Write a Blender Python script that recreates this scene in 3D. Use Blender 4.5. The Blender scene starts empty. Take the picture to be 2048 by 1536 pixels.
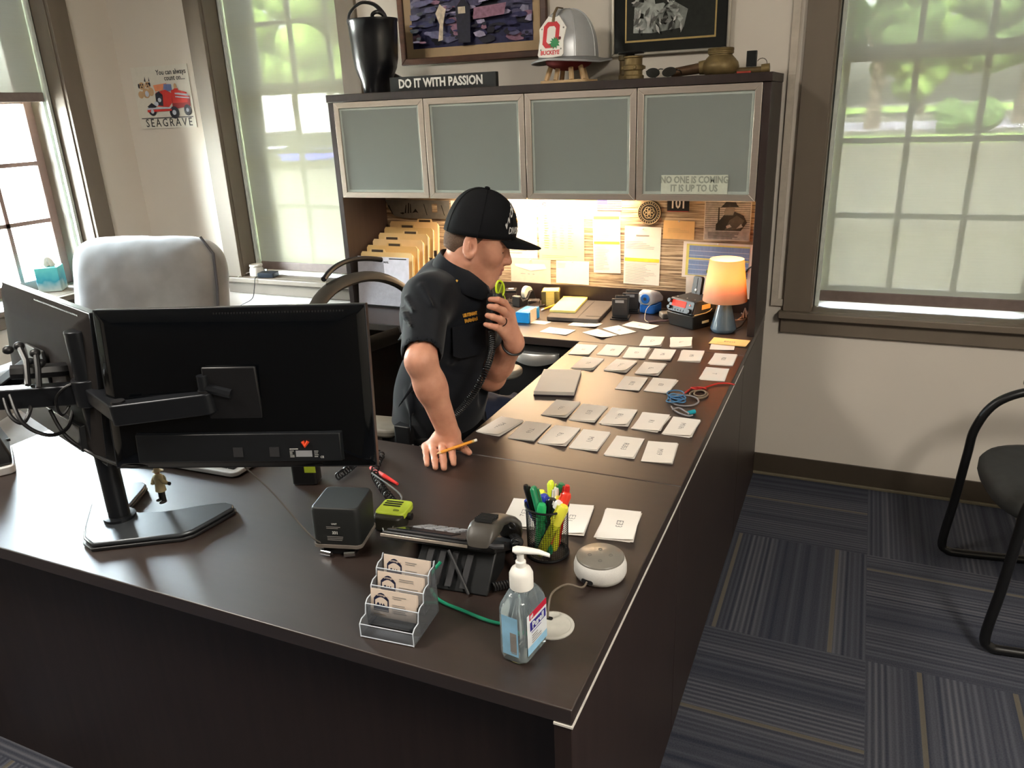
import bpy, bmesh, math, random
import numpy as np
from mathutils import Matrix, Vector, Euler
sc = bpy.context.scene
COL = sc.collection
PI = math.pi
# ---------------------------------------------------------------- camera
cd = bpy.data.cameras.new('camera'); cam = bpy.data.objects.new('camera', cd); COL.objects.link(cam)
cd.sensor_width = 36.0; cd.lens = 36.0*1535.3/2048.0; cd.clip_start = 0.02; cd.clip_end = 300
_X = Vector((0.91448, 0.40275, -0.03892)); _Y = Vector((0.10343, -0.32567, -0.93981)); _Z = Vector((-0.39118, 0.85541, -0.33947))
cam.matrix_world = Matrix(((_X[0], -_Y[0], -_Z[0], 0.3167), (_X[1], -_Y[1], -_Z[1], -3.2698), (_X[2], -_Y[2], -_Z[2], 1.5896), (0, 0, 0, 1)))
sc.camera = cam
# ---------------------------------------------------------------- exposure, sky, sun
sc.view_settings.view_transform = 'Standard'; sc.view_settings.look = 'None'
sc.view_settings.gamma = 1.0; sc.view_settings.use_curve_mapping = False
sc.view_settings.exposure = 1.15
sc.cycles.max_bounces = 10; sc.cycles.transparent_max_bounces = 24; sc.cycles.diffuse_bounces = 5
sc.cycles.sample_clamp_indirect = 6.0; sc.cycles.caustics_reflective = False; sc.cycles.caustics_refractive = False
w = bpy.data.worlds.new('sky'); sc.world = w; w.use_nodes = True
wt = w.node_tree; wt.nodes.clear()
wo = wt.nodes.new('ShaderNodeOutputWorld'); wb = wt.nodes.new('ShaderNodeBackground'); ws = wt.nodes.new('ShaderNodeTexSky')
ws.sky_type = 'NISHITA'; ws.sun_disc = False; ws.sun_elevation = math.radians(48); ws.sun_rotation = math.radians(160); ws.dust_density = 4.0; ws.air_density = 1.2
wh = wt.nodes.new('ShaderNodeHueSaturation'); wh.inputs['Saturation'].default_value = 0.45
wt.links.new(ws.outputs[0], wh.inputs['Color']); wt.links.new(wh.outputs[0], wb.inputs[0]); wb.inputs[1].default_value = 22; wt.links.new(wb.outputs[0], wo.inputs[0])
sd = bpy.data.lights.new('sun', 'SUN'); sd.energy = 170; sd.angle = 0.02; sd.color = (1, .95, .87)
so = bpy.data.objects.new('sun', sd); COL.objects.link(so); so.rotation_euler = Vector((-0.62, 0.12, 0.77)).to_track_quat('Z', 'Y').to_euler(); so.location = (-9, 3, 12)
def area(name, loc, direction, sx, sy, power, color, portal=False, spread=PI):
    l = bpy.data.lights.new(name, 'AREA'); l.shape = 'RECTANGLE'; l.size = sx; l.size_y = sy; l.energy = power; l.color = color; l.spread = spread
    l.cycles.is_portal = portal
    o = bpy.data.objects.new(name, l); COL.objects.link(o); o.location = loc
    o.rotation_euler = Vector(direction).to_track_quat('-Z', 'Y').to_euler(); return o
# windows act as portals for the sky (x-size, z-size)
for px, py, dx, dy in ((-2.39, .42, 0, -1), (.58, .42, 0, -1)):
    area('window_portal', (px, py, 1.62), (dx, dy, 0), .9, 1.8, 1, (1, 1, 1), True)
for py in (-.77, -2.3, -3.83):
    area('window_portal', (-3.87, py, 1.62), (1, 0, 0), .9, 1.8, 1, (1, 1, 1), True)
# ---------------------------------------------------------------- helpers
def lin(c):
    return tuple(((v/255)/12.92 if v/255 <= .04045 else ((v/255+.055)/1.055)**2.4) for v in c)
_M = {}
def mat(name, rgb, rough=.5, metal=0., var=.08, vs=40., bump=0., spec=.5, coat=0., emit=None, es=0., trans=0., ior=1.45, alpha=1., stretch=None, sheen=0., sss=0.):
    if name in _M: return _M[name]
    m = bpy.data.materials.new(name); m.use_nodes = True; t = m.node_tree; b = t.nodes['Principled BSDF']
    c = lin(rgb)
    tc = t.nodes.new('ShaderNodeTexCoord'); nz = t.nodes.new('ShaderNodeTexNoise'); nz.inputs['Scale'].default_value = vs; nz.inputs['Detail'].default_value = 4
    if stretch:
        mp = t.nodes.new('ShaderNodeMapping'); mp.inputs['Scale'].default_value = stretch
        t.links.new(tc.outputs['Object'], mp.inputs[0]); t.links.new(mp.outputs[0], nz.inputs['Vector'])
    else: t.links.new(tc.outputs['Object'], nz.inputs['Vector'])
    r = t.nodes.new('ShaderNodeValToRGB'); r.color_ramp.elements[0].position = .3; r.color_ramp.elements[1].position = .7
    r.color_ramp.elements[0].color = (*[max(0, v*(1-var)) for v in c], 1); r.color_ramp.elements[1].color = (*[min(1, v*(1+var)) for v in c], 1)
    t.links.new(nz.outputs['Fac'], r.inputs[0]); t.links.new(r.outputs[0], b.inputs['Base Color'])
    b.inputs['Roughness'].default_value = rough; b.inputs['Metallic'].default_value = metal; b.inputs['Specular IOR Level'].default_value = spec
    b.inputs['Coat Weight'].default_value = coat; b.inputs['Coat Roughness'].default_value = rough*.8 if coat > .9 else .03; b.inputs['IOR'].default_value = ior; b.inputs['Transmission Weight'].default_value = trans; b.inputs['Alpha'].default_value = alpha
    b.inputs['Sheen Weight'].default_value = sheen
    if sss: b.inputs['Subsurface Weight'].default_value = sss; b.inputs['Subsurface Radius'].default_value = (.01, .004, .002); b.inputs['Subsurface Scale'].default_value = .6
    if emit: b.inputs['Emission Color'].default_value = (*lin(emit), 1); b.inputs['Emission Strength'].default_value = es
    if bump:
        bp = t.nodes.new('ShaderNodeBump'); bp.inputs['Strength'].default_value = bump; bp.inputs['Distance'].default_value = .002
        t.links.new(nz.outputs['Fac'], bp.inputs['Height']); t.links.new(bp.outputs[0], b.inputs['Normal'])
    _M[name] = m; return m
def nodes_mat(name):
    m = bpy.data.materials.new(name); m.use_nodes = True; t = m.node_tree; _M[name] = m
    return m, t, t.nodes['Principled BSDF'], t.nodes['Material Output']
def wm(o):
    m = o.matrix_basis.copy(); p = o.parent
    while p: m = p.matrix_basis @ m; p = p.parent
    return m
def rot(ax, a): return Matrix.Rotation(a, 4, ax)
def tr(x, y, z): return Matrix.Translation((x, y, z))
def frame(o, d, up=(0, 0, 1)):
    z = Vector(d).normalized(); x = Vector(up).cross(z)
    if x.length < 1e-4: x = Vector((1, 0, 0))
    x.normalize(); y = z.cross(x)
    return Matrix(((x[0], y[0], z[0], o[0]), (x[1], y[1], z[1], o[1]), (x[2], y[2], z[2], o[2]), (0, 0, 0, 1)))
class MB:
    """Collects shapes in world (or prototype) space and links them as ONE mesh object."""
    def __init__(s): s.v = []; s.f = []; s.fm = []; s.mi = 0; s.T = Matrix()
    def use(s, i): s.mi = i; return s
    def at(s, T): s.T = T; return s
    def add(s, vs, fs):
        n = len(s.v); s.v += [s.T @ Vector(p) for p in vs]; s.f += [[i+n for i in f] for f in fs]; s.fm += [s.mi]*len(fs); return s
    def box(s, x0, x1, y0, y1, z0, z1):
        return s.add([(x0, y0, z0), (x1, y0, z0), (x1, y1, z0), (x0, y1, z0), (x0, y0, z1), (x1, y0, z1), (x1, y1, z1), (x0, y1, z1)],
                     [(3, 2, 1, 0), (4, 5, 6, 7), (0, 1, 5, 4), (1, 2, 6, 5), (2, 3, 7, 6), (3, 0, 4, 7)])
    def cbox(s, c, d): return s.box(c[0]-d[0]/2, c[0]+d[0]/2, c[1]-d[1]/2, c[1]+d[1]/2, c[2]-d[2]/2, c[2]+d[2]/2)
    def quad(s, *p): return s.add(p, [tuple(range(len(p)))])
    def prism(s, poly, z0, z1):
        n = len(poly); vs = [(x, y, z0) for x, y in poly]+[(x, y, z1) for x, y in poly]
        return s.add(vs, [tuple(reversed(range(n))), tuple(range(n, 2*n))]+[(i, (i+1) % n, n+(i+1) % n, n+i) for i in range(n)])
    def loft(s, rings, cap=True, closed=True):
        n = len(rings[0]); vs = [p for r in rings for p in r]; fs = []
        for k in range(len(rings)-1):
            for i in range(n if closed else n-1): fs.append((k*n+i, k*n+(i+1) % n, (k+1)*n+(i+1) % n, (k+1)*n+i))
        if cap: fs += [tuple(reversed(range(n))), tuple(range((len(rings)-1)*n, len(rings)*n))]
        return s.add(vs, fs)
    def lathe(s, prof, n=32, c=(0, 0, 0), cap=True):
        rings = [[(c[0]+r*math.cos(2*PI*i/n), c[1]+r*math.sin(2*PI*i/n), c[2]+z) for i in range(n)] for r, z in prof]
        return s.loft(rings, cap)
    def cyl(s, p0, p1, r0, r1=None, n=20):
        p0 = Vector(p0); p1 = Vector(p1); r1 = r0 if r1 is None else r1; T = frame(p0, p1-p0); L = (p1-p0).length
        rings = [[T @ Vector((r*math.cos(2*PI*i/n), r*math.sin(2*PI*i/n), z)) for i in range(n)] for r, z in ((r0, 0), (r1, L))]
        return s.loft(rings)
    def tube(s, pts, r, n=10, closed=False, sq=None):
        P = [Vector(p) for p in pts]; m = len(P); rs = r if isinstance(r, (list, tuple)) else [r]*m
        rings = []; nx = None
        for i in range(m):
            a = P[(i-1) % m] if (closed or i > 0) else P[0]; b = P[(i+1) % m] if (closed or i < m-1) else P[-1]
            t = (b-a).normalized()
            if nx is None: nx = t.orthogonal().normalized() if abs(t.z) > .95 else Vector((0, 0, 1)).cross(t).normalized()
            nx = (nx-t*nx.dot(t)).normalized(); ny = t.cross(nx)
            k = sq or (1, 1)
            rings.append([P[i]+(nx*math.cos(2*PI*j/n)*k[0]+ny*math.sin(2*PI*j/n)*k[1])*rs[i] for j in range(n)])
        if closed: rings.append(rings[0]); return s.loft(rings, False)
        return s.loft(rings)
    def ell(s, c, r, nu=20, nv=12):
        rings = []
        for j in range(nv+1):
            a = -PI/2+PI*j/nv; k = max(math.cos(a), 1e-3)
            rings.append([(c[0]+r[0]*k*math.cos(2*PI*i/nu), c[1]+r[1]*k*math.sin(2*PI*i/nu), c[2]+r[2]*math.sin(a)) for i in range(nu)])
        return s.loft(rings)
    def rbox(s, c, d, r, z0=None, n=5):
        """box with rounded vertical corners: centre c (x,y), size d (x,y), z0..z1 in c[2],d[2]"""
        return s.prism(rrect(c[0]-d[0]/2, c[1]-d[1]/2, d[0], d[1], r, n), c[2]-d[2]/2, c[2]+d[2]/2)
    def build(s, name, mats, parent=None, bev=0., smooth=40, loc=None, seg=2, sub=0, local=False):
        me = bpy.data.meshes.new(name)
        mats = mats if isinstance(mats, (list, tuple)) else [mats]
        off = Matrix()
        o = bpy.data.objects.new(name, me)
        if parent is not None:
            o.parent = parent
            if not local: off = wm(parent).inverted()
        elif loc is not None: off = tr(*loc).inverted(); o.location = loc
        me.from_pydata([off @ p for p in s.v], [], s.f)
        for m in mats: me.materials.append(m)
        me.polygons.foreach_set('material_index', s.fm)
        bm = bmesh.new(); bm.from_mesh(me); bmesh.ops.recalc_face_normals(bm, faces=bm.faces); bm.to_mesh(me); bm.free()
        if smooth:
            me.polygons.foreach_set('use_smooth', [True]*len(me.polygons)); me.set_sharp_from_angle(angle=math.radians(smooth))
        COL.objects.link(o)
        if bev:
            b = o.modifiers.new('bevel', 'BEVEL'); b.width = bev; b.segments = seg; b.limit_method = 'ANGLE'; b.angle_limit = math.radians(35)
        if sub:
            b = o.modifiers.new('subd', 'SUBSURF'); b.levels = sub; b.render_levels = sub
        return o
def rrect(x, y, w_, h, r, n=5):
    out = []
    for cx, cy, a0 in ((x+w_-r, y+r, -90), (x+w_-r, y+h-r, 0), (x+r, y+h-r, 90), (x+r, y+r, 180)):
        for k in range(n+1):
            a = math.radians(a0+90*k/n); out.append((cx+r*math.cos(a), cy+r*math.sin(a)))
    return out
def tag(o, label=None, cat=None, group=None, kind=None):
    if label: o['label'] = label
    if cat: o['category'] = cat
    if group: o['group'] = group
    if kind: o['kind'] = kind
    return o
def thing(name, loc, label, cat, group=None, rz=0., kind=None):
    o = bpy.data.objects.new(name, None); o.empty_display_size = .05; COL.objects.link(o); o.location = loc; o.rotation_euler = (0, 0, rz)
    return tag(o, label, cat, group, kind)
def copy_tree(o, parent=None):
    c = o.copy(); COL.objects.link(c)
    if parent is not None: c.parent = parent
    for ch in [k for k in bpy.data.objects if k.parent == o]: copy_tree(ch, c)
    return c
def text_mesh(s, size, bold=0., ext=.0003, align='CENTER', space=1., sx=1., res=2):
    cu = bpy.data.curves.new('txt', 'FONT'); cu.body = s; cu.size = size; cu.align_x = align; cu.align_y = 'CENTER'; cu.extrude = ext
    cu.offset = bold*size; cu.space_character = space; cu.resolution_u = res
    o = bpy.data.objects.new('txt', cu); me = bpy.data.meshes.new_from_object(o)
    bpy.data.objects.remove(o); bpy.data.curves.remove(cu)
    if sx != 1: me.transform(Matrix.Diagonal((sx, 1, 1, 1)))
    return me
def lettering(s, size, m, T, parent, name='lettering', **k):
    """text in the xy plane of frame T (x = reading direction, z = out of the surface)"""
    me = text_mesh(s, size, **k); me.transform(wm(parent).inverted() @ T)
    me.materials.clear(); me.materials.append(m)
    o = bpy.data.objects.new(name, me); o.parent = parent; COL.objects.link(o); return o
def wallT(x, y, z): return Matrix(((1, 0, 0, x), (0, 0, -1, y), (0, 1, 0, z), (0, 0, 0, 1)))   # faces -y
def arc(c, r, a0, a1, n, plane='xz'):
    out = []
    for i in range(n+1):
        a = math.radians(a0+(a1-a0)*i/n); p = (r*math.cos(a), r*math.sin(a))
        out.append((c[0]+p[0], c[1], c[2]+p[1]) if plane == 'xz' else (c[0], c[1]+p[0], c[2]+p[1]) if plane == 'yz' else (c[0]+p[0], c[1]+p[1], c[2]))
    return out
def spline(pts, n=8, closed=False):
    P = [Vector(p) for p in pts]; m = len(P); out = []
    for i in range(m if closed else m-1):
        p0 = P[(i-1) % m] if closed or i > 0 else P[0]; p1 = P[i]; p2 = P[(i+1) % m]; p3 = P[(i+2) % m] if closed or i+2 < m else P[-1]
        for k in range(n):
            t = k/n; out.append(.5*((2*p1)+(p2-p0)*t+(2*p0-5*p1+4*p2-p3)*t*t+(3*p1-p0-3*p2+p3)*t**3))
    if not closed: out.append(P[-1])
    return out
def coil(path, R, r, turns, n=8, per=10):
    P = [Vector(p) for p in path]; L = [0]
    for a, b in zip(P, P[1:]): L.append(L[-1]+(b-a).length)
    out = []; N = int(turns*per)
    for i in range(N+1):
        d = L[-1]*i/N; k = max(j for j in range(len(P)-1) if L[j] <= d+1e-9); t = (d-L[k])/max(L[k+1]-L[k], 1e-9)
        p = P[k].lerp(P[k+1], t); d_ = (P[k+1]-P[k]).normalized(); u = d_.orthogonal().normalized() if abs(d_.z) > .9 else d_.cross(Vector((0, 0, 1))).normalized(); v = d_.cross(u)
        a = 2*PI*i/per; out.append(p+u*R*math.cos(a)+v*R*math.sin(a))
    return out
# ---------------------------------------------------------------- setting: room shell
WALL = mat('wall paint', (214, 206, 194), .75, var=.015, vs=3)
CASE = mat('casing paint', (112, 101, 88), .5, var=.05, vs=12, stretch=(1, 1, .2))
CEIL = mat('ceiling paint', (225, 222, 215), .9, var=.01)
SASH = mat('sash paint', (196, 200, 196), .5, var=.03)
SASHB = mat('brown sash paint', (128, 104, 96), .5, var=.04)
def carpet():
    m, t, b, out = nodes_mat('carpet tiles'); N = t.nodes.new; L = t.links.new
    tc = N('ShaderNodeTexCoord'); sp = N('ShaderNodeSeparateXYZ'); L(tc.outputs['Object'], sp.inputs[0])
    def mth(op, a, b_=None, c=None):
        n = N('ShaderNodeMath'); n.operation = op
        for i, v in enumerate((a, b_, c)):
            if v is None: continue
            if isinstance(v, (int, float)): n.inputs[i].default_value = v
            else: L(v, n.inputs[i])
        return n.outputs[0]
    gx = mth('DIVIDE', mth('SUBTRACT', sp.outputs[0], .47), .61); gy = mth('DIVIDE', mth('ADD', sp.outputs[1], .55), .61)
    ix = mth('FLOOR', gx); iy = mth('FLOOR', gy)
    par = mth('MODULO', mth('ADD', mth('ADD', ix, iy), 100), 2)                   # 0/1 quarter-turn layout
    fx = mth('SUBTRACT', gx, ix); fy = mth('SUBTRACT', gy, iy)
    u = mth('ADD', mth('MULTIPLY', fx, mth('SUBTRACT', 1, par)), mth('MULTIPLY', fy, par))
    cid = N('ShaderNodeCombineXYZ'); L(ix, cid.inputs[0]); L(iy, cid.inputs[1])
    wn = N('ShaderNodeTexWhiteNoise'); wn.noise_dimensions = '2D'; L(cid.outputs[0], wn.inputs['Vector'])
    us = mth('ADD', u, mth('MULTIPLY', wn.outputs['Value'], 37))
    n1 = N('ShaderNodeTexNoise'); n1.noise_dimensions = '1D'; n1.inputs['Scale'].default_value = 26; n1.inputs['Detail'].default_value = 3; L(us, n1.inputs['W'])
    lines = mth('POWER', mth('ADD', mth('MULTIPLY', mth('SINE', mth('MULTIPLY', us, 2*PI*36)), .5), .5), 1.5)
    zone = N('ShaderNodeTexNoise'); zone.noise_dimensions = '1D'; zone.inputs['Scale'].default_value = 3.0; L(us, zone.inputs['W'])
    zr = N('ShaderNodeMapRange'); zr.inputs[1].default_value = .42; zr.inputs[2].default_value = .58; L(zone.outputs['Fac'], zr.inputs[0])
    ln = mth('MULTIPLY', lines, zr.outputs[0])
    fine = N('ShaderNodeTexNoise'); fine.inputs['Scale'].default_value = 260; fine.inputs['Detail'].default_value = 2; L(tc.outputs['Object'], fine.inputs['Vector'])
    val = mth('ADD', mth('ADD', mth('MULTIPLY', n1.outputs['Fac'], .55), mth('MULTIPLY', ln, .40)), mth('MULTIPLY', fine.outputs['Fac'], .35))
    r = N('ShaderNodeValToRGB'); r.color_ramp.elements[0].position = .30; r.color_ramp.elements[1].position = 1.0
    r.color_ramp.elements[0].color = (*lin((44, 48, 60)), 1); r.color_ramp.elements[1].color = (*lin((96, 97, 104)), 1); L(val, r.inputs[0])
    wl = N('ShaderNodeTexWhiteNoise'); wl.noise_dimensions = '1D'; L(mth('FLOOR', mth('MULTIPLY', us, 46)), wl.inputs['W'])
    hi = mth('GREATER_THAN', wl.outputs['Value'], .955)
    mx = N('ShaderNodeMix'); mx.data_type = 'RGBA'; L(mth('MULTIPLY', hi, .38), mx.inputs[0]); L(r.outputs[0], mx.inputs[6]); mx.inputs[7].default_value = (*lin((128, 118, 92)), 1)
    L(mx.outputs[2], b.inputs['Base Color']); b.inputs['Roughness'].default_value = .95; b.inputs['Specular IOR Level'].default_value = .15
    bp = N('ShaderNodeBump'); bp.inputs['Strength'].default_value = .5; bp.inputs['Distance'].default_value = .004; L(val, bp.inputs['Height']); L(bp.outputs[0], b.inputs['Normal'])
    return m
ZT = 2.68; Z0 = .757
def struct(o): return tag(o, kind='structure')
struct(MB().box(-3.79, 2.9, -5.5, .34, -.12, 0).build('floor', carpet(), smooth=0))
struct(MB().box(-3.79, 2.9, -5.5, .34, 2.95, 3.1).build('ceiling', CEIL, smooth=0))
def pierced(name, lo, hi, opens, f):
    m = MB(); p = lo
    for a, b in opens: f(m, p, a, 0, 2.95); f(m, a, b, 0, Z0-.03); f(m, a, b, ZT, 2.95); p = b
    f(m, p, hi, 0, 2.95); return struct(m.build(name, WALL, smooth=0))
pierced('wall_back', -3.79, 2.9, [(-2.80, -1.98), (.168, .988)], lambda m, a, b, z0, z1: m.box(a, b, 0, .34, z0, z1))
pierced('wall_left', -5.5, 0, [(-4.24, -3.42), (-2.71, -1.89), (-1.18, -.36)], lambda m, a, b, z0, z1: m.box(-3.79, -3.45, a, b, z0, z1))
struct(MB().box(2.6, 2.9, -5.5, 0, 0, 2.95).build('wall_right', WALL, smooth=0))
struct(MB().box(-3.45, 2.6, -5.5, -5.2, 0, 2.95).build('wall_front', mat('dimmed wall paint', (88, 82, 76), .8), smooth=0))  # wall colour darkened so the monitor back reflects a dim room
BASE = mat('rubber baseboard', (66, 58, 48), .45, var=.05); BASEL = mat('baseboard toe highlight', (104, 96, 78), .5)  # highlight along the toe is put into its lighter colour
def baseboard(name, f):
    m = MB(); f(m, .006, .012, .10); m.use(1); f(m, .014, .0, .012); return struct(m.build(name, [BASE, BASEL], bev=.002))
baseboard('baseboard_back', lambda m, t, z0, z1: m.box(-3.43, 2.58, -t, 0, z0, z1))
baseboard('baseboard_left', lambda m, t, z0, z1: m.box(-3.45, -3.45+t, -5.2, -.02, z0, z1))
baseboard('baseboard_right', lambda m, t, z0, z1: m.box(2.6-t, 2.6, -5.2, -.02, z0, z1))
# ---------------------------------------------------------------- windows
gm, gt, gb, go = nodes_mat('window glass')
tp = gt.nodes.new('ShaderNodeBsdfTransparent'); tp.inputs[0].default_value = (.95, .98, .96, 1); gl = gt.nodes.new('ShaderNodeBsdfGlossy'); gl.inputs['Roughness'].default_value = .02
fr = gt.nodes.new('ShaderNodeFresnel'); fr.inputs[0].default_value = 1.35; mx = gt.nodes.new('ShaderNodeMixShader')
gt.links.new(fr.outputs[0], mx.inputs[0]); gt.links.new(tp.outputs[0], mx.inputs[1]); gt.links.new(gl.outputs[0], mx.inputs[2]); gt.links.new(mx.outputs[0], go.inputs[0])
GLASS = gm
def shade_mat(name, rgb, see, fwd):
    m, t, b, out = nodes_mat(name); N = t.nodes.new; L = t.links.new
    tc = N('ShaderNodeTexCoord'); nz = N('ShaderNodeTexNoise'); mp = N('ShaderNodeMapping'); mp.inputs['Scale'].default_value = (1, 1, 40)
    nz.inputs['Scale'].default_value = 8; L(tc.outputs['Object'], mp.inputs[0]); L(mp.outputs[0], nz.inputs['Vector'])
    r = N('ShaderNodeValToRGB'); c = lin(rgb); r.color_ramp.elements[0].color = (*[v*.9 for v in c], 1); r.color_ramp.elements[1].color = (*c, 1); L(nz.outputs['Fac'], r.inputs[0])
    a = N('ShaderNodeBsdfTransparent'); a.inputs[0].default_value = (1, .99, .94, 1); d = N('ShaderNodeBsdfDiffuse'); f = N('ShaderNodeBsdfTranslucent'); L(r.outputs[0], d.inputs[0]); f.inputs[0].default_value = (.98, .95, .84, 1)
    m1 = N('ShaderNodeMixShader'); m1.inputs[0].default_value = fwd; L(d.outputs[0], m1.inputs[1]); L(f.outputs[0], m1.inputs[2])
    m2 = N('ShaderNodeMixShader'); m2.inputs[0].default_value = see; L(m1.outputs[0], m2.inputs[1]); L(a.outputs[0], m2.inputs[2]); L(m2.outputs[0], out.inputs[0])
    return m
SHADE = shade_mat('solar shade cloth', (146, 143, 122), .0055, .005)
BAR = mat('shade hem bar', (112, 98, 92), .5)
TRACK = mat('shade track', (206, 212, 204), .4)
def window(n, T, w_=.82, sash=SASH):
    h = ZT-Z0
    W = struct(thing('window_%d' % n, T @ Vector((w_/2, 0, 0)), None, None))
    def B(name, ms, boxes, bev=.002):
        m = MB().at(T)
        for b in boxes: m.box(*b)
        o = m.build(name, ms, W, bev=bev); return o
    B('casing', CASE, [(-.10, .004, -.022, 0, 0, h+.10), (w_-.004, w_+.10, -.022, 0, 0, h+.10), (-.10, w_+.10, -.022, 0, h, h+.10)])
    B('jamb', CASE, [(0, .01, 0, .30, 0, h), (w_-.01, w_, 0, .30, 0, h), (0, w_, 0, .30, h-.01, h)])
    B('stool', CASE, [(-.115, w_+.115, -.045, 0, -.028, 0), (0, w_, 0, .30, -.03, 0)], .004)
    B('apron', CASE, [(-.105, w_+.105, -.018, 0, -.092, -.028)])
    mr = .965
    for nm, y, z0, z1 in (('sash', .255, 0, mr+.02), ('sash', .285, mr-.02, h)):
        s = B(nm, sash, [(.01, .055, y, y+.03, z0, z1), (w_-.055, w_-.01, y, y+.03, z0, z1), (.055, w_-.055, y, y+.03, z0, z0+.055), (.055, w_-.055, y, y+.03, z1-.04, z1)])
        mm = MB().at(T); zz0, zz1 = z0+.055, z1-.04; gw = (w_-.11)/3
        for k in (1, 2): mm.box(.055+gw*k-.011, .055+gw*k+.011, y+.006, y+.024, zz0, zz1); mm.box(.055, w_-.055, y+.006, y+.024, zz0+(zz1-zz0)*k/3-.011, zz0+(zz1-zz0)*k/3+.011)
        mm.build('muntin_grid', sash, s)
        MB().at(T).box(.05, w_-.05, y+.013, y+.017, zz0-.01, zz1+.01).build('pane', GLASS, s, smooth=0)
    return W
def shade(T, drop, label, w_=.82, y=.125):
    h = ZT-Z0; z = drop
    S = thing('roller_shade', T @ Vector((w_/2, y, h-.05)), label, 'window shade', 'cream solar roller shades')
    MB().at(T).quad((.03, y, z+.04), (w_-.03, y, z+.04), (w_-.03, y, h-.05), (.03, y, h-.05)).build('shade_cloth', SHADE, S, smooth=0)
    MB().at(T).box(.03, w_-.03, y-.006, y+.008, z, z+.045).build('hem_bar', BAR, S, bev=.003)
    m = MB().at(T).cyl((.02, y+.03, h-.05), (w_-.02, y+.03, h-.05), .024); m.build('roller_tube', TRACK, S)
    for s in (0, 1):
        x0 = .011 if not s else w_-.031
        k = MB().at(T).box(x0, x0+.020, y+.012, y+.03, .0, h-.05).box(x0, x0+.020, y-.03, y-.012, .0, h-.05).box(x0 if not s else x0+.014, x0+.006 if not s else x0+.02, y-.03, y+.03, 0, h-.05)
        k.build('side_track', TRACK, S, bev=.0015)
T1 = tr(-2.80, 0, Z0); T2 = tr(.168, 0, Z0)
window(1, T1); shade(T1, .018, 'cream roller shade pulled down over the window left of the hutch')
window(2, T2); shade(T2, .018, 'cream roller shade pulled down over the window right of the hutch')
for n, y0, dr, lb in ((3, -1.18, .95, 'cream roller shade half raised in the corner window above the tissue box'), (4, -2.71, .28, 'cream roller shade half raised on an added side window near the viewpoint'), (5, -4.24, .02, 'cream roller shade pulled down on an added side window behind the viewpoint')):  # last two windows are unseen, added to bring in daylight
    TL = tr(-3.45, y0, Z0) @ rot('Z', PI/2)
    window(n, TL, sash=SASHB if n == 3 else SASH)
    if lb: shade(TL, dr, lb)
# wall wireway beside the right window
m = MB().box(.018, .045, -.012, 0, .80, 2.95).box(.018, .068, -.014, 0, .775, .803)
for z in (1.32, 1.66): m.box(.017, .046, -.0135, 0, z, z+.002)
tag(m.build('cable_raceway', mat('raceway plastic', (190, 180, 166), .5), bev=.002, loc=(.03, 0, .8)), 'beige cable raceway running up the wall between hutch and right window', 'raceway')
# ---------------------------------------------------------------- outdoors
struct(MB().box(-90, -7, .36, 150, -.6, -.45).build('ground_lot', mat('pale lot', (92, 90, 84), .9, var=.1, vs=.6), smooth=0))
struct(MB().box(-7, 60, .36, 150, -.6, -.45).build('ground', mat('pavement', (98, 95, 82), .9, var=.1, vs=.6), smooth=0))
struct(MB().box(-90, -3.81, -40, .36, -.6, -.45).build('ground_side', mat('pale concrete', (205, 202, 192), .9, var=.06, vs=.8), smooth=0))
struct(MB().box(-6.9, 60, 46, 60, -.45, -.44).build('road', mat('asphalt road', (172, 168, 178), .8, var=.06, vs=1), smooth=0))
GR = mat('mown grass', (132, 160, 74), .9, var=.3, vs=2)
tag(MB().box(-6.9, 60, 33, 40, -.45, -.43).build('grass_verge', GR, smooth=0, loc=(5, 34, -.45)), 'bright strip of mown grass along the road seen through the right window', 'grass', kind='stuff')
tag(MB().box(-90, 60, 84, 120, -.45, -.42).build('lawn', GR, smooth=0, loc=(0, 100, -.45)), 'wide lawn on the far side of the road outside', 'grass', kind='stuff')
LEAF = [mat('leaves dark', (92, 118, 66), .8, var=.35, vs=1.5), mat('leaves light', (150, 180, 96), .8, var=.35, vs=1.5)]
BARK = mat('bark', (112, 98, 84), .9, var=.2, vs=3)
def tree(x, y, h, r, trunk, lm, label, seed, base=.45):
    rnd = random.Random(seed); t = thing('tree', (x, y, -.45), label, 'tree', 'trees outside the windows')
    m = MB().tube([(x, y, -.45), (x+.1, y, h*.3), (x, y, h*.75)], [trunk, trunk*.8, trunk*.4], 10)
    for k in range(4): a = k*1.6+seed; m.tube([(x, y, h*.4), (x+math.cos(a)*r*.5, y+math.sin(a)*r*.5, h*.65)], [trunk*.4, trunk*.15], 8)
    m.build('trunk', BARK, t)
    m = MB()
    for k in range(34):
        a = rnd.uniform(0, 2*PI); q = r*math.sqrt(rnd.random())*.85; z = h*base+(h*(1-base))*rnd.random(); s = r*rnd.uniform(.22, .42)
        m.ell((x+q*math.cos(a), y+q*math.sin(a), z), (s, s, s*.75), 10, 7)
    o = m.build('foliage', lm, t); d = o.modifiers.new('ruffle', 'DISPLACE'); tx = bpy.data.textures.new('ruffle', 'CLOUDS'); tx.noise_scale = .5; d.texture = tx; d.strength = .7
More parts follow.
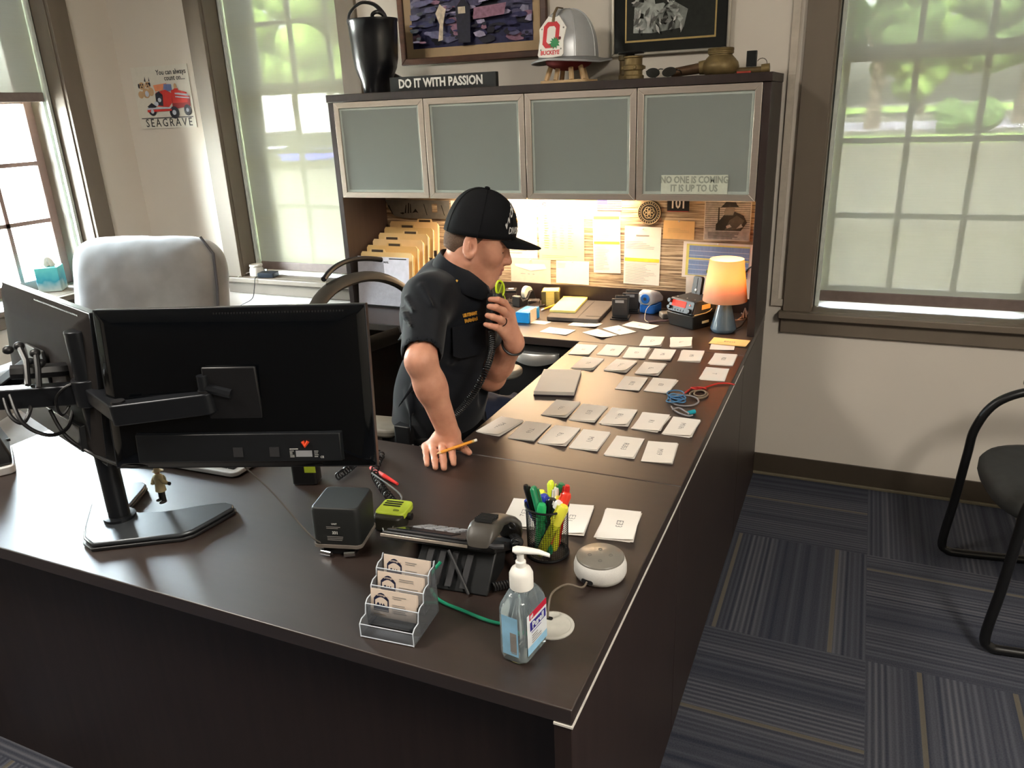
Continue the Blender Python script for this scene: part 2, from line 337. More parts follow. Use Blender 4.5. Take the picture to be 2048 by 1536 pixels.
for a in ((.4, 48, 7.5, 3.2, .45, LEAF[0], 'tree with a thick trunk by the road seen through the right window', 1, .38), (8.2, 52, 8, 3.6, .4, LEAF[0], 'dark leafy tree at the right edge of the right window', 2, .3),
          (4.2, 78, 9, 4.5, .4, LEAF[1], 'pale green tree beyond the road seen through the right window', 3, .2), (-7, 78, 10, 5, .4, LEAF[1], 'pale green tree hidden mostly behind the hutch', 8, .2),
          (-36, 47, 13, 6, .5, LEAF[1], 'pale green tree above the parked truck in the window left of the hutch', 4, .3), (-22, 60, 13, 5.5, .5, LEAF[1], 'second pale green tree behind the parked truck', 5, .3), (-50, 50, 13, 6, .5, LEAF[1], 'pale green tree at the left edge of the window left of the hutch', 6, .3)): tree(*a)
BUSH = thing('shrub', (4.6, 41.5, -.45), 'dark round shrub by the road seen through the right window', 'shrub'); m = MB(); rnd = random.Random(9)
for k in range(16): m.ell((4.6+rnd.uniform(-1.1, 1.1), 41.5+rnd.uniform(-.6, .6), rnd.uniform(-.2, .8)), (.6, .6, .5), 10, 7)
m.build('foliage', LEAF[0], BUSH)
CG = mat('car glass', (40, 46, 54), .1); TIRE = mat('tire', (34, 34, 36), .8)
def car(x, y, rz, L_, H, rgb, label, name='car', cabin=(.28, .8), rgb2=None):
    t = thing(name, (x, y, -.45), label, name, rz=rz); T = tr(x, y, -.45) @ rot('Z', rz); W_ = 1.8
    body = mat(name+' paint '+label[:9], rgb, .25, coat=.5); h1 = H*.58
    pr_ = [(-L_/2, .3), (-L_/2+.1, h1*.9), (-L_/2+L_*.16, h1), (L_/2-L_*.1, h1), (L_/2, h1*.75), (L_/2, .3)]
    m = MB().at(T); m.loft([[(px, -W_/2, pz) for px, pz in pr_], [(px, W_/2, pz) for px, pz in pr_]]); m.build('body', body, t, bev=.08)
    c0, c1 = -L_/2+L_*cabin[0], -L_/2+L_*cabin[1]; pr2 = [(c0, h1), (c0+.45*(H < 2)+.05, H), (c1-.5*(H < 2)-.05, H), (c1, h1)]
    m = MB().at(T); m.loft([[(px, -W_*.44, pz) for px, pz in pr2], [(px, W_*.44, pz) for px, pz in pr2]]); m.build('cabin', mat(name+' cabin '+label[:9], rgb2 or rgb, .3) if rgb2 else CG, t, bev=.06)
    for sx in (-.32, .32):
        for sy in (-1, 1): MB().at(T).cyl((L_*sx, sy*W_*.5-.1*sy, .33), (L_*sx, sy*W_*.5+.03*sy, .33), .33).build('wheel', TIRE, t)
car(-20.6, 23.6, .55, 4.5, 1.35, (62, 84, 200), 'low blue car parked outside the window left of the hutch')
car(-23.6, 25.2, .55, 4.2, 1.4, (225, 232, 240), 'white car parked beside the blue car outside')
car(-33, 39, .4, 8.5, 3.3, (238, 240, 242), 'white box truck parked far behind the blue car', 'truck', (.05, .8), (240, 242, 244))
# ---------------------------------------------------------------- desk suite
WOODT = mat('espresso laminate top', (42, 30, 25), .40, var=.15, vs=9, stretch=(.35, 6, 6), spec=.8, ior=1.62)
WOOD = mat('espresso laminate', (44, 33, 30), .42, var=.18, vs=9, stretch=(6, 6, .35), spec=.45)
EDGE = mat('edge band', (34, 26, 24), .4, var=.05)
ALU = mat('brushed aluminium', (196, 184, 172), .38, metal=.85, var=.04, vs=30, stretch=(1, 1, 12))
SILV = mat('satin silver pull', (205, 203, 198), .3, metal=.8, var=.03)
STRIP = mat('pale edge strip', (226, 222, 214), .4)
T0 = .737
DY = -2.411; SY = -1.648; CY = -.603
def top(m, x0, x1, y0, y1): return m.box(x0, x1, y0, y1, T0-.030, T0)
D = thing('desk', (-.915, -2.03, 0), 'dark espresso office desk in the foreground carrying the monitors and phone', 'desk')
top(MB(), -1.83, 0, DY, SY-.001).build('worktop', WOODT, D, bev=.002)
MB().box(-1.80, -.031, DY+.075, DY+.095, .0, T0-.030).build('modesty_panel', WOOD, D, bev=.001)
MB().box(-.030, -.001, DY+.001, SY-.002, 0, T0-.034).build('side_panel', WOOD, D, bev=.001)
MB().box(-1.829, -1.80, DY+.001, SY-.002, 0, T0-.034).build('side_panel', WOOD, D, bev=.001)
MB().box(-.030, .0012, DY-.0012, SY-.002, T0-.0345, T0-.0305).build('edge_strip', STRIP, D)
R_ = thing('desk_return', (-.3, -1.12, 0), 'dark espresso return worktop covered with rows of index cards', 'desk')
top(MB(), -.612, 0, SY+.001, CY-.001).build('worktop', WOODT, R_, bev=.002)
MB().box(-.030, -.001, SY+.001, CY-.002, 0, T0-.034).build('side_panel', WOOD, R_, bev=.001)
MB().box(-.030, .001, SY+.002, CY-.02, T0-.034, T0-.0305).build('edge_strip', STRIP, R_)
K = thing('credenza', (-.915, -.3, 0), 'dark espresso credenza under the hutch along the back wall', 'credenza')
top(MB(), -1.83, 0, CY+.001, -.012).build('worktop', WOODT, K, bev=.002)
MB().box(-.030, -.001, CY+.002, -.014, 0, T0-.034).build('side_panel', WOOD, K, bev=.001)
MB().box(-1.829, -1.80, CY+.002, -.014, 0, T0-.034).build('side_panel', WOOD, K, bev=.001)
MB().box(-1.80, -.031, -.06, -.04, .05, T0-.034).build('back_panel', WOOD, K)
P = thing('file_cabinet', (-.82, -.3, 0), 'black two drawer file cabinet with silver pulls under the credenza', 'file cabinet')
BLK = mat('black laminate', (22, 20, 20), .4)
MB().box(-1.10, -.56, -.555, -.07, .0, T0-.036).build('body', BLK, P, bev=.002)
for z0, z1, pz in ((.40, .695, .655), (.06, .385, .345)):
    d = MB().box(-1.095, -.565, -.578, -.557, z0, z1).build('drawer', BLK, P, bev=.002)
    m = MB(); rings = []
    for k in range(13):
        u = k/12; x = -.915+.21*u; b = math.sin(PI*u); rings.append([(x, -.578-.002-.026*b**.6, pz+.016), (x, -.578-.004-.030*b**.6, pz+.012), (x, -.578-.004-.027*b**.6, pz-.014-.022*b), (x, -.578-.001, pz-.012-.020*b), (x, -.578, pz+.014)])
    m.loft(rings); m.build('drawer_pull', SILV, d, smooth=60)
# ---------------------------------------------------------------- hutch
HF = -.345; HT = 1.667; HB = 1.238
H = thing('hutch', (-.915, -.18, T0), 'dark espresso desk hutch with four frosted glass doors', 'hutch')
MB().box(-1.832, .002, -.372, -.004, HT-.030, HT).build('top_panel', WOOD, H, bev=.0015)
MB().box(-.027, 0, -.365, -.006, T0, HT-.031).build('side_panel', WOOD, H, bev=.001)
MB().box(-1.83, -1.805, -.365, -.006, T0, HT-.031).build('side_panel', WOOD, H, bev=.001)
MB().box(-1.804, -.028, HF+.004, -.006, HB+.002, HB+.022).build('bottom_shelf', WOOD, H)
MB().box(-1.804, -.028, -.020, -.006, HB+.023, HT-.031).build('back_panel', mat('hutch inside', (120, 112, 104), .6), H)
for x in (-.917,): MB().box(x-.01, x+.01, HF+.006, -.021, HB+.023, HT-.031).build('divider', WOOD, H)
# tack panel with horizontal woven streaks
tm, tt, tb, to_ = nodes_mat('woven tack fabric')
c_ = tt.nodes.new('ShaderNodeTexCoord'); mp = tt.nodes.new('ShaderNodeMapping'); mp.inputs['Scale'].default_value = (2.2, 1, 62); tt.links.new(c_.outputs['Object'], mp.inputs[0])
nz = tt.nodes.new('ShaderNodeTexNoise'); nz.inputs['Scale'].default_value = 2.6; nz.inputs['Detail'].default_value = 5; nz.inputs['Roughness'].default_value = .65; tt.links.new(mp.outputs[0], nz.inputs['Vector'])
rp = tt.nodes.new('ShaderNodeValToRGB'); e = rp.color_ramp.elements; e[0].position = .36; e[0].color = (*lin((92, 74, 60)), 1); e[1].position = .66; e[1].color = (*lin((214, 196, 164)), 1)
k_ = e.new(.5); k_.color = (*lin((168, 146, 118)), 1); tt.links.new(nz.outputs['Fac'], rp.inputs[0]); tt.links.new(rp.outputs[0], tb.inputs['Base Color']); tb.inputs['Roughness'].default_value = .95
MB().box(-1.804, -.028, -.024, -.008, .815, HB).build('tack_panel', tm, H)
MB().box(-1.804, -.028, -.030, -.008, T0, .814).build('kick_panel', WOOD, H)
FG, ft, fb, fo = nodes_mat('frosted glass')
N = ft.nodes.new; d1 = N('ShaderNodeBsdfPrincipled'); d1.inputs['Base Color'].default_value = (*lin((176, 184, 178)), 1); d1.inputs['Roughness'].default_value = .28; d1.inputs['Specular IOR Level'].default_value = .6
nz = N('ShaderNodeTexNoise'); nz.inputs['Scale'].default_value = 900; bp = N('ShaderNodeBump'); bp.inputs['Strength'].default_value = .08; ft.links.new(nz.outputs[0], bp.inputs['Height']); ft.links.new(bp.outputs[0], d1.inputs['Normal'])
d2 = N('ShaderNodeBsdfRefraction'); d2.inputs['Roughness'].default_value = .35; d2.inputs['IOR'].default_value = 1.05; d2.inputs['Color'].default_value = (.82, .88, .85, 1)
mx = N('ShaderNodeMixShader'); mx.inputs[0].default_value = .50; ft.links.new(d1.outputs[0], mx.inputs[1]); ft.links.new(d2.outputs[0], mx.inputs[2]); ft.links.new(mx.outputs[0], fo.inputs[0])
FB = mat('clear glass border', (168, 176, 168), .12, var=.02)
xs = [-1.804, -1.359, -.911, -.466, -.027]
for i in range(4):
    x0, x1 = xs[i]+.002, xs[i+1]-.002; z0, z1 = HB-.001, 1.635; fw = .024
    d = MB(); y0, y1 = -.366, -.347
    def trap(a, b, c, e): d.loft([[(p[0], y0, p[1]) for p in (a, b, c, e)], [(p[0], y1, p[1]) for p in (a, b, c, e)]])
    O = [(x0, z0), (x1, z0), (x1, z1), (x0, z1)]; I = [(x0+fw, z0+fw), (x1-fw, z0+fw), (x1-fw, z1-fw), (x0+fw, z1-fw)]
    for k in range(4): trap(O[k], O[(k+1) % 4], I[(k+1) % 4], I[k])
    do = d.build('door', ALU, H, bev=.0012)
    g = MB().box(x0+fw-.002, x1-fw+.002, -.358, -.3545, z0+fw-.002, z1-fw+.002); go_ = g.build('glass_panel', FG, do, smooth=0)
    b = MB(); q = .010; ix0, ix1, iz0, iz1 = x0+fw, x1-fw, z0+fw, z1-fw
    for bx in ((ix0, ix0+q, iz0, iz1), (ix1-q, ix1, iz0, iz1), (ix0+q, ix1-q, iz0, iz0+q), (ix0+q, ix1-q, iz1-q, iz1)): b.box(bx[0], bx[1], -.3592, -.3582, bx[2], bx[3])
    b.build('glass_border', FB, do, smooth=0)
# things dimly seen through the frosted doors
def inside(name, m, ms, label, cat): return tag(m.build(name, ms, loc=None), label, cat)
RED = mat('dull red', (190, 60, 44), .5); DKG = mat('dark grey plastic', (40, 42, 44), .5)
zz = HB+.0225
tag(MB().box(-1.66, -1.40, -.30, -.13, zz, zz+.085).build('storage_box', mat('orange red box', (206, 92, 60), .6), bev=.004, loc=(-1.53, -.2, zz)), 'orange red box behind the leftmost frosted door', 'box')

tag(MB().box(-1.28, -1.20, -.31, -.12, zz, zz+.13).build('binder', RED, bev=.003, loc=(-1.24, -.2, zz)), 'dull red binder behind the second frosted door from the left', 'binder')
tag(MB().box(-1.08, -.94, -.31, -.16, zz, zz+.10).build('storage_box', mat('brick red box', (176, 74, 52), .6), bev=.004, loc=(-1.0, -.2, zz)), 'brick red box behind the second frosted door, right of the binder', 'box')
tag(MB().box(-.12, -.05, -.31, -.14, zz, zz+.20).build('book', RED, bev=.003, loc=(-.08, -.2, zz)), 'tall red book behind the rightmost frosted door', 'book')
tag(MB().box(-.43, -.36, -.31, -.14, zz, zz+.16).build('book', mat('violet cover', (84, 76, 120), .5), bev=.003, loc=(-.4, -.2, zz)), 'violet book behind the rightmost frosted door at its left side', 'book')
# light under the hutch
UL = thing('under_cabinet_light', (-.96, -.10, HB-.002), 'slim lit warm light bar fixed under the hutch', 'light')
MB().box(-1.36, -.56, -.13, -.06, HB-.018, HB).build('housing', mat('light housing', (220, 215, 205), .5), UL, bev=.002)
MB().box(-1.35, -.57, -.125, -.065, HB-.022, HB-.0185).build('diffuser', mat('lit diffuser', (255, 225, 170), .5, emit=(255, 218, 178), es=30), UL)
area('under_cabinet_lamp', (-1.14, -.095, HB-.026), (0, .05, -1), .42, .05, 2.4, (1, .75, .50))
area('under_cabinet_lamp', (-.75, -.095, HB-.026), (0, .05, -1), .34, .05, 2.4*.32, (1, .75, .50))
# stencil sign on the right-hand door
S = thing('stencil_sign', (-.234, -.3605, 1.29), 'pale stencil motto sign stuck low on the rightmost frosted hutch door', 'sign')
Sm = mat('pale sign', (186, 190, 174), .5); Sg = mat('stencil grey', (138, 142, 130), .6)
MB().box(-.370, -.128, -.3625, -.3595, 1.262, 1.330).build('plate', Sm, S)
lettering('NO ONE IS COMING', .034, Sg, wallT(-.249, -.3628, 1.312), S, bold=.03, sx=.78)
lettering('IT IS UP TO US', .034, Sg, wallT(-.249, -.3628, 1.282), S, bold=.03, sx=.78)

# unseen ceiling panels, added as fill to brighten the interior
def fill_panel(x, y, power, label):
    t = thing('ceiling_fill', (x, y, 2.95), label, 'ceiling fill light', 'added ceiling fill lights')
    MB().box(x-.31, x+.31, y-.62, y+.62, 2.91, 2.95).build('housing', mat('troffer enamel', (232, 232, 228), .4), t, bev=.004)
    MB().box(x-.27, x+.27, y-.58, y+.58, 2.904, 2.9105).build('diffuser', mat('troffer lens', (255, 250, 240), .5, emit=(255, 244, 226), es=3), t)
    area('fill_lamp', (x, y, 2.895), (0, 0, -1), .5, 1.1, power, (1, .93, .83))
fill_panel(1.75, -3.3, 40, 'added fill light panel above the right side of the room')
fill_panel(-1.9, -2.9, 40*.7, 'added fill light panel above the left side of the room')
# ---------------------------------------------------------------- flat artwork helper
PAPER = mat('white paper', (232, 226, 216), .8, var=.02); INK = mat('black ink', (30, 30, 34), .7); GINK = mat('grey print', (150, 146, 142), .7)
YEL = mat('yellow highlighter', (240, 214, 70), .7); TAN = mat('tan', (206, 170, 120), .7)
def art(name, T, w_, h, polys, mats, parent, step=.00012, base=None):
    """coloured flat shapes (unit square coords) printed on a sheet; x right, y up"""
    m = MB().at(T); k = 0
    if base is not None: m.use(base).quad((0, 0, 0), (w_, 0, 0), (w_, h, 0), (0, h, 0))
    for mi, P in polys:
        k += 1; m.use(mi).quad(*[(u*w_, v*h, step*k) for u, v in P])
    return m.build(name, mats, parent, smooth=0)
def R4(a, b, c, d): return [(a, b), (c, b), (c, d), (a, d)]
def ring(cx, cy, rx, ry, n=16): return [(cx+rx*math.cos(2*PI*i/n), cy+ry*math.sin(2*PI*i/n)) for i in range(n)]
def linesof(mi, a, b, c, d, n, seed=1, fill=.5):
    r = random.Random(seed); out = []
    for i in range(n):
        y = b+(d-b)*(i+.25)/n; out.append((mi, R4(a, y, a+(c-a)*r.uniform(.55, 1), y+(d-b)/n*fill)))
    return out
# ---------------------------------------------------------------- framed pictures and tin poster
def framed(x0, x1, z0, z1, fw, fm, label, name='framed_picture'):
    t = thing(name, ((x0+x1)/2, -.01, z0), label, 'picture'); y0, y1 = -.026, -.002
    m = MB(); O = [(x0, z0), (x1, z0), (x1, z1), (x0, z1)]; I = [(x0+fw, z0+fw), (x1-fw, z0+fw), (x1-fw, z1-fw), (x0+fw, z1-fw)]
    for k in range(4): q = (O[k], O[(k+1) % 4], I[(k+1) % 4], I[k]); m.loft([[(p[0], y0, p[1]) for p in q], [(p[0], y1, p[1]) for p in q]])
    m.build('frame', fm, t, bev=.003); return t
PG = gm
P1 = framed(-1.652, -.945, 1.783, 2.36, .027, mat('walnut frame', (74, 44, 30), .35, var=.2, vs=20, stretch=(1, 1, 6)), 'brown wood framed painting with tan mat on the wall behind the helmet')
MB().box(-1.63, -.967, -.014, -.004, 1.805, 2.338).build('mat_board', mat('tan mat', (222, 186, 148), .8, var=.03), P1, smooth=0)
cols = [mat('paint '+n, c, .7, var=.25, vs=60) for n, c in (('indigo', (52, 50, 92)), ('slate', (92, 88, 120)), ('mauve', (150, 110, 132)), ('lilac', (168, 160, 190)), ('night', (34, 32, 48)), ('cream', (206, 190, 170)), ('rust', (130, 70, 62)))]
rnd = random.Random(4); PL = [(0, R4(0, 0, 1, .25))]
for k in range(260):
    f_ = 1-.72*k/260; cx, cy = rnd.random(), .04+.94*rnd.random(); a, b = rnd.uniform(.03, .14)*f_, rnd.uniform(.02, .07)*f_; n = rnd.randint(5, 8)
    PL.append((rnd.choice((0, 0, 1, 1, 2, 3, 4, 4) if cy < .45 else (0, 1, 1, 2, 2, 3, 3, 6)), [(min(1, max(0, cx+a*math.cos(2*PI*i/n+k)*rnd.uniform(.6, 1))), min(1, max(0, cy+b*math.sin(2*PI*i/n+k)*rnd.uniform(.6, 1)))) for i in range(n)]))
PL += [(5, [(.25, .05), (.29, .06), (.30, .2), (.33, .33), (.28, .38), (.24, .3), (.27, .2)]), (4, [(.42, .02), (.52, .02), (.53, .34), (.47, .42), (.41, .33)]), (5, R4(.43, .28, .49, .34)), (2, [(.55, .22), (.8, .24), (.82, .34), (.56, .32)]), (3, [(.6, .36), (.72, .38), (.75, .48), (.62, .46)])]
art('painting', wallT(-1.588, -.0145, 1.848), .58, .44, PL, cols, P1, base=1)
MB().quad((-1.626, -.020, 1.809), (-.971, -.020, 1.809), (-.971, -.020, 2.334), (-1.626, -.020, 2.334)).build('glazing', PG, P1, smooth=0)
P2 = framed(-.667, -.203, 1.762, 2.32, .011, mat('silver frame', (190, 184, 172), .3, metal=.7), 'thin silver framed black and white photograph with black mat and gold line')
MB().box(-.657, -.213, -.014, -.004, 1.771, 2.31).build('mat_board', mat('black mat', (26, 26, 26), .8), P2, smooth=0)
GOLD = mat('gold line', (206, 172, 110), .4, metal=.3)
g = [mat('grey '+str(v), (v, v, v-4), .7, var=.25, vs=50) for v in (40, 96, 150, 200)]
PL = [(0, R4(.02, .015, .98, .99)), (1, R4(.02, .4, .98, .99))]
rnd = random.Random(11)
PL += [(3, [(.08, .06), (.30, .05), (.46, .30), (.42, .62), (.26, .72), (.12, .5), (.09, .25)]), (2, [(.3, .55), (.48, .5), (.5, .8), (.3, .85)]), (0, [(.33, .28), (.68, .30), (.66, .42), (.3, .40)]), (2, [(.30, .05), (.66, .08), (.70, .22), (.52, .30), (.36, .2)]), (0, ring(.45, .16, .03, .05)), (3, [(.47, .25), (.62, .12), (.65, .15), (.5, .3)]), (0, [(.14, .3), (.2, .3), (.2, .34), (.14, .34)]), (0, [(.14, .18), (.2, .17), (.2, .21), (.14, .22)])]
for k in range(130): cx, cy = rnd.uniform(.1, .66), rnd.uniform(.06, .9); d_ = rnd.uniform(.008, .03); a0 = rnd.random()*6; PL.append((rnd.choice((0, 1, 2, 3, 3)), [(cx+d_*math.cos(a0+1.57*i)*(2 if i % 2 else .7), cy+d_*math.sin(a0+1.57*i)*(2 if i % 2 else .7)) for i in range(4)]))
art('gold_line', wallT(-.613, -.0142, 1.811), .357, .46, [], [GOLD], P2, base=0)
art('photograph', wallT(-.607, -.0146, 1.818), .345, .446, PL, g, P2, base=0)
MB().quad((-.657, -.018, 1.771), (-.213, -.018, 1.771), (-.213, -.018, 2.31), (-.657, -.018, 2.31)).build('glazing', PG, P2, smooth=0)
# tin sign
TS = thing('tin_sign', (-3.155, -.004, 1.553), 'white tin poster of a red antique fire engine on the wall between the windows', 'poster')
MB().box(-3.360, -2.956, -.005, -.0015, 1.553, 1.866).build('plate', mat('tin white', (214, 210, 198), .45, var=.03), TS)
pc = [mat('poster '+n, c, .6, var=.1) for n, c in (('red', (196, 50, 44)), ('dark', (34, 34, 46)), ('chrome', (190, 196, 208)), ('tan', (192, 156, 116)), ('blue', (110, 124, 168)), ('deepred', (140, 34, 36)), ('orange', (222, 140, 100)))]
PL = [(3, ring(.15, .70, .055, .06)), (3, ring(.26, .71, .05, .055)), (3, ring(.21, .58, .07, .08)), (3, ring(.11, .56, .05, .06)), (3, ring(.30, .60, .05, .07)), (2, ring(.22, .57, .035, .05)), (1, ring(.13, .72, .012, .014)), (1, ring(.17, .72, .012, .014)), (1, ring(.25, .73, .011, .013)), (1, ring(.28, .73, .011, .013)), (1, ring(.15, .68, .014, .012)), (1, ring(.26, .69, .013, .012)), (1, ring(.10, .70, .016, .04)), (1, ring(.30, .72, .014, .035)), (1, [(.21, .77), (.24, .76), (.235, .85)]), (1, [(.29, .77), (.31, .76), (.305, .84)]),
      (6, [(.38, .60), (.60, .62), (.60, .72), (.36, .70)]), (4, [(.52, .58), (.68, .60), (.68, .70), (.55, .71)]), (0, [(.36, .36), (.58, .34), (.66, .42), (.66, .56), (.56, .62), (.38, .58)]), (1, [(.36, .38), (.48, .36), (.50, .54), (.44, .60), (.37, .56)]), (2, ring(.43, .46, .03, .035)), (2, ring(.36, .40, .04, .04)),
      (5, [(.64, .30), (.96, .34), (.97, .50), (.84, .56), (.66, .56)]), (0, [(.66, .40), (.92, .40), (.93, .56), (.72, .62), (.66, .60)]), (2, [(.72, .54), (.95, .50), (.95, .53), (.72, .57)]), (2, [(.72, .49), (.96, .46), (.96, .48), (.72, .51)]), (1, ring(.27, .30, .075, .09)), (1, ring(.66, .25, .085, .10)), (1, ring(.90, .28, .065, .09)), (1, [(.19, .36), (.28, .42), (.36, .36), (.30, .31)]),
      (0, [(.18, .27), (.62, .28), (.62, .31), (.18, .31)]), (2, [(.18, .31), (.62, .32), (.62, .34), (.18, .34)]), (2, ring(.27, .28, .03, .035)), (2, ring(.66, .25, .035, .04)), (2, ring(.90, .28, .026, .035)), (3, ring(.75, .66, .025, .05)), (0, R4(.72, .56, .79, .63)), (1, R4(0.05, .165, .98, .178))]
art('printed_picture', wallT(-3.360, -.0052, 1.553), .404, .313, PL, pc, TS)
lettering('You can always', .036, INK, wallT(-3.075, -.0056, 1.832), TS, bold=.01, sx=.95); lettering('count on....', .036, INK, wallT(-3.055, -.0056, 1.803), TS, bold=.01, sx=.9)
lettering('SEAGRAVE', .058, INK, wallT(-3.150, -.0056, 1.580), TS, space=1.35, sx=.98)
# ---------------------------------------------------------------- on top of the hutch
RUB = mat('black rubber', (20, 21, 24), .28, var=.1, coat=.3); BRASS = mat('aged brass', (124, 106, 70), .52, metal=.45, var=.25, vs=25, bump=.2); BRASSD = mat('dull brass', (98, 82, 54), .58, metal=.4, var=.3, vs=30)
B = thing('fire_boot', (-1.66, -.24, HT), 'tall black rubber fire boot with pull handles at the left end of the hutch top', 'boot')
m = MB(); R = []
for z, cx, rx, ry in ((0, -1.655, .052, .07), (.010, -1.655, .055, .073), (.03, -1.656, .056, .075), (.06, -1.655, .070, .080), (.10, -1.652, .090, .088), (.14, -1.650, .098, .092), (.22, -1.650, .104, .095), (.278, -1.650, .107, .097), (.283, -1.650, .110, .1), (.292, -1.650, .110, .1), (.292, -1.650, .102, .092), (.20, -1.650, .096, .088)):
    R.append([(cx+rx*math.cos(2*PI*i/28), -.235+ry*math.sin(2*PI*i/28), HT+z) for i in range(28)])
m.loft(R); m.build('shaft', RUB, B, smooth=60)
m = MB(); R = []
for y, rx, h in ((-.27, .045, .10), (-.2, .055, .105), (-.12, .056, .085), (-.06, .056, .07), (-.02, .045, .055), (-.008, .02, .03)):
    R.append([(-1.655+rx*math.cos(2*PI*i/20), y, HT+.001+max(0, h*(.5+.5*math.sin(2*PI*i/20)))) for i in range(20)])
m.loft(R); m.build('foot', RUB, B, smooth=60)
m = MB().tube([(p[0], p[1], p[2]) for p in spline([(-1.725, -.30, HT+.27), (-1.715, -.30, HT+.315), (-1.67, -.28, HT+.352), (-1.62, -.26, HT+.345), (-1.585, -.25, HT+.31), (-1.575, -.25, HT+.28)], 6)], .010, 10, sq=(.55, 1.5)); m.build('pull_handle', RUB, B)
m = MB().tube(spline([(-1.60, -.30, HT+.275), (-1.598, -.31, HT+.30), (-1.58, -.30, HT+.31), (-1.567, -.28, HT+.30), (-1.565, -.27, HT+.275)], 6), .008, 8); m.build('pull_handle', RUB, B)
S = thing('slogan_sign', (-1.293, -.30, HT), 'long black block sign with white slogan standing before the black boot', 'sign')
MB().box(-1.538, -1.048, -.318, -.293, HT, HT+.056).build('block', mat('black painted block', (22, 24, 24), .5), S, bev=.001)
lettering('DO IT WITH PASSION', .047, mat('white paint', (232, 230, 224), .6), wallT(-1.30, -.3185, HT+.028), S, bold=.035, sx=.845)
# helmet on its stand
WST = mat('pale stand wood', (210, 178, 134), .55, var=.12, vs=20)
HS = thing('helmet_stand', (-.79, -.19, HT), 'small pale wooden stand holding the silver fire helmet', 'stand')
hx, hy = -.785, -.20
MB().rbox((hx, hy, HT+.006), (.19, .17, .012), .02).build('base', WST, HS, bev=.002)
for a, b in ((-.075, -.055), (-.03, -.07), (.035, -.07), (.075, -.045), (-.05, .05), (.055, .05)):
    MB().tube([(hx+a, hy+b, HT+.012), (hx+a*.72, hy+b*.75, HT+.078)], .010, 8).build('peg', WST, HS)
HM = thing('fire_helmet', (hx, hy, HT+.085), 'silver fire helmet with white front shield on a wooden stand', 'helmet')
HT_ = tr(hx, hy, HT+.093) @ rot('Z', math.radians(-8))      # local -y = front of helmet
SIL = mat('silver helmet paint', (196, 199, 202), .34, metal=.35, var=.08, vs=8); RIM = mat('helmet rim', (150, 152, 154), .4, metal=.4)
m = MB().at(HT_); R = []
for k in range(15):
    a = PI/2*k/14; z = .172*math.sin(a)**.95; c = max(math.cos(a), .012)**.78
    R.append([((.110+.0035*abs(math.cos(4*t))**10)*c*math.cos(t), (.134+.0035*abs(math.cos(4*t))**10)*c*math.sin(t), z) for t in [2*PI*i/64 for i in range(64)]])
m.loft(R, cap=False); m.build('dome', SIL, HM, smooth=60)
m = MB().at(HT_)
def brim(t, s): 
    back = max(0, math.sin(t)); fr = max(0, -math.sin(t)); e = .024+.095*back**3+.012*fr
    return ((.110+s*e*.9)*math.cos(t), (.134+s*e)*math.sin(t), -.004-s*(.006+.010*abs(math.cos(t))-.012*back))
m.loft([[brim(2*PI*i/64, s) for i in range(64)] for s in (0, .25, .5, .75, 1)], cap=False); o = m.build('brim', RIM, HM, smooth=60); sl = o.modifiers.new('thick', 'SOLIDIFY'); sl.thickness = .004
m = MB().at(HT_).tube([brim(2*PI*i/64, 1) for i in range(64)], .0035, 6, closed=True); m.build('brim_edge', SIL, HM)
for a in (0, PI/4, PI/2, 3*PI/4):
    m = MB().at(HT_).tube([(.1125*max(math.cos(b), .01)**.78*math.cos(a)*(1 if b2 else -1), .1365*max(math.cos(b), .01)**.78*math.sin(a)*(1 if b2 else -1), .1735*math.sin(b)**.95) for b2, b in [(1, PI/2*k/12+.001) for k in range(13)]+[(0, PI/2*(12-k)/12+.001) for k in range(1, 13)]], .0022, 6); m.build('seam_rib', SIL, HM)
m = MB().at(HT_).ell((0, 0, -.012), (.088, .108, .035), 24, 10); m.build('liner', mat('dark red liner', (110, 28, 30), .8), HM)
# front shield: leans against the dome front
SHT = HT_ @ tr(0, -.150, -.004) @ rot('X', math.radians(90-14))
WHL = mat('white leather', (232, 228, 220), .55, var=.03); OR_ = mat('scarlet', (186, 26, 36), .5); LEAFG = mat('leaf green', (24, 120, 64), .5)
po = [(-.055, .012), (-.048, .004), (0, 0), (.048, .004), (.055, .012), (.050, .060), (.058, .105), (.040, .128), (.022, .150), (.0, .142), (-.022, .150), (-.040, .128), (-.058, .105), (-.050, .060)]
m = MB().at(SHT).prism(po, -.002, .002); sh = m.build('front_shield', WHL, HM, bev=.0008)
def octo(w_, h, c): return [(-w_+c, -h), (w_-c, -h), (w_, -h+c), (w_, h-c), (w_-c, h), (-w_+c, h), (-w_, h-c), (-w_, -h+c)]
A = [(x-.004, y+.082) for x, y in octo(.034, .047, .015)]; Bq = [(x-.004, y+.082) for x, y in octo(.018, .031, .008)]
m = MB().at(SHT)
for k in range(8): m.add([(*A[k], .0026), (*A[(k+1) % 8], .0026), (*Bq[(k+1) % 8], .0026), (*Bq[k], .0026)], [(0, 1, 2, 3)])
m.build('block_letter', OR_, sh, smooth=0)
m = MB().at(SHT); lf = []
for i in range(22):
    a = 2*PI*i/22; r = (.024 if i % 2 == 0 else .014)*(1.15 if math.sin(a) < 0 else .95); lf.append((.014+r*math.cos(a), .054+r*.95*math.sin(a), .0032))
m.quad(*lf).build('leaf_emblem', LEAFG, sh, smooth=0)
MB().at(SHT).ell((.034, .068, .003), (.006, .006, .002), 12, 6).build('nut_emblem', mat('buckeye brown', (92, 30, 28), .4), sh)
lettering('BUCKEYE', .021, OR_, SHT @ tr(-.002, .018, .0024), sh, bold=.03, sx=.9)
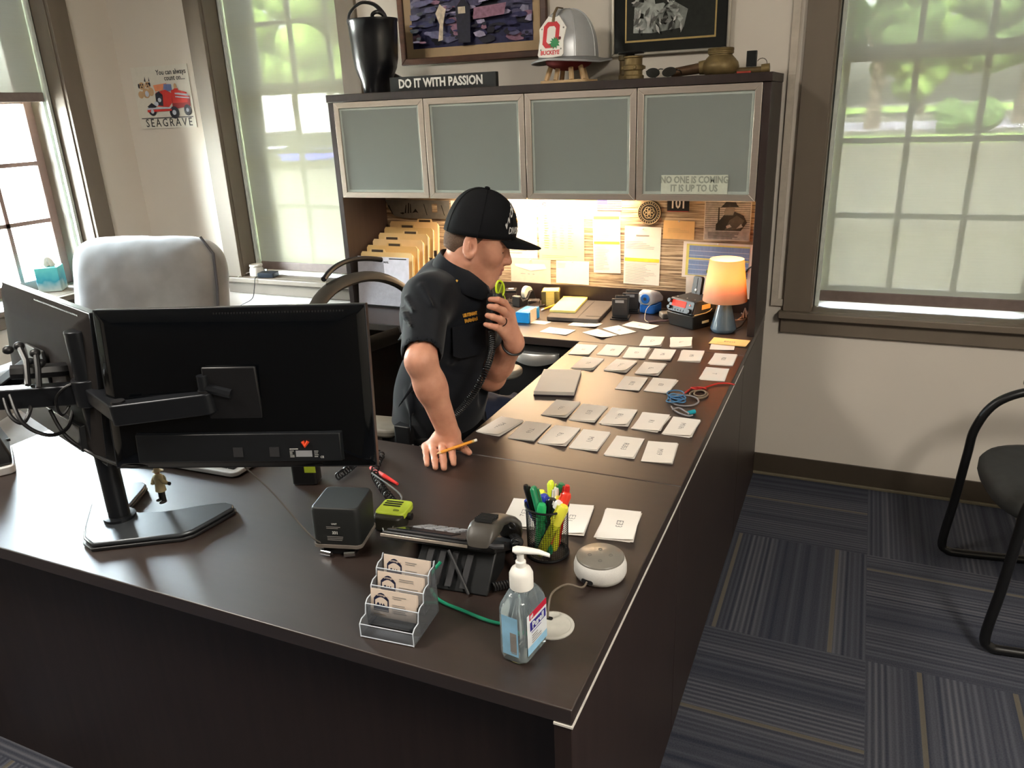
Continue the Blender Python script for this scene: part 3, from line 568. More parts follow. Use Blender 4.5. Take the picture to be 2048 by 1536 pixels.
for x, y in ((-.046, .105), (.046, .105), (-.043, .03), (.043, .03)): MB().at(SHT).ell((x, y, .0025), (.0032, .0032, .002), 10, 6).build('rivet', mat('nickel rivet', (160, 156, 150), .35, metal=.8), sh)
m = MB().at(HT_).tube([(0, -.122, .12), (0, -.112, .150), (0, -.088, .172), (0, -.05, .172)], .004, 8, sq=(1.6, .6)); m.build('shield_holder', mat('bronze holder', (128, 110, 84), .4, metal=.6), HM)
# brass hydrant coupling with black hand wheel
CQ = thing('brass_coupling', (-.53, -.2, HT), 'upright brass hose coupling with a black disc on top beside the helmet', 'coupling')
m = MB().lathe([(.036, 0), (.040, .004), (.040, .014), (.034, .018), (.034, .032), (.039, .036), (.039, .050), (.033, .053), (.033, .075), (.037, .079), (.037, .083), (.02, .085)], 24, (-.522, -.215, HT)); m.build('body', BRASS, CQ, smooth=30)
for k in range(4):
    a = k*PI/2+.4; MB().cbox((-.522+.040*math.cos(a), -.215+.040*math.sin(a), HT+.043), (.010, .010, .012)).build('lug', BRASS, CQ, bev=.002)
m = MB().lathe([(.026, 0), (.026, .018), (.022, .022), (.022, .07), (.026, .074), (.026, .09)], 20, (-.565, -.175, HT)); m.build('side_outlet', BRASSD, CQ, smooth=30)
m = MB().lathe([(.012, .083), (.014, .090), (.048, .092), (.051, .096), (.048, .100), (.02, .102)], 28, (-.535, -.2, HT)); m.build('hand_wheel', mat('black wheel', (24, 26, 28), .35), CQ, smooth=40)
# sunglasses
SG = thing('sunglasses', (-.405, -.25, HT), 'dark sunglasses lying on the hutch top beside the brass nozzle', 'sunglasses')
DL = mat('dark lens', (12, 14, 16), .08, coat=.6)
for s in (-1, 1):
    m = MB().at(tr(-.405+s*.030, -.262, HT+.020) @ rot('X', math.radians(64)) @ rot('Z', s*.15)); m.prism([(x*.026, y*.018) for x, y in ring(0, 0, 1, 1, 18)], -.0015, .0015); m.build('lens', DL, SG)
    MB().tube(spline([(-.405+s*.056, -.258, HT+.026), (-.405+s*.058+.004, -.215, HT+.022), (-.405+s*.050+.008, -.175, HT+.006)], 5), .0022, 6).build('temple', DL, SG)
MB().tube([(-.413, -.264, HT+.030), (-.405, -.266, HT+.032), (-.397, -.264, HT+.030)], .002, 6).build('bridge', DL, SG)
# brass nozzle lying down
NZ = thing('brass_nozzle', (-.22, -.16, HT), 'brass deluge nozzle with thick pipe lying on the hutch top', 'nozzle')
m = MB().lathe([(.045, .0), (.062, .012), (.068, .03), (.064, .046), (.050, .062), (.042, .070), (.042, .074), (.046, .075), (.046, .094), (.042, .096), (.036, .096), (.034, .08)], 28, (-.210, -.155, HT)); m.build('bowl', BRASS, NZ, smooth=40)
for z in (.079, .085, .090): MB().lathe([(.0462, z), (.048, z+.0015), (.0462, z+.003)], 28, (-.210, -.155, HT), cap=False).build('thread', BRASS, NZ)
m = MB().cyl((-.262, -.165, HT+.032), (-.385, -.185, HT+.018), .020, .0155); m.build('pipe', mat('bronze pipe', (98, 76, 56), .4, metal=.6, var=.2), NZ)
MB().cyl((-.255, -.163, HT+.033), (-.285, -.168, HT+.030), .026, .023).build('collar', BRASS, NZ)
# small tools at the right end
TK = thing('multi_tool', (-.10, -.15, HT), 'brass and red pocket tool with wire loop at the right end of the hutch top', 'tool')
MB().cyl((-.150, -.16, HT+.013), (-.045, -.16, HT+.013), .012).build('barrel', BRASSD, TK)
MB().cyl((-.062, -.16, HT+.016), (-.034, -.16, HT+.018), .016).build('end_cap', BRASS, TK)
MB().cbox((-.12, -.185, HT+.006), (.05, .012, .010)).build('red_grip', mat('red grip', (170, 60, 44), .5), TK, bev=.002)
MB().tube(arc((-.062, -.16, HT+.034), .018, -60, 150, 10), .0016, 6).build('wire_loop', mat('steel wire', (120, 112, 104), .35, metal=.8), TK)
LB = thing('lighter', (-.098, -.14, HT+.025), 'small black lighter standing upright on the pocket tool', 'lighter')
MB().cbox((-.098, -.162, HT+.052), (.036, .016, .054)).build('body', mat('black plastic', (24, 26, 26), .35), LB, bev=.002)
MB().cbox((-.098, -.162, HT+.0275), (.034, .014, .005)).build('white_band', PAPER, LB)
# ---------------------------------------------------------------- pinned to the tack panel
TY = -.0245
def sheet(name, x0, x1, z0, z1, m, label, cat, polys=(), mats=(), tilt=0., dy=0., curl=.004):
    t = thing(name, ((x0+x1)/2, TY, (z0+z1)/2), label, cat); w_, h = x1-x0, z1-z0
    T = wallT((x0+x1)/2, TY-.0006-dy, (z0+z1)/2) @ rot('Z', math.radians(tilt)) @ tr(-w_/2, -h/2, 0)
    k = MB().at(T); n = 8; F_ = []; Bk = []
    for i in range(n+1):
        v = i/n; c = curl*(1-v)**3
        F_.append([(0, v*h, c+.0004), (w_, v*h, c+.0004)])
    k.loft(F_, cap=False, closed=False); o = k.build('page', m, t, smooth=0); sl = o.modifiers.new('thick', 'SOLIDIFY'); sl.thickness = .0004
    if polys: art('print', T @ tr(0, 0, curl*.0+.0010), w_, h, [(a, [(u, v) for u, v in p]) for a, p in polys], list(mats), t).location.y -= 0
    for u in (.5,): MB().at(T).ell((u*w_, h*.965, .003), (.0035, .0035, .003), 10, 6).build('push_pin', mat('clear pin', (230, 226, 216), .3), t)
    return t, T
CREAM = mat('cream paper', (238, 214, 160), .8, var=.02); ORA = mat('peach card', (232, 190, 128), .8, var=.03)
pm = [GINK, YEL, INK, TAN]
sheet('notice_sheet', -1.445, -1.220, .945, 1.187, PAPER, 'white sheet pinned behind the cap under the light bar', 'paper', linesof(0, .1, .1, .9, .8, 14, 2, .3), pm, curl=0)
sheet('notice_sheet', -1.210, -1.012, .930, 1.187, PAPER, 'white notice with a pale orange heading left of the cream sheet', 'paper', [(3, R4(.2, .66, .8, .69))]+linesof(0, .1, .08, .9, .6, 12, 3, .25), pm, curl=0)
sheet('cream_sheet', -1.003, -.787, .927, 1.187, CREAM, 'cream sheet with columns of print to the right of the cap', 'paper', sum([linesof(3, .12+.18*k, .2, .24+.18*k, .8, 14, k+5, .3) for k in range(4)], [])+linesof(3, .08, .04, .92, .10, 2, 1, .3), pm, curl=0)
t, T = sheet('price_list', -.745, -.621, .880, 1.147, PAPER, 'tall narrow list with a yellow band hanging under the flag', 'paper', [(1, R4(.03, .88, .97, .93)), (1, R4(.03, .48, .97, .52))]+linesof(0, .06, .05, .6, .46, 20, 2, .25)+linesof(0, .06, .54, .8, .86, 14, 3, .25), pm, 1, curl=0)
t, T = sheet('schedule_sheet', -.604, -.445, .836, 1.087, PAPER, 'two part white schedule with yellow stripe at mid height', 'paper', [(1, R4(.02, .40, .98, .46)), (0, R4(.32, .84, .68, .86))]+linesof(0, .05, .03, .95, .38, 16, 4, .2)+linesof(0, .05, .62, .9, .76, 5, 6, .25), pm, -1, curl=0)
sheet('memo_card', -.435, -.304, 1.038, 1.115, ORA, 'peach memo card pinned under the round medallion and number plaque', 'card', linesof(3, .15, .35, .85, .6, 3, 2, .3), pm, -1, curl=0)
sheet('envelope_card', -1.148, -.949, .817, .928, mat('grey envelope', (204, 198, 180), .8, var=.05), 'open grey envelope with a folded paper pinned beside the officer\'s chin', 'envelope', [(0, [(.1, .76), (.85, .82), (.9, .62), (.5, .5), (.12, .66)]), (2, R4(.25, .36, .37, .38)), (2, R4(.43, .35, .48, .38)), (2, R4(.55, .35, .6, .38))], [PAPER, PAPER, GINK], -1, curl=0)
sheet('blank_card', -.922, -.765, .822, .928, PAPER, 'blank white card pinned above the yellow note cube', 'card', linesof(0, .04, .66, .3, .9, 4, 5, .2), pm, -1, curl=0)
BLU = mat('flag blue', (58, 62, 140), .7); RD = mat('flag red', (176, 60, 60), .7); mapm = [mat('map blue', (126, 152, 196), .7, var=.15, vs=30, stretch=(20, 1, 1)), mat('map yellow', (222, 214, 120), .7), mat('map green', (70, 130, 70), .7), mat('map pale', (196, 208, 220), .7)]
PL = [(k % 2, R4(0, k/13, 1, (k+1)/13)) for k in range(13)]+[(2, R4(0, 6/13, .42, 1))]
t, T = sheet('flag_card', -.726, -.617, 1.150, 1.212, PAPER, 'small printed flag pinned right under the hutch shelf', 'flag', [((1, 0)[a] if a < 2 else 2, p) for a, p in PL], [PAPER, RD, BLU], curl=0)
PL = [(1, R4(.05, .06, .95, .94)), (0, R4(.09, .08, .95, .90))]+[(3, R4(.09, .1+.13*k, .95, .115+.13*k)) for k in range(6)]+[(1, R4(.09, .52, .95, .56)), (2, R4(.36, .16, .52, .24))]
t, T = sheet('district_chart', -.349, -.064, .876, 1.027, PAPER, 'blue and yellow chart pinned behind the table lamp', 'chart', PL, mapm, -1.5, curl=0)
sheet('blank_sheet', -.330, -.062, .800, .880, PAPER, 'white sheet behind the radio and lamp, under the blue chart', 'paper', curl=0, dy=.006)
# medallion
MD = thing('medallion', (-.498, TY, 1.147), 'round bronze and black medallion fixed to the tack panel', 'medallion')
BRZ = mat('bronze relief', (176, 158, 124), .4, metal=.4); MT = wallT(-.496, TY, 1.147)
MB().at(MT).lathe([(.049, 0), (.051, .001), (.051, .005), (.049, .006), (.047, .0055), (.001, .0050)], 40).build('disc', mat('medallion black', (40, 36, 30), .5), MD, smooth=30)
m = MB().at(MT); m.tube([(.048*math.cos(a), .048*math.sin(a), .006) for a in [2*PI*k/40 for k in range(40)]], .0022, 6, True); m.tube([(.035*math.cos(a), .035*math.sin(a), .006) for a in [2*PI*k/32 for k in range(32)]], .0014, 6, True); m.build('rim', BRZ, MD)
m = MB().at(MT)
for k in range(6): a = k*PI/3; m.tube([(.012*math.cos(a)+.013*math.cos(b), .012*math.sin(a)+.013*math.sin(b), .006) for b in [2*PI*j/16 for j in range(16)]], .0014, 5, True)
m.build('rosette', BRZ, MD)
m = MB().at(MT)
for k in range(26): a = 2*PI*k/26; m.cbox((.0415*math.cos(a), .0415*math.sin(a), .0056), (.003, .005, .002))
m.build('border_marks', BRZ, MD)
NP = thing('number_plaque', (-.374, TY, 1.156), 'black plaque with white number 101 under the hutch shelf', 'plaque')
MB().box(-.420, -.330, TY-.006, TY-.0005, 1.155, 1.222).build('plate', mat('black plaque', (26, 26, 28), .5), NP); MB().box(-.420, -.330, TY-.0062, TY-.006, 1.1535, 1.1555).build('red_line', RD, NP)
lettering('101', .062, PAPER, wallT(-.375, TY-.0064, 1.1865), NP, bold=.025, sx=.72)
# black and white fire fighter print
FP = thing('photo_print', (-.174, TY, 1.115), 'black and white print of a seated firefighter with text, pinned at the right', 'print')
MB().box(-.266, -.080, TY-.003, TY-.0005, 1.038, 1.205).build('page', mat('print paper', (214, 204, 186), .7), FP)
q = [mat('print '+str(v), (v, v-6, v-14), .7, var=.2, vs=60) for v in (40, 84, 130, 186)]
PL = [(3, R4(.02, .02, .98, .97))]+[(2, R4(.02, .30+.05*k, .98, .32+.05*k)) for k in range(13)]+[(0, [(.26, .25), (.80, .25), (.92, .45), (.84, .62), (.62, .72), (.45, .66), (.34, .5), (.26, .4)]), (1, [(.45, .26), (.78, .28), (.86, .5), (.7, .62), (.55, .5)]), (2, [(.44, .62), (.62, .62), (.66, .78), (.60, .84), (.46, .80), (.42, .70)]), (0, [(.34, .80), (.74, .82), (.70, .86), (.66, .93), (.46, .94), (.40, .86)]), (3, [(.5, .3), (.6, .34), (.56, .4), (.48, .36)]), (3, [(.7, .3), (.84, .34), (.8, .42)]), (0, R4(.30, .3, .33, .8))]+linesof(0, .1, .05, .9, .22, 5, 3, .35)
art('print', wallT(-.266, TY-.0032, 1.038), .186, .167, PL, q, FP)
MG = thing('badge_magnet', (-.976, TY, 1.178), 'small red and white round pin at the top of the cream sheet', 'pin')
MT = wallT(-.972, TY-.0005, 1.176); MB().at(MT).lathe([(.012, 0), (.0125, .001), (.012, .003), (.002, .0032)], 20).build('disc', PAPER, MG); MB().at(MT).tube([(.0065*math.cos(2*PI*k/16), .008*math.sin(2*PI*k/16), .0035) for k in range(16)], .0022, 6, True).build('red_ring', OR_, MG)
# grey metal plate with cut-outs
GP = thing('cutout_plate', (-1.63, TY, 1.145), 'grey metal plate with jagged cut-outs pinned above the manila folders', 'plate')
m = MB().at(wallT(-1.802, TY-.001, 1.100)); m.prism([(0, .084), (.012, .05), (.04, .012), (.09, .002), (.349, 0), (.351, .087), (0, .087)], 0, .0025); m.build('plate', mat('grey sheet metal', (128, 126, 120), .45, metal=.5, var=.1), GP)
PL = [(0, p) for p in ([(.22, .3), (.28, .34), (.30, .28), (.27, .22)], [(.30, .3), (.33, .75), (.34, .75), (.325, .28)], [(.35, .3), (.37, .85), (.385, .85), (.37, .28)], [(.39, .32), (.40, .8), (.41, .8), (.41, .3)], [(.42, .3), (.48, .55), (.52, .32), (.48, .36)], [(.61, .8), (.62, .8), (.66, .2), (.65, .2)], [(.88, .75), (.89, .75), (.93, .2), (.92, .2)], [(.04, .7), (.06, .72), (.12, .2), (.10, .25)])]+[(1, R4(.74, .36, .82, .82))]
art('cut_outs', wallT(-1.805, TY-.0037, 1.100), .351, .087, PL, [mat('black gap', (18, 16, 14), .8), tm], GP)
# stepped file sorter with manila folders
FS = thing('file_sorter', (-1.64, -.2, T0), 'black stepped sorter standing on the credenza holding manila folders', 'file sorter')
m = MB().box(-1.785, -1.50, -.345, -.055, T0+.001, T0+.008)
for k in range(6): m.box(-1.785, -1.50, -.335+k*.048, -.332+k*.048, T0+.008, T0+.10+k*.025)
m.build('rack', mat('black mesh metal', (30, 30, 32), .4), FS)
MAN = [mat('manila %d' % k, c, .75, var=.05, vs=15) for k, c in enumerate(((226, 196, 138), (220, 188, 126), (230, 202, 150)))]
LBL = mat('dark tab label', (70, 58, 44), .6)
names6 = ('frontmost manila folder in the stepped sorter, behind the white sheet', 'second manila folder from the front in the sorter', 'third manila folder from the front in the sorter', 'fourth manila folder from the front in the sorter', 'fifth manila folder from the front in the sorter', 'rearmost and tallest manila folder in the sorter')
tabs = (.30, .52, .36, .62, .45, .70)
for k in range(6):
    y = -.322+k*.048; z1 = .985+k*.0205; x0, x1 = -1.79+.002*k, -1.512
    f = thing('file_folder', ((x0+x1)/2, y, T0+.01), names6[k], 'folder', 'manila folders in the stepped sorter')
    T = tr(x0, y, T0+.010) @ rot('X', math.radians(-7)); L_ = x1-x0; h = (z1-T0-.010)/math.cos(math.radians(7)); a = L_*tabs[k]-.035
    po = [(0, 0), (L_, 0), (L_, h-.012), (L_-.008, h), (a+.085, h), (a+.080, h+.013), (a+.005, h+.013), (a, h), (.008, h), (0, h-.012)]
    m = MB().at(T @ rot('X', PI/2)); m.prism(po, -.001, .0005); m.prism([(p[0], p[1]-(.008 if p[1] > .1 else 0)) for p in po[:4]+po[8:]], -.014, -.012); m.build('cover', MAN[k % 3], f)
    MB().at(T).box(a+.012, a+.074, -.0012, -.0003, h-.001, h+.010).build('tab_label', LBL, f)
    MB().at(T).box(.004, L_-.004, .003, .010, .002, h-.012).build('papers', PAPER, f)
WS = thing('mail_sheet', (-1.65, -.345, T0+.01), 'white printed sheet standing at the front of the file sorter', 'paper')
T = tr(-1.79, -.349, T0+.011) @ rot('X', math.radians(-7)); MB().at(T).box(0, .275, -.0006, .0, 0, .222).build('page', mat('bluish white sheet', (206, 204, 214), .8), WS)
lettering('MAIL', .013, INK, T @ tr(.155, -.0009, .198) @ rot('X', PI/2), WS, bold=.02)
MB().at(T).box(.17, .262, -.0009, -.0006, .212, .217).build('black_line', INK, WS)
# ---------------------------------------------------------------- points on real surfaces (camera ray meets a plane)
_F = 1535.3
def _ray(u, v): return _X*((u-1024)/_F)+_Y*((v-768)/_F)+_Z
_C = Vector((.3167, -3.2698, 1.5896))
def G(u, v, z=T0): r = _ray(u, v); return _C+r*((z-_C[2])/r[2])
def V(u, v, y): r = _ray(u, v); return _C+r*((y-_C[1])/r[1])
def Dp(u, v, d): return _C+_ray(u, v)*d
# ---------------------------------------------------------------- index cards
CARD = mat('index card', (226, 220, 212), .75, var=.015, vs=20); PENC = mat('pencil writing', (120, 116, 116), .8)
def card(x, y, ang, code, label, n=2, land=False, L_=.127, W_=.077, z=T0, m_=None, seed=0):
    r = random.Random(seed or int(abs(x*1e4)+abs(y*1e3))); t = thing('index_card', (x, y, z), label, 'card', 'index cards laid out on the desk')
    m = MB(); w_, l_ = (L_, W_) if land else (W_, L_)
    for k in range(n):
        T = tr(x+(r.uniform(-.003, .003) if k < n-1 else 0), y+(r.uniform(-.004, .004) if k < n-1 else 0), z+.0003+k*.0009) @ rot('Z', math.radians(ang+(r.uniform(-4, 4) if k < n-1 else 0))) @ tr(-w_/2, -l_/2, 0)
        c1, c2 = r.uniform(.001, .006)*(1 if k == n-1 else .3), r.uniform(0, .003)*(1 if k == n-1 else .2); P = []
        for i in range(6):
            for j in range(6):
                u, v = i/5, j/5; P.append((u*w_, v*l_, c1*(u*u*(1-v)**2)*1.4+c2*(u*v)**2))
        m.at(T).add(P, [(i*6+j, (i+1)*6+j, (i+1)*6+j+1, i*6+j+1) for i in range(5) for j in range(5)])
    o = m.build('stock', m_ or CARD, t, smooth=0); sl = o.modifiers.new('thick', 'SOLIDIFY'); sl.thickness = .0005; sl.offset = -1
    if code: lettering(code, .021, PENC, tr(x, y, z+.0003+(n-1)*.0009+.0012) @ rot('Z', math.radians(ang+(0 if land else -90))) @ tr(0, 0, 0), t, 'handwriting', bold=-.012, ext=.0001)
    return t
ordn = ('first', 'second', 'third', 'fourth', 'fifth', 'sixth')
rowF = [(-.556, -1.457, -10, 'M521'), (-.461, -1.462, -1, 'T16'), (-.373, -1.464, -1, 'R51'), (-.285, -1.465, 1, 'M71'), (-.185, -1.478, 1, 'R353'), (-.091, -1.482, 6, 'M19')]
for i, (x, y, a, c) in enumerate(rowF): card(x, y, a, c, 'index card, %s from left in the nearest row on the return%s' % (ordn[i], ', by the officer' if i == 0 else ', at the right edge' if i == 5 else ''), 2)
for i, (x, y, a, c) in enumerate([(-.437, -1.277, 0, '153'), (-.349, -1.284, 1, 'E13'), (-.256, -1.286, 1, 'E112'), (-.161, -1.294, -1, 'R1'), (-.073, -1.301, -1, 'M181')]): card(x, y, a, c, 'index card, %s from left in the second nearest row' % ordn[i], 3)
card(-.297, -1.003, 1, 'R12', 'left index card of the pair in the middle of the return'); card(-.206, -.991, 1, 'E3', 'right index card of the pair in the middle of the return', 3)
for i, (x, y, a, c) in enumerate([(-.495, -.852, -1, 'T1'), (-.380, -.845, -4, 'L151'), (-.275, -.845, 0, 'E2')]): card(x, y, a, c, 'index card, %s of three stacks behind the paper pad' % ('left', 'middle', 'right')[i], 4)
card(-.066, -.832, 0, 'T', 'single index card at the right desk edge just behind the red cord')
for i, (x, y, a, c) in enumerate([(-.562, -.706, 3, '11'), (-.458, -.681, 2, 'R2'), (-.367, -.688, 5, 'E1'), (-.274, -.680, 3, 'M2'), (-.174, -.667, 4, 'M3'), (-.063, -.672, 1, 'R21')]): card(x, y, a, c, 'index card, %s from left in the rear row of six' % ordn[i], 3)
card(-.348, -.534, 6, 'C31', 'left of two index card stacks before the black radio', 3); card(-.243, -.515, 9, 'T2', 'right of two index card stacks, nearer the lamp', 3)
for x, y, a, c, l in ((-.741, -.497, -10, '311', 'card lying nearest the front edge of the credenza beside the blue box'), (-.667, -.371, -7, '27', 'card lying right in front of the yellow pad and black folio'), (-.569, -.487, -34, '14', 'tilted card right of centre near the credenza front edge'), (-.510, -.416, -39, '8', 'tilted card behind the other tilted card on the credenza')): card(x, y, a, c, 'index '+l, 1, True, .122, .078)
card(-.447, -.331, -20, '41', 'tilted two card stack just left of the black radio', 2, True)
MANC = mat('manila card', (234, 196, 130), .75, var=.03)
card(-.090, -.527, 5, '', 'white card partly covered by the manila card near the lamp', 1, True, .085, .075, T0, None, 3)
card(-.074, -.466, -3, 'ENG', 'manila card lying in front of the table lamp', 2, True, .134, .082, T0+.002, MANC)
card(-.298, -1.891, 10, 'E32', 'index card half hidden on the left side of the pen cup', 2); card(-.190, -1.879, 8, 'E31', 'index card half hidden on the right side of the pen cup', 3); card(-.086, -1.867, 7, 'E33', 'index card marked E33 lying beside the round smart speaker', 3)
NB = thing('paper_pad', (-.52, -1.08, T0), 'thick pad of large blank cards with dark backing on the return', 'pad')
T = tr(-.520, -1.080, T0) @ rot('Z', math.radians(13)); MB().at(T).box(-.064, .064, -.108, .108, .0005, .004).build('backing', mat('dark backing', (52, 44, 52), .6), NB)
m = MB().at(T)
for k in range(8): m.box(-.063+.0006*(k % 3), .063+.0006*(k % 2), -.107, .107-.0008*(k % 3), .0042+k*.0014, .0042+k*.0014+.0012)
m.build('sheets', CARD, NB)
# lanyard and cables by the right edge
LY = thing('lanyard', G(1380, 800), 'tangled red, blue and grey lanyard cords at the right edge of the return', 'lanyard')
def deskpath(pts, dz=.004, n=8): return [Vector((p.x, p.y, p.z)) for p in spline([G(u, v, T0+dz+(q[0] if q else 0)) for u, v, *q in pts], n)]
z4 = lambda a, b, *q: (940+a*.293, 640+b*.293, *q)
MB().tube(deskpath([z4(1440, 525), z4(1475, 492), z4(1520, 465), z4(1575, 460, .006), z4(1612, 470, .004), z4(1560, 462, .002), z4(1510, 462, .006), z4(1560, 472, .004), z4(1640, 448), z4(1700, 433), z4(1755, 432), z4(1806, 441)]), .0026, 8).build('red_cord', mat('red cord', (176, 40, 34), .6), LY)
m = MB()
for k in range(5):
    c = G(*z4(1402+(-12, 9, -4, 14, 0)[k], 548+(-10, 6, 14, -2, -20)[k])); t0 = (.3, 1.1, -.5, .8, -.2)[k]; m.tube([(c.x+(.016+.002*k)*math.cos(a)*math.cos(t0)-.030*math.sin(a)*math.sin(t0), c.y+.016*math.cos(a)*math.sin(t0)+.030*math.sin(a)*math.cos(t0), T0+.004+.0022*k+.0016*math.sin(a+k)) for a in [2*PI*j/24 for j in range(24)]], .0020, 6, True)
m.build('blue_cord', mat('blue cord', (66, 116, 158), .6), LY)
m = MB(); c = G(*z4(1462, 560)); m.tube([(c.x+.042*math.cos(a), c.y+.040*math.sin(a), T0+.005+.002*math.sin(a)) for a in [2*PI*j/30 for j in range(30)]], .0026, 6, True)
m.tube(deskpath([z4(1375, 590), z4(1400, 620), z4(1440, 640), z4(1490, 655), z4(1520, 650)]), .0026, 6); m.tube(deskpath([z4(1380, 610), z4(1425, 600), z4(1470, 625), z4(1495, 640)], .008), .0026, 6); m.build('grey_cord', mat('grey cord', (132, 128, 130), .6), LY)
m = MB(); c = G(*z4(1560, 515)); m.tube([(c.x+.026*math.cos(a), c.y+.034*math.sin(a), T0+.004) for a in [2*PI*j/26 for j in range(26)]], .0028, 6, True); m.tube([(c.x+.017*math.cos(a)+.004, c.y+.026*math.sin(a), T0+.008) for a in [2*PI*j/26 for j in range(26)]], .0024, 6, True); m.build('taupe_loop', mat('taupe cord', (126, 110, 92), .6), LY)
p0, p1 = G(*z4(1490, 650)), G(*z4(1533, 640)); MB().cyl((p0.x, p0.y, T0+.007), (p1.x, p1.y, T0+.007), .0065).build('teal_tip', mat('teal plastic', (28, 150, 168), .4), LY)
# ---------------------------------------------------------------- credenza top
BP = mat('matte black plastic', (26, 26, 28), .42, var=.05); DGP = mat('charcoal plastic', (52, 52, 54), .45, var=.05); GRP = mat('grey plastic', (150, 152, 156), .45, var=.04)
CLR = mat('clear acrylic', (246, 250, 252), .02, var=0, trans=1., ior=1.25)
# table lamp
lx, ly = -.122, -.318
L = thing('table_lamp', (lx, ly, T0), 'lit small table lamp with cream cone shade and blue grey ceramic base', 'lamp')
MB().lathe([(.040, 0), (.044, .003), (.050, .014), (.0495, .018), (.024, .115), (.022, .124), (.010, .128)], 36, (lx, ly, T0)).build('base', mat('blue grey glaze', (82, 98, 110), .22, var=.08, vs=60, stretch=(1, 1, .1), coat=.4), L, smooth=50)
sm, st_, sb, so_ = nodes_mat('lamp shade fabric'); d = st_.nodes.new('ShaderNodeBsdfDiffuse'); f = st_.nodes.new('ShaderNodeBsdfTranslucent'); x_ = st_.nodes.new('ShaderNodeMixShader'); x_.inputs[0].default_value = .45
nz = st_.nodes.new('ShaderNodeTexNoise'); nz.inputs['Scale'].default_value = 200; cr = st_.nodes.new('ShaderNodeValToRGB'); cr.color_ramp.elements[0].color = (*lin((226, 196, 168)), 1); cr.color_ramp.elements[1].color = (*lin((242, 216, 190)), 1); st_.links.new(nz.outputs[0], cr.inputs[0])
st_.links.new(cr.outputs[0], d.inputs[0]); f.inputs[0].default_value = (*lin((250, 190, 112)), 1); st_.links.new(d.outputs[0], x_.inputs[1]); st_.links.new(f.outputs[0], x_.inputs[2]); st_.links.new(x_.outputs[0], so_.inputs[0])
o = MB().lathe([(.0835, .124), (.0630, .283)], 48, (lx, ly, T0), cap=False).build('lamp_shade', sm, L, smooth=80); sl = o.modifiers.new('thick', 'SOLIDIFY'); sl.thickness = .0008
MB().cyl((lx, ly, T0+.126), (lx, ly, T0+.165), .012).build('socket', BRASS, L)
MB().ell((lx, ly, T0+.215), (.020, .020, .028), 16, 10).build('bulb', mat('lit bulb', (255, 220, 160), .4, emit=(255, 190, 110), es=18), L)
m = MB()
for a in (0, 2*PI/3, 4*PI/3): m.tube([(lx+.012*math.cos(a), ly+.012*math.sin(a), T0+.15), (lx+.080*math.cos(a), ly+.080*math.sin(a), T0+.128)], .0012, 6)
m.build('spider', BRASS, L)
pl = bpy.data.lights.new('lamp_bulb', 'POINT'); pl.energy = 1.2; pl.color = (1, .66, .32); pl.shadow_soft_size = .02; po_ = bpy.data.objects.new('lamp_bulb', pl); COL.objects.link(po_); po_.location = (lx, ly, T0+.250)
m = MB().tube(spline([(lx+.045, ly+.03, T0+.005), (-.06, -.24, T0+.012), (-.045, -.14, T0+.05), (-.040, -.10, T0+.12), (-.05, -.05, T0+.20), (-.09, -.03, T0+.17), (-.12, -.03, T0+.05)], 8), .0032, 8); m.build('power_cord', BP, L)
m = MB()
for k in range(5): m.tube(spline([(-.10+.012*k, -.16-.01*k, T0+.005+.006*k), (-.07, -.19+.02*k, T0+.015+.007*k), (-.045-.006*k, -.13, T0+.008), (-.085+.01*k, -.10, T0+.02+.005*k)], 6), .0028, 6)
tag(m.build('cable_bundle', mat('brown grey cable', (120, 98, 92), .5), loc=(-.08, -.15, T0)), 'heap of thin cables on the credenza behind the lamp', 'cables')
# mobile radio console
rz = math.atan2(-.343+.279, -.239+.346); RC = Matrix.Translation((-.257, -.252, T0)) @ rot('Z', rz)
RD_ = thing('mobile_radio', (-.257, -.252, T0), 'black two way radio in a console with a lit red display beside the lamp', 'radio')
m = MB().at(RC); w_ = .064
m.loft([[(-w_, -.062, .0), (w_, -.062, 0), (w_, .07, 0), (-w_, .07, 0)], [(-w_-.004, -.068, .03), (w_+.004, -.068, .03), (w_+.004, .074, .03), (-w_-.004, .074, .03)], [(-w_-.006, -.074, .058), (w_+.006, -.074, .058), (w_+.006, .078, .062), (-w_-.006, .078, .062)]]); m.build('console', mat('console black', (20, 20, 20), .4), RD_, bev=.004)
MB().at(RC).loft([[(-.066, -.070, .060), (.066, -.070, .060), (.066, .070, .060), (-.066, .070, .060)], [(-.064, -.052, .112), (.064, -.052, .112), (.064, .070, .112), (-.064, .070, .112)]]).build('body', DGP, RD_, bev=.003)
FT = RC @ tr(0, -.0705, .061) @ rot('X', math.radians(71))
MB().at(FT).rbox((0, .026, .001), (.128, .050, .006), .006).build('face', BP, RD_, bev=.001)
MB().at(FT).rbox((-.012, .034, .0045), (.070, .024, .002), .002).build('display', mat('red display', (200, 50, 40), .6, emit=(255, 54, 40), es=.42, spec=.2), RD_)
for k in range(5): MB().at(FT).rbox((-.044+.014*k, .009, .0045), (.010, .006, .003), .001).build('button', DGP, RD_)
MB().at(FT).cyl((.046, .012, .003), (.046, .012, .013), .010, .009).build('volume_knob', BP, RD_, bev=.001); MB().at(FT).cyl((-.056, .040, .003), (-.056, .040, .018), .008).build('channel_knob', BP, RD_); MB().at(FT).cyl((-.056, .014, .003), (-.056, .014, .014), .007).build('channel_knob', BP, RD_)
MB().at(FT).rbox((.044, .036, .0045), (.006, .006, .003), .002).build('orange_button', mat('orange button', (240, 90, 60), .4), RD_)
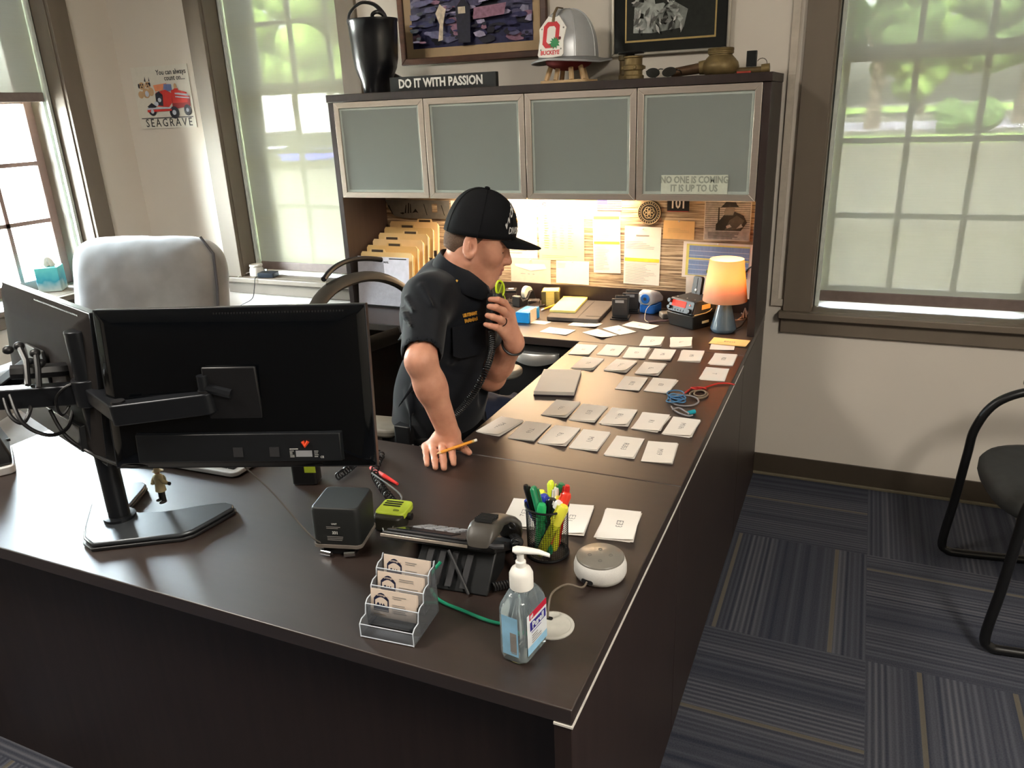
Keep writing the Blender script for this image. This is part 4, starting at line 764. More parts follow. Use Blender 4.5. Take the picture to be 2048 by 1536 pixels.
MB().at(RC).box(.0665, .0672, -.02, .03, .075, .094).build('gold_label', mat('gold label', (220, 180, 110), .5), RD_); MB().at(RC).box(.0705, .0712, -.02, .02, .020, .030).build('pale_label', mat('pale label', (180, 176, 150), .5), RD_)
MB().at(RC).tube([(.067, -.062, .060), (.070, .0, .060), (.074, .02, .066), (.075, .03, .074)], .0016, 6).build('side_wire', mat('beige wire', (190, 170, 130), .5), RD_)
for a, b in ((-.05, -.03), (.0, -.03), (.04, -.03), (.055, .02)): MB().at(RC).ell((a, b, .112), (.003, .003, .002), 8, 5).build('screw', SILV, RD_)
m = MB().at(RC @ tr(-.035, .055, .105) @ rot('X', math.radians(-12))); m.rbox((0, 0, 0), (.001, .001, .001), .0002); m = MB().at(RC @ tr(-.030, .055, .100) @ rot('X', math.radians(80))); m.rbox((0, .040, 0), (.046, .085, .016), .010); o = m.build('mic_hanger', DGP, RD_, bev=.002)
MB().at(RC @ tr(-.030, .055, .100) @ rot('X', math.radians(80))).rbox((0, .045, .0085), (.004, .06, .002), .001).build('slot', BP, RD_); MB().at(RC @ tr(-.030, .055, .100) @ rot('X', math.radians(80))).ell((0, .026, .0095), (.006, .006, .002), 12, 6).build('hanger_screw', SILV, RD_)
sp = thing('power_adapter', (-.375, -.17, T0), 'small grey adapter brick between the sharpener and the radio', 'adapter'); MB().at(tr(-.378, -.185, T0) @ rot('Z', .5)).box(-.022, .022, -.028, .028, .001, .026).build('case', mat('adapter grey', (108, 104, 98), .5), sp, bev=.006)
m = MB().tube(spline([(-.43, -.12, T0+.055), (-.455, -.19, T0+.04), (-.452, -.24, T0+.006), (-.43, -.275, T0+.003)], 8), .0012, 6); tag(m.build('thin_wire', mat('pale wire', (186, 176, 156), .4), loc=(-.45, -.2, T0)), 'thin pale wire looping down in front of the pencil sharpener', 'wire')
pe = thing('pen', (-.37, -.268, T0), 'dark pen lying on the credenza against the radio console', 'pen'); MB().cyl((-.425, -.283, T0+.005), (-.345, -.252, T0+.010), .005).build('barrel', mat('plum pen', (92, 70, 72), .35), pe)
# pencil sharpener
PS = thing('pencil_sharpener', (-.468, -.115, T0), 'blue and grey electric pencil sharpener on the credenza', 'sharpener')
T = tr(-.462, -.105, T0) @ rot('Z', math.radians(-14)); BLUE = mat('blue plastic', (28, 92, 170), .3, coat=.3)
MB().at(T).rbox((.0, 0, .021), (.075, .080, .040), .018).build('tray', BLUE, PS, bev=.004)
R = []
for y, hw, z0, z1 in ((-.050, .026, .044, .090), (-.045, .034, .041, .100), (-.02, .038, .041, .102), (.02, .037, .041, .088), (.05, .032, .041, .066)): R.append([(x, y, z) for x, z in rrect(-hw, z0, 2*hw, z1-z0, min(hw, (z1-z0)/2)*.6, 4)])
MB().at(T).loft(R).build('housing', mat('silver grey plastic', (164, 168, 176), .35), PS, smooth=60)
MB().at(T).cyl((0, -.053, .068), (0, -.044, .068), .020, .024).build('blue_face', BLUE, PS, bev=.001); MB().at(T).cyl((0, -.0545, .068), (0, -.05, .068), .007).build('pencil_hole', BP, PS)
# two black easel stands
for k, (x, y, lb) in enumerate(((-.560, -.225, 'front one of the two black easel stands on the credenza'), (-.545, -.115, 'rear one of the two black easel stands on the credenza'))):
    t = thing('easel_stand', (x, y, T0), lb, 'stand', 'black easel stands'); T = tr(x, y, T0) @ rot('Z', math.radians(8))
    MB().at(T).box(-.038, .038, -.045, .040, .001, .005).build('base_plate', BP, t, bev=.001)
    MB().at(T @ tr(0, -.020, .012) @ rot('X', math.radians(10))).box(-.032, .032, -.003, .003, 0, .078).build('front_panel', DGP, t, bev=.002)
    MB().at(T @ tr(0, .030, .004) @ rot('X', math.radians(-18))).box(-.030, .030, -.003, .003, 0, .082).build('rear_panel', BP, t, bev=.002)
    MB().at(T).box(-.032, .032, -.036, -.018, .006, .013).build('ledge', BP, t, bev=.001); MB().at(T @ tr(0, -.020, .012) @ rot('X', math.radians(10))).rbox((0, -.0032, .066), (.036, .0012, .012), .0005).build('grey_label', GRP, t)
# folio with yellow pad on it
FO = thing('folio', (-.735, -.16, T0), 'charcoal zip folio lying on the credenza under the yellow pad', 'folio'); T = tr(-.742, -.196, T0) @ rot('Z', math.radians(4))
MB().at(T).rbox((0, 0, .0095), (.225, .315, .017), .012).build('cover', mat('charcoal cover', (76, 72, 70), .6, var=.08), FO, bev=.003); MB().at(T).box(.02, .022, -.157, .157, .0178, .0186).build('seam', BP, FO); MB().at(T).box(.05, .112, -.115, -.111, .0178, .0187).build('strap_slot', BP, FO)
YP = thing('legal_pad', (-.813, -.16, T0+.018), 'yellow legal pad lying on the charcoal folio', 'pad'); T = tr(-.813, -.160, T0+.0185) @ rot('Z', math.radians(6)); m = MB().at(T)
for k in range(6): m.box(-.056+.0005*(k % 2), .056, -.125, .120+.0006*(k % 3), .0005+k*.0016, .0019+k*.0016)
m.build('sheets', mat('yellow paper', (244, 232, 142), .8, var=.02), YP); MB().at(T).box(-.0565, .0565, .112, .122, .0105, .0115).build('binding', mat('yellow binding', (232, 206, 100), .6), YP)
# yellow note cube in its holder
NC = thing('note_cube', (-.925, -.06, T0), 'tall cube of yellow sticky notes in a clear holder on the credenza', 'notes'); T = tr(-.925, -.088, T0) @ rot('Z', math.radians(16)); m = MB().at(T)
for k in range(8): m.box(-.036+.0007*(k % 2), .036, -.036, .036-.0007*(k % 3), .002+k*.0085, .0098+k*.0085)
m.build('notes', mat('note yellow', (240, 224, 130), .8, var=.03), NC); m = MB().at(T).box(-.040, -.020, -.0405, -.038, .001, .066).box(.018, .040, -.0405, -.038, .001, .066).box(.038, .0405, -.04, .04, .001, .066).box(-.0405, -.038, -.04, .04, .001, .066); m.build('holder', mat('olive tint acrylic', (104, 92, 52), .15), NC)
# tape dispenser, clip boxes
TD = thing('tape_dispenser', (-1.045, -.115, T0), 'black desk tape dispenser with a white roll beside the clip boxes', 'tape dispenser'); T = tr(-1.045, -.115, T0) @ rot('Z', math.radians(75))
po = [(-.065, 0), (.065, 0), (.065, .012), (.052, .030), (.040, .060), (.020, .058), (-.005, .028), (-.040, .024), (-.055, .048), (-.064, .046)]
m = MB().at(T @ rot('X', PI/2)); m.prism(po, -.022, .022); m.build('body', BP, TD, bev=.003)
MB().at(T @ rot('X', PI/2)).lathe([(.014, -.010), (.030, -.010), (.030, .010), (.014, .010)], 28, (.018, .050, 0)).build('tape_roll', mat('tape roll', (226, 222, 206), .4), TD); MB().at(T).box(-.066, -.050, -.018, .018, .046, .050).build('cutter', SILV, TD)
C1 = thing('clip_box', (-1.11, -.11, T0), 'clear clip box with black magnetic lid left of the tape dispenser', 'clip box'); T = tr(-1.112, -.112, T0) @ rot('Z', .3)
MB().at(T).box(-.024, .024, -.024, .024, .001, .050).build('cup', CLR, C1, bev=.003); MB().at(T).box(-.026, .026, -.026, .026, .0505, .066).build('lid', BP, C1, bev=.003); MB().at(T).box(-.012, .012, -.012, .012, .0662, .068).build('magnet', GRP, C1)
m = MB().at(T); rnd = random.Random(3)
for k in range(22): c = (rnd.uniform(-.016, .016), rnd.uniform(-.016, .016), rnd.uniform(.004, .025)); a = rnd.random()*3; m.tube([(c[0]-.008*math.cos(a), c[1]-.008*math.sin(a), c[2]), (c[0]+.008*math.cos(a), c[1]+.008*math.sin(a), c[2]+.004)], .0006, 4)
tag(m.build('paper_clips', SILV, loc=(-1.112, -.112, T0+.003)), 'loose silver paper clips inside the clear clip box', 'clips', kind='stuff')
C2 = thing('pin_box', (-.985, -.10, T0), 'low clear acrylic box right of the tape dispenser', 'box'); MB().at(tr(-.982, -.155, T0) @ rot('Z', .25)).box(-.026, .026, -.022, .022, .001, .034).build('case', CLR, C2, bev=.004)
# blue box with open white flaps
BX = thing('carton', (-.90, -.37, T0), 'small bright blue carton lying open with white flaps on the credenza', 'box'); T = tr(-.925, -.425, T0) @ rot('Z', math.radians(-2)); CY_ = mat('cyan card', (24, 140, 214), .45, var=.03)
MB().at(T).box(-.030, .030, 0, .110, .001, .046).build('body', CY_, BX, bev=.0008)
MB().at(T).box(.031, .0325, .012, .075, .001, .055).build('upright_flap', mat('white card inside', (236, 218, 190), .7), BX); MB().at(T @ tr(.033, 0, 0)).quad((0, .005, .002), (.065, .010, .001), (.075, .055, .001), (0, .055, .002)).build('lower_flap', PAPER, BX)
m = MB().at(T); m.quad((-.012, .02, .0464), (.02, .03, .0464), (.022, .085, .0464), (.004, .09, .0464)); m.build('white_print', mat('pale print', (190, 222, 238), .6), BX)
for nm, p0, p1, c, cat, lb in (('pencil', G(1083, 620, T0+.006), G(1118, 607, T0+.008), (232, 160, 50), 'pencil', 'yellow pencil lying under the yellow pad on the credenza'), ('pen', G(1078, 613, T0+.006), G(1122, 600, T0+.010), (60, 54, 54), 'pen', 'black pen lying in front of the note cube')):
    t = thing(nm, p0, lb, cat); d = p1-p0; MB().cyl(p0+d*.14, p1, .0042, n=6 if nm == 'pencil' else 12).build('barrel', mat(nm+' barrel', c, .4), t); MB().cyl(p0, p0+d*.13, .0040).build('eraser' if nm == 'pencil' else 'cap', PAPER if nm == 'pencil' else BP, t)
# ---------------------------------------------------------------- near desk: pen cup and pens
cx, cy = -.190, -2.020
PCUP = thing('pen_cup', (cx, cy, T0), 'black wire mesh pen cup full of markers on the foreground desk', 'pen cup')
WIRE = mat('black wire', (22, 22, 24), .4, metal=.3)
m = MB(); N1, N2 = 54, 22
m.loft([[(cx+(.0405+.0015*j/N2)*math.cos(2*PI*i/N1), cy+(.0405+.0015*j/N2)*math.sin(2*PI*i/N1), T0+.006+.104*j/N2) for i in range(N1)] for j in range(N2+1)], cap=False)
o = m.build('mesh_wall', WIRE, PCUP, smooth=0); wf = o.modifiers.new('wire', 'WIREFRAME'); wf.thickness = .0011; wf.use_even_offset = False
m = MB().tube([(cx+.0425*math.cos(2*PI*i/40), cy+.0425*math.sin(2*PI*i/40), T0+.111) for i in range(40)], .0024, 8, True).build('rim', WIRE, PCUP); m = MB().tube([(cx+.041*math.cos(2*PI*i/40), cy+.041*math.sin(2*PI*i/40), T0+.004) for i in range(40)], .003, 8, True); m.build('foot_ring', WIRE, PCUP)
MB().lathe([(.040, 0), (.040, .003)], 32, (cx, cy, T0)).build('bottom', WIRE, PCUP)
def pen(u, v, dy, r, body, cap, label, name='marker_pen', cl=.3, tip=None, flat=False, bx=0., by=0.):
    r *= 1.22; top = V(u, v, cy+dy); b = Vector((cx+bx, cy+by, T0+.012)); d = (top-b); L_ = d.length; d.normalize()
    t = thing(name, b, label, 'pen', 'pens in the mesh cup'); T = frame(b, d)
    R = [(r*.7, 0), (r, .008), (r, L_*(1-cl))]
    MB().at(T).lathe(R, 14).build('barrel', mat('pen '+str(body), body, .3, var=.02, coat=.3), t)
    z0, z1 = L_*(1-cl), L_
    m = MB().at(T)
    if flat: m.loft([[(x*r*1.25, y*r*.8, z) for x, y in ring(0, 0, 1, 1, 14)] for z in (z0, z1-.004)]+[[(x*r*.9, y*r*.5, z1) for x, y in ring(0, 0, 1, 1, 14)]])
    else: m.lathe([(r*1.12, z0), (r*1.12, z1-.006), (r*.8, z1)], 14)
    c = m.build('cap', mat('cap '+str(cap), cap, .3, var=.02, coat=.3), t)
    MB().at(T).box(-.002, .002, r*1.15, r*1.15+.002, z0+.004, z1-.004).build('clip', mat('cap '+str(cap), cap, .3), c)
GN, BL, BK, YL, RDD, WH = (24, 120, 74), (34, 52, 150), (24, 24, 26), (226, 226, 50), (226, 62, 44), (224, 224, 220)
for a in ((1051, 970, -.012, .0045, BK, BK, 'black click pen at the left of the mesh cup', 'ballpoint_pen', .3, None, False, -.01, .0), (1066, 974, -.02, .0066, GN, (30, 126, 84), 'tall dark green pen leaning left in the mesh cup', 'marker_pen', .55, None, True, .012, -.02),
          (1053, 1000, -.005, .0055, BL, BL, 'blue pen low at the left rim of the cup', 'marker_pen', .4, None, False, -.005, .012), (1086, 990, .01, .0085, BL, (40, 60, 170), 'thick blue capped marker in the middle of the cup', 'marker_pen', .35, None, False, .0, .01),
          (1081, 982, .022, .0080, YL, (232, 228, 70), 'yellow capped highlighter behind the thick blue marker', 'highlighter', .3, None, False, -.01, .022), (1101, 963, .024, .0070, (196, 220, 40), (214, 232, 60), 'tallest lime yellow highlighter at the back of the cup', 'highlighter', .4, None, True, .006, .024),
          (1113, 975, .02, .0050, WH, WH, 'white pen standing beside the lime highlighter in the cup', 'marker_pen', .4, None, False, .006, .01), (1123, 967, .026, .0055, (30, 110, 70), (34, 116, 76), 'dark green pen at the back right of the cup', 'marker_pen', .4, None, False, .012, .02),
          (1135, 971, .01, .0045, (196, 40, 36), (196, 40, 36), 'slim red pen at the right of the cup', 'ballpoint_pen', .25, None, False, .016, .01), (1135, 986, .004, .0072, (222, 84, 60), RDD, 'thick orange red marker at the right rim of the cup', 'marker_pen', .4, None, False, .0, -.022),
          (1084, 1008, -.026, .0070, (28, 140, 76), (44, 176, 104), 'bright green marker at the front of the cup', 'marker_pen', .3, None, False, -.014, -.018), (1105, 998, -.006, .0070, BK, BK, 'thick black marker in the centre of the cup', 'marker_pen', .45, None, False, .0, -.012),
          (1119, 1003, -.012, .0068, BK, WH, 'black marker with a white tip in the cup', 'marker_pen', .12, None, False, -.008, -.026), (1118, 994, .008, .0075, YL, (236, 220, 60), 'yellow highlighter right of the centre black marker', 'highlighter', .3, None, False, .014, -.004),
          (1129, 1012, -.018, .0080, (190, 196, 40), (226, 222, 70), 'fat yellow highlighter at the front right rim of the cup', 'highlighter', .35, None, False, -.006, -.030)): pen(*a)
# ---------------------------------------------------------------- smart speaker, cable, grommet
SPK = thing('smart_speaker', (-.068, -2.057, T0), 'round pale grey puck smart speaker near the right desk edge', 'speaker')
MB().lathe([(.040, 0), (.047, .003), (.0505, .012), (.0505, .026), (.047, .038), (.044, .0405)], 48, (-.068, -2.057, T0)).build('fabric_body', mat('pale grey fabric', (206, 204, 200), .8, var=.05, vs=500), SPK, smooth=60)
tp_ = MB().lathe([(.0455, .0385), (.0460, .041), (.0435, .0432), (.001, .0434)], 48, (-.068, -2.057, T0)).build('top_plate', mat('grey top', (116, 112, 104), .3, var=.05), SPK, smooth=60)
m = MB()
for a in range(4): x, y = -.068+.020*math.cos(a*PI/2+.3), -2.057+.020*math.sin(a*PI/2+.3); m.tube([(x+.0035*math.cos(b), y+.0035*math.sin(b), T0+.0436) for b in [2*PI*k/12 for k in range(12)]], .0004, 4, True)
m.build('touch_buttons', mat('button print', (84, 82, 78), .5), tp_)
a = math.atan2(-1.2, -.25); s_ = Vector((math.cos(a), math.sin(a), 0)); pz = Vector((-.068, -2.057, T0+.012))+s_*.049
MB().at(frame(pz, s_)).rbox((0, 0, 0), (.024, .009, .004), .004).build('port_recess', BP, SPK)
GRM = thing('desk_grommet', (-.098, -2.236, T0), 'pale grey round cable grommet set in the desk behind the sanitizer', 'grommet')
GG = mat('grommet grey', (176, 174, 166), .45); MB().lathe([(.026, .0005), (.038, .0005), (.0385, .003), (.036, .0045), (.033, .0045), (.032, .0035), (.002, .0035)], 40, (-.098, -2.236, T0)).build('ring', GG, GRM); MB().rbox((-.112, -2.222, T0+.0042), (.018, .008, .0014), .003).build('slot', BP, GRM)
m = MB().tube(spline([pz+s_*.002, pz+s_*.02+Vector((0, 0, -.001)), (-.108, -2.135, T0+.018), (-.115, -2.19, T0+.034), (-.112, -2.218, T0+.02), (-.112, -2.222, T0+.003)], 10), .0020, 8)
tag(m.build('speaker_cable', mat('grey brown cable', (104, 94, 82), .5), loc=(-.11, -2.17, T0)), 'thin cable from the smart speaker into the desk grommet', 'cable')
# ---------------------------------------------------------------- hand sanitizer
PU = thing('sanitizer_bottle', (-.120, -2.310, T0), 'clear pump bottle of hand sanitizer at the front of the desk', 'bottle'); TP = tr(-.120, -2.310, T0) @ rot('Z', math.radians(82))
def oct_(hw, hd, c): return [(-hw+c, -hd), (hw-c, -hd), (hw, -hd+c), (hw, hd-c), (hw-c, hd), (-hw+c, hd), (-hw, hd-c), (-hw, -hd+c)]
gelm = mat('clear gel', (214, 234, 244), .03, var=0, trans=.84, ior=1.30)
m = MB().at(TP); m.loft([[(x, y, z) for x, y in oct_(a, b, c)] for a, b, c, z in ((.036, .022, .009, .001), (.040, .026, .010, .008), (.040, .026, .010, .095), (.038, .0245, .010, .103), (.026, .018, .008, .119), (.0165, .0165, .0095, .124), (.0165, .0165, .0095, .128))]); m.build('bottle', gelm, PU, bev=.002, smooth=30)
WPL = mat('white pump plastic', (238, 236, 230), .4, var=.02)
m = MB().at(TP).lathe([(.0195, .126), (.0195, .150), (.016, .158), (.0085, .163), (.0085, .172), (.0060, .174), (.0058, .186), (.0075, .188)], 28); m.build('pump_collar', WPL, PU, smooth=40)
TN = tr(-.120, -2.310, T0) @ rot('Z', math.radians(18))
m = MB().at(TN).loft([[(x, y*w_, z+zz*h) for y, zz in ring(0, 0, 1, 1, 12)] for x, w_, h, z in ((-.012, .006, .003, .193), (-.006, .009, .006, .192), (.006, .008, .0055, .192), (.030, .0055, .004, .189), (.047, .0035, .003, .183))]); m.build('pump_nozzle', WPL, PU, smooth=60)
MB().at(TP).cyl((0, 0, .126), (.004, 0, .012), .0035).build('dip_tube', mat('dip tube', (232, 236, 238), .3), PU)
LBLU = mat('light blue label', (150, 200, 232), .5, var=.12, vs=30); LW = mat('label white', (226, 232, 238), .5); LP = mat('label violet', (52, 44, 140), .5); LR = mat('label crimson', (196, 34, 62), .5)
FTs = TP @ Matrix(((1, 0, 0, -.031), (0, 0, -1, -.0268), (0, 1, 0, .018), (0, 0, 0, 1)))
art('front_label', FTs, .062, .076, [(0, R4(0, 0, 1, .20)), (3, R4(.12, .84, 1, 1)), (2, R4(.14, .56, .95, .78)), (2, R4(.2, .50, .7, .52)), (0, R4(.16, .05, .5, .15))]+linesof(4, .22, .22, .7, .46, 4, 2, .4), [LBLU, LW, LP, LR, GINK], PU, base=1)
lettering('Purell', .017, LW, FTs @ tr(.033, .051, .0010), PU, bold=.02, sx=.95); lettering('#1', .009, LW, FTs @ tr(.014, .070, .0010), PU, bold=.02)
BTs = TP @ Matrix(((0, 0, -1, -.0408), (-1, 0, 0, .015), (0, 1, 0, .018), (0, 0, 0, 1)))
art('back_label', BTs, .030, .074, [(1, R4(.5, .1, .9, .6))]+linesof(1, .55, .05, .9, .55, 8, 2, .4), [LBLU, GINK], PU, base=0)
# ---------------------------------------------------------------- business card holder with cards
CH = thing('card_holder', (-.352, -2.315, T0), 'clear acrylic four tier business card holder at the front of the desk', 'card holder'); TC = tr(-.352, -2.318, T0) @ rot('Z', math.radians(5))
ACR = mat('acrylic sheet', (226, 232, 240), .04, var=0, trans=.88, ior=1.3); AED = mat('acrylic edge', (206, 214, 224), .2, var=0)
m = MB().at(TC); hw = .0505
st = [(-.056, .0, .032), (-.030, .020, .056), (-.006, .040, .078), (.018, .060, .098)]
pr_ = [(-.058, .001)]
for y, zb, zt in st: pr_ += [(y-.002, zt-.006), (y+.006, zt), (y+.020, zt)]
pr_ += [(.044, .106), (.044, .001)]
for s in (-1, 1):
    o = MB().at(TC).loft([[(s*hw+d, y, z) for y, z in pr_] for d in (-.0012, .0012)]).build('side_wall', ACR, CH, smooth=0); MB().at(TC).tube([(s*hw, y, z) for y, z in pr_], .0011, 6, True).build('side_edge', AED, o)
m = MB().at(TC); m2 = MB().at(TC)
for y, zb, zt in st:
    m.box(-hw, hw, y-.002, y, max(zb-.012, .002), zt-.006); m.box(-hw, hw, y, y+.022, max(zb-.010, .002), max(zb-.0085, .0035)); m2.tube([(-hw, y-.001, zt-.006), (hw, y-.001, zt-.006)], .0009, 6)
m.box(-hw, hw, .042, .044, .002, .105); m2.tube([(-hw, -.058, .002), (hw, -.058, .002)], .0012, 6); m.build('pockets', ACR, CH, smooth=0); m2.build('pocket_edge', AED, CH)
BC = mat('cream business card', (232, 214, 198), .6, var=.02); NVY = mat('navy emblem', (30, 34, 62), .5)
for k, (y, z, x, lb) in enumerate(((-.022, .020, -.004, 'stack of business cards in the frontmost filled tier'), (.002, .040, -.001, 'stack of business cards in the middle tier'), (.026, .060, .001, 'stack of business cards in the rearmost, highest tier'))):
    t = thing('business_cards', TC @ Vector((x, y, z)), lb, 'cards', 'business cards in the clear holder'); TB = TC @ tr(x, y, z) @ rot('X', math.radians(-10)); m = MB().at(TB)
    for j in range(6): m.box(-.0445+.0004*(j % 2), .0445, .0012*j, .0012*j+.0009, 0, .051-.0006*j)
    m.build('cards', BC, t); W_ = TB @ Matrix(((1, 0, 0, -.0445), (0, 0, -1, -.0001), (0, 1, 0, 0), (0, 0, 0, 1)))
    n = 12; arch = [(.07+.33*i/n, .66+.22*math.sin(PI*i/n)) for i in range(n+1)]+[(.40, .22), (.07, .22)]
    sil = [(.10+.27*i/10, .36+(.16 if i in (2, 3, 5, 7) else .07)) for i in range(11)]+[(.37, .30), (.10, .30)]
    art('card_print', W_, .089, .051, [(0, arch), (1, [(.10+.27*i/n, .60+.12*math.sin(PI*i/n)) for i in range(n+1)]+[(.37, .42), (.10, .42)]), (0, sil), (2, R4(.08, .24, .39, .29))]+linesof(2, .48, .72, .80, .86, 2, 1+k, .35)+linesof(2, .48, .22, .95, .56, 5, 4+k, .35)+[(3, R4(.08, .10, .34, .13))], [NVY, BC, GINK, TAN], t)
    lettering('Worthington', .0052, BC, W_ @ tr(.0209, .0405, .0004), t, 'logo_text', bold=.01, ext=.0001)
# ---------------------------------------------------------------- desk phone seen from behind
PH = thing('desk_phone', (-.33, -2.12, T0), 'black office phone with handset seen from behind on the desk', 'phone')
TPh = Matrix.Translation((-.352, -2.172, T0+.088)) @ rot('Z', math.radians(6)) @ rot('X', math.radians(-27))     # local y runs down toward the user
m = MB().at(TPh).box(-.118, .118, -.004, .175, -.016, .0); m.build('body', BP, PH, bev=.004)
MB().at(TPh).box(-.119, .062, -.0075, -.003, -.012, -.006).build('metal_band', ALU, PH, bev=.001); MB().at(TPh).box(-.110, .055, .0, .165, .0, .004).build('face_plate', DGP, PH, bev=.002)
m = MB().at(TPh)
for i in range(5):
    for j in range(4): m.box(-.09+.025*j, -.072+.025*j, .08+.018*i, .092+.018*i, .004, .007)
m.build('keypad', GRP, PH); MB().at(TPh).box(-.095, .02, .012, .065, .004, .006).build('screen', mat('phone screen', (30, 34, 38), .1), PH)
TS_ = tr(-.33, -2.16, T0) @ rot('Z', math.radians(6))
m = MB().at(TS_).loft([[(-.075, -.050, .001), (.085, -.050, .001), (.085, .05, .001), (-.075, .05, .001)], [(-.060, .004, .075), (.09, .004, .075), (.09, .060, .055), (-.060, .060, .055)]]); m.build('stand_foot', mat('underside black', (18, 20, 22), .5), PH, bev=.003)
m = MB().at(TS_)
for x in (-.05, -.025, .0, .03): m.loft([[(x, -.0515, .012), (x+.012, -.0515, .012), (x+.012, -.045, .012), (x, -.045, .012)], [(x+.006, -.014, .062), (x+.018, -.014, .062), (x+.018, -.008, .062), (x+.006, -.008, .062)]])
m.build('foot_rib', DGP, PH)
MB().at(TS_).tube([(.0, -.02, .07), (.05, -.055, .004)], .003, 6).build('foot_strut', DGP, PH)
hs = MB().at(TPh @ tr(.092, 0, .0)); Rg = []
HB_ = mat('handset black', (66, 62, 57), .42)
for y, z, w_, h in ((-.034, .000, .020, .010), (-.030, .016, .026, .030), (-.012, .026, .029, .036), (.012, .034, .028, .030), (.04, .042, .024, .022), (.085, .044, .022, .020), (.125, .038, .024, .024), (.15, .026, .027, .034), (.168, .014, .025, .030), (.176, .006, .016, .014)):
    Rg.append([(w_*(abs(math.cos(a))**.6)*(1 if math.cos(a) >= 0 else -1), y, z+h*.5*(abs(math.sin(a))**.6)*(1 if math.sin(a) >= 0 else -1)) for a in [2*PI*i/20 for i in range(20)]])
hs.loft(Rg); hso = hs.build('handset', HB_, PH, smooth=60)
m = MB().at(TPh @ tr(.092, 0, 0))
for k in range(5): m.box(-.017, .017, -.020+.0085*k, -.0168+.0085*k, .0405+.0019*k, .0480+.0019*k)
m.build('handset_slots', mat('slot black', (8, 8, 8), .6), hso)
MB().at(TPh @ tr(.092, 0, 0)).tube([(.018, -.028, .002), (.030, -.03, .000), (.045, -.022, .002)], .005, 8).build('cradle_tab', DGP, PH)
cp = spline([TPh @ Vector((.095, .165, .01)), TPh @ Vector((.125, .12, .0)), (-.232, -2.085, T0+.05), (-.212, -2.115, T0+.022), (-.200, -2.15, T0+.014), (-.235, -2.185, T0+.014)], 10)
MB().tube(coil(cp, .0075, .0018, 44), .0017, 5).build('coil_cord', BP, PH)
for u, v, l in ((993, 1041, 1), (1024, 1052, 2)): p = V(u, v, -2.07); MB().tube([(p.x+.007*math.cos(a), p.y, p.z+.007*math.sin(a)) for a in [2*PI*j/14 for j in range(14)]], .0018, 6, True).build('coil_loop', BP, PH)
m = MB().tube(spline([(-.335, -2.20, T0+.055), (-.352, -2.222, T0+.025), (-.32, -2.245, T0+.007), (-.26, -2.258, T0+.005), (-.19, -2.268, T0+.005), (-.13, -2.252, T0+.006), (-.113, -2.235, T0+.006)], 10), .0032, 8); tag(m.build('network_cable', mat('green cable', (24, 140, 104), .4), loc=(-.25, -2.25, T0)), 'green network cable from the phone to the grommet', 'cable')
# ---------------------------------------------------------------- black charger box, speaker mic, hand radio, red pen
CB = thing('charger_box', (-.60, -2.13, T0), 'black box shaped radio speaker with small white print and chrome feet', 'speaker'); TB = tr(-.600, -2.135, T0) @ rot('Z', math.radians(15))
m = MB().at(TB); m.loft([[(x, y, z) for x, y in rrect(-a, -b+o_, 2*a, 2*b, .012, 4)] for a, b, z, o_ in ((.046, .042, .016, 0), (.0505, .048, .022, 0), (.0515, .0495, .100, .004), (.049, .047, .108, .004))]); m.build('cabinet', mat('matte black cabinet', (27, 29, 29), .55, var=.05), CB, bev=.002)
MB().at(TB).rbox((0, 0, .0235), (.104, .100, .007), .012).build('grey_base', mat('warm grey base', (120, 112, 104), .45), CB)
for s in (-1, 1): MB().at(TB).cyl((s*.036, -.046, .008), (s*.014, -.050, .007), .0062).build('chrome_foot', mat('chrome', (212, 214, 216), .12, metal=1., var=0), CB)
MB().at(TB).box(-.034, .034, -.04, .042, .001, .017).build('mount', BP, CB)
FW = TB @ Matrix(((1, 0, 0, 0), (0, math.sin(.02), -math.cos(.02), -.0497), (0, math.cos(.02), math.sin(.02), .060), (0, 0, 0, 1)))
PW = mat('print white', (200, 200, 196), .6)
lettering('UNIT', .005, PW, FW @ tr(0, .016, .0006), CB, bold=.01); lettering('331', .0085, PW, FW @ tr(0, -.004, .0006), CB, bold=.03)
art('small_print', FW @ tr(-.022, -.024, .0004), .044, .042, linesof(0, .1, .68, .95, .84, 2, 3, .4)+linesof(0, .1, .05, .95, .32, 3, 5, .4), [GINK], CB)
LIME = mat('lime green', (186, 206, 62), .4); CRD = mat('coil cord black', (20, 20, 22), .4)
SM = thing('speaker_microphone', (-.545, -2.03, T0), 'lime topped radio speaker microphone lying right of the black box', 'microphone'); TM = tr(-.548, -2.035, T0) @ rot('Z', math.radians(8))
MB().at(TM).rbox((0, -.008, .019), (.066, .052, .034), .012).build('body', mat('dark olive body', (44, 42, 34), .45), SM, bev=.004); mt_ = MB().at(TM).loft([[(x, y, z) for x, y in rrect(-.034, -.018, .068, .062, .010, 3)] for z in (.024, .040)]).build('lime_top', LIME, SM, bev=.003)
m = MB().at(TM)
for k in range(3): m.box(-.026, .014, .012+.009*k, .016+.009*k, .0398, .0412)
m.build('grille_slots', BP, mt_); MB().at(TM).rbox((.012, -.004, .0405), (.014, .006, .0015), .003).build('emblem', mat('dark lime', (110, 122, 40), .4), mt_)
MB().at(TM).cyl((.036, .005, .024), (.044, .005, .024), .008).build('knob', BP, SM)
MB().at(TM).tube(spline([(-.010, -.032, .012), (.006, -.05, .006), (.018, -.045, .016), (.016, -.034, .018)], 6), .0014, 6).build('wire_clip', SILV, SM)
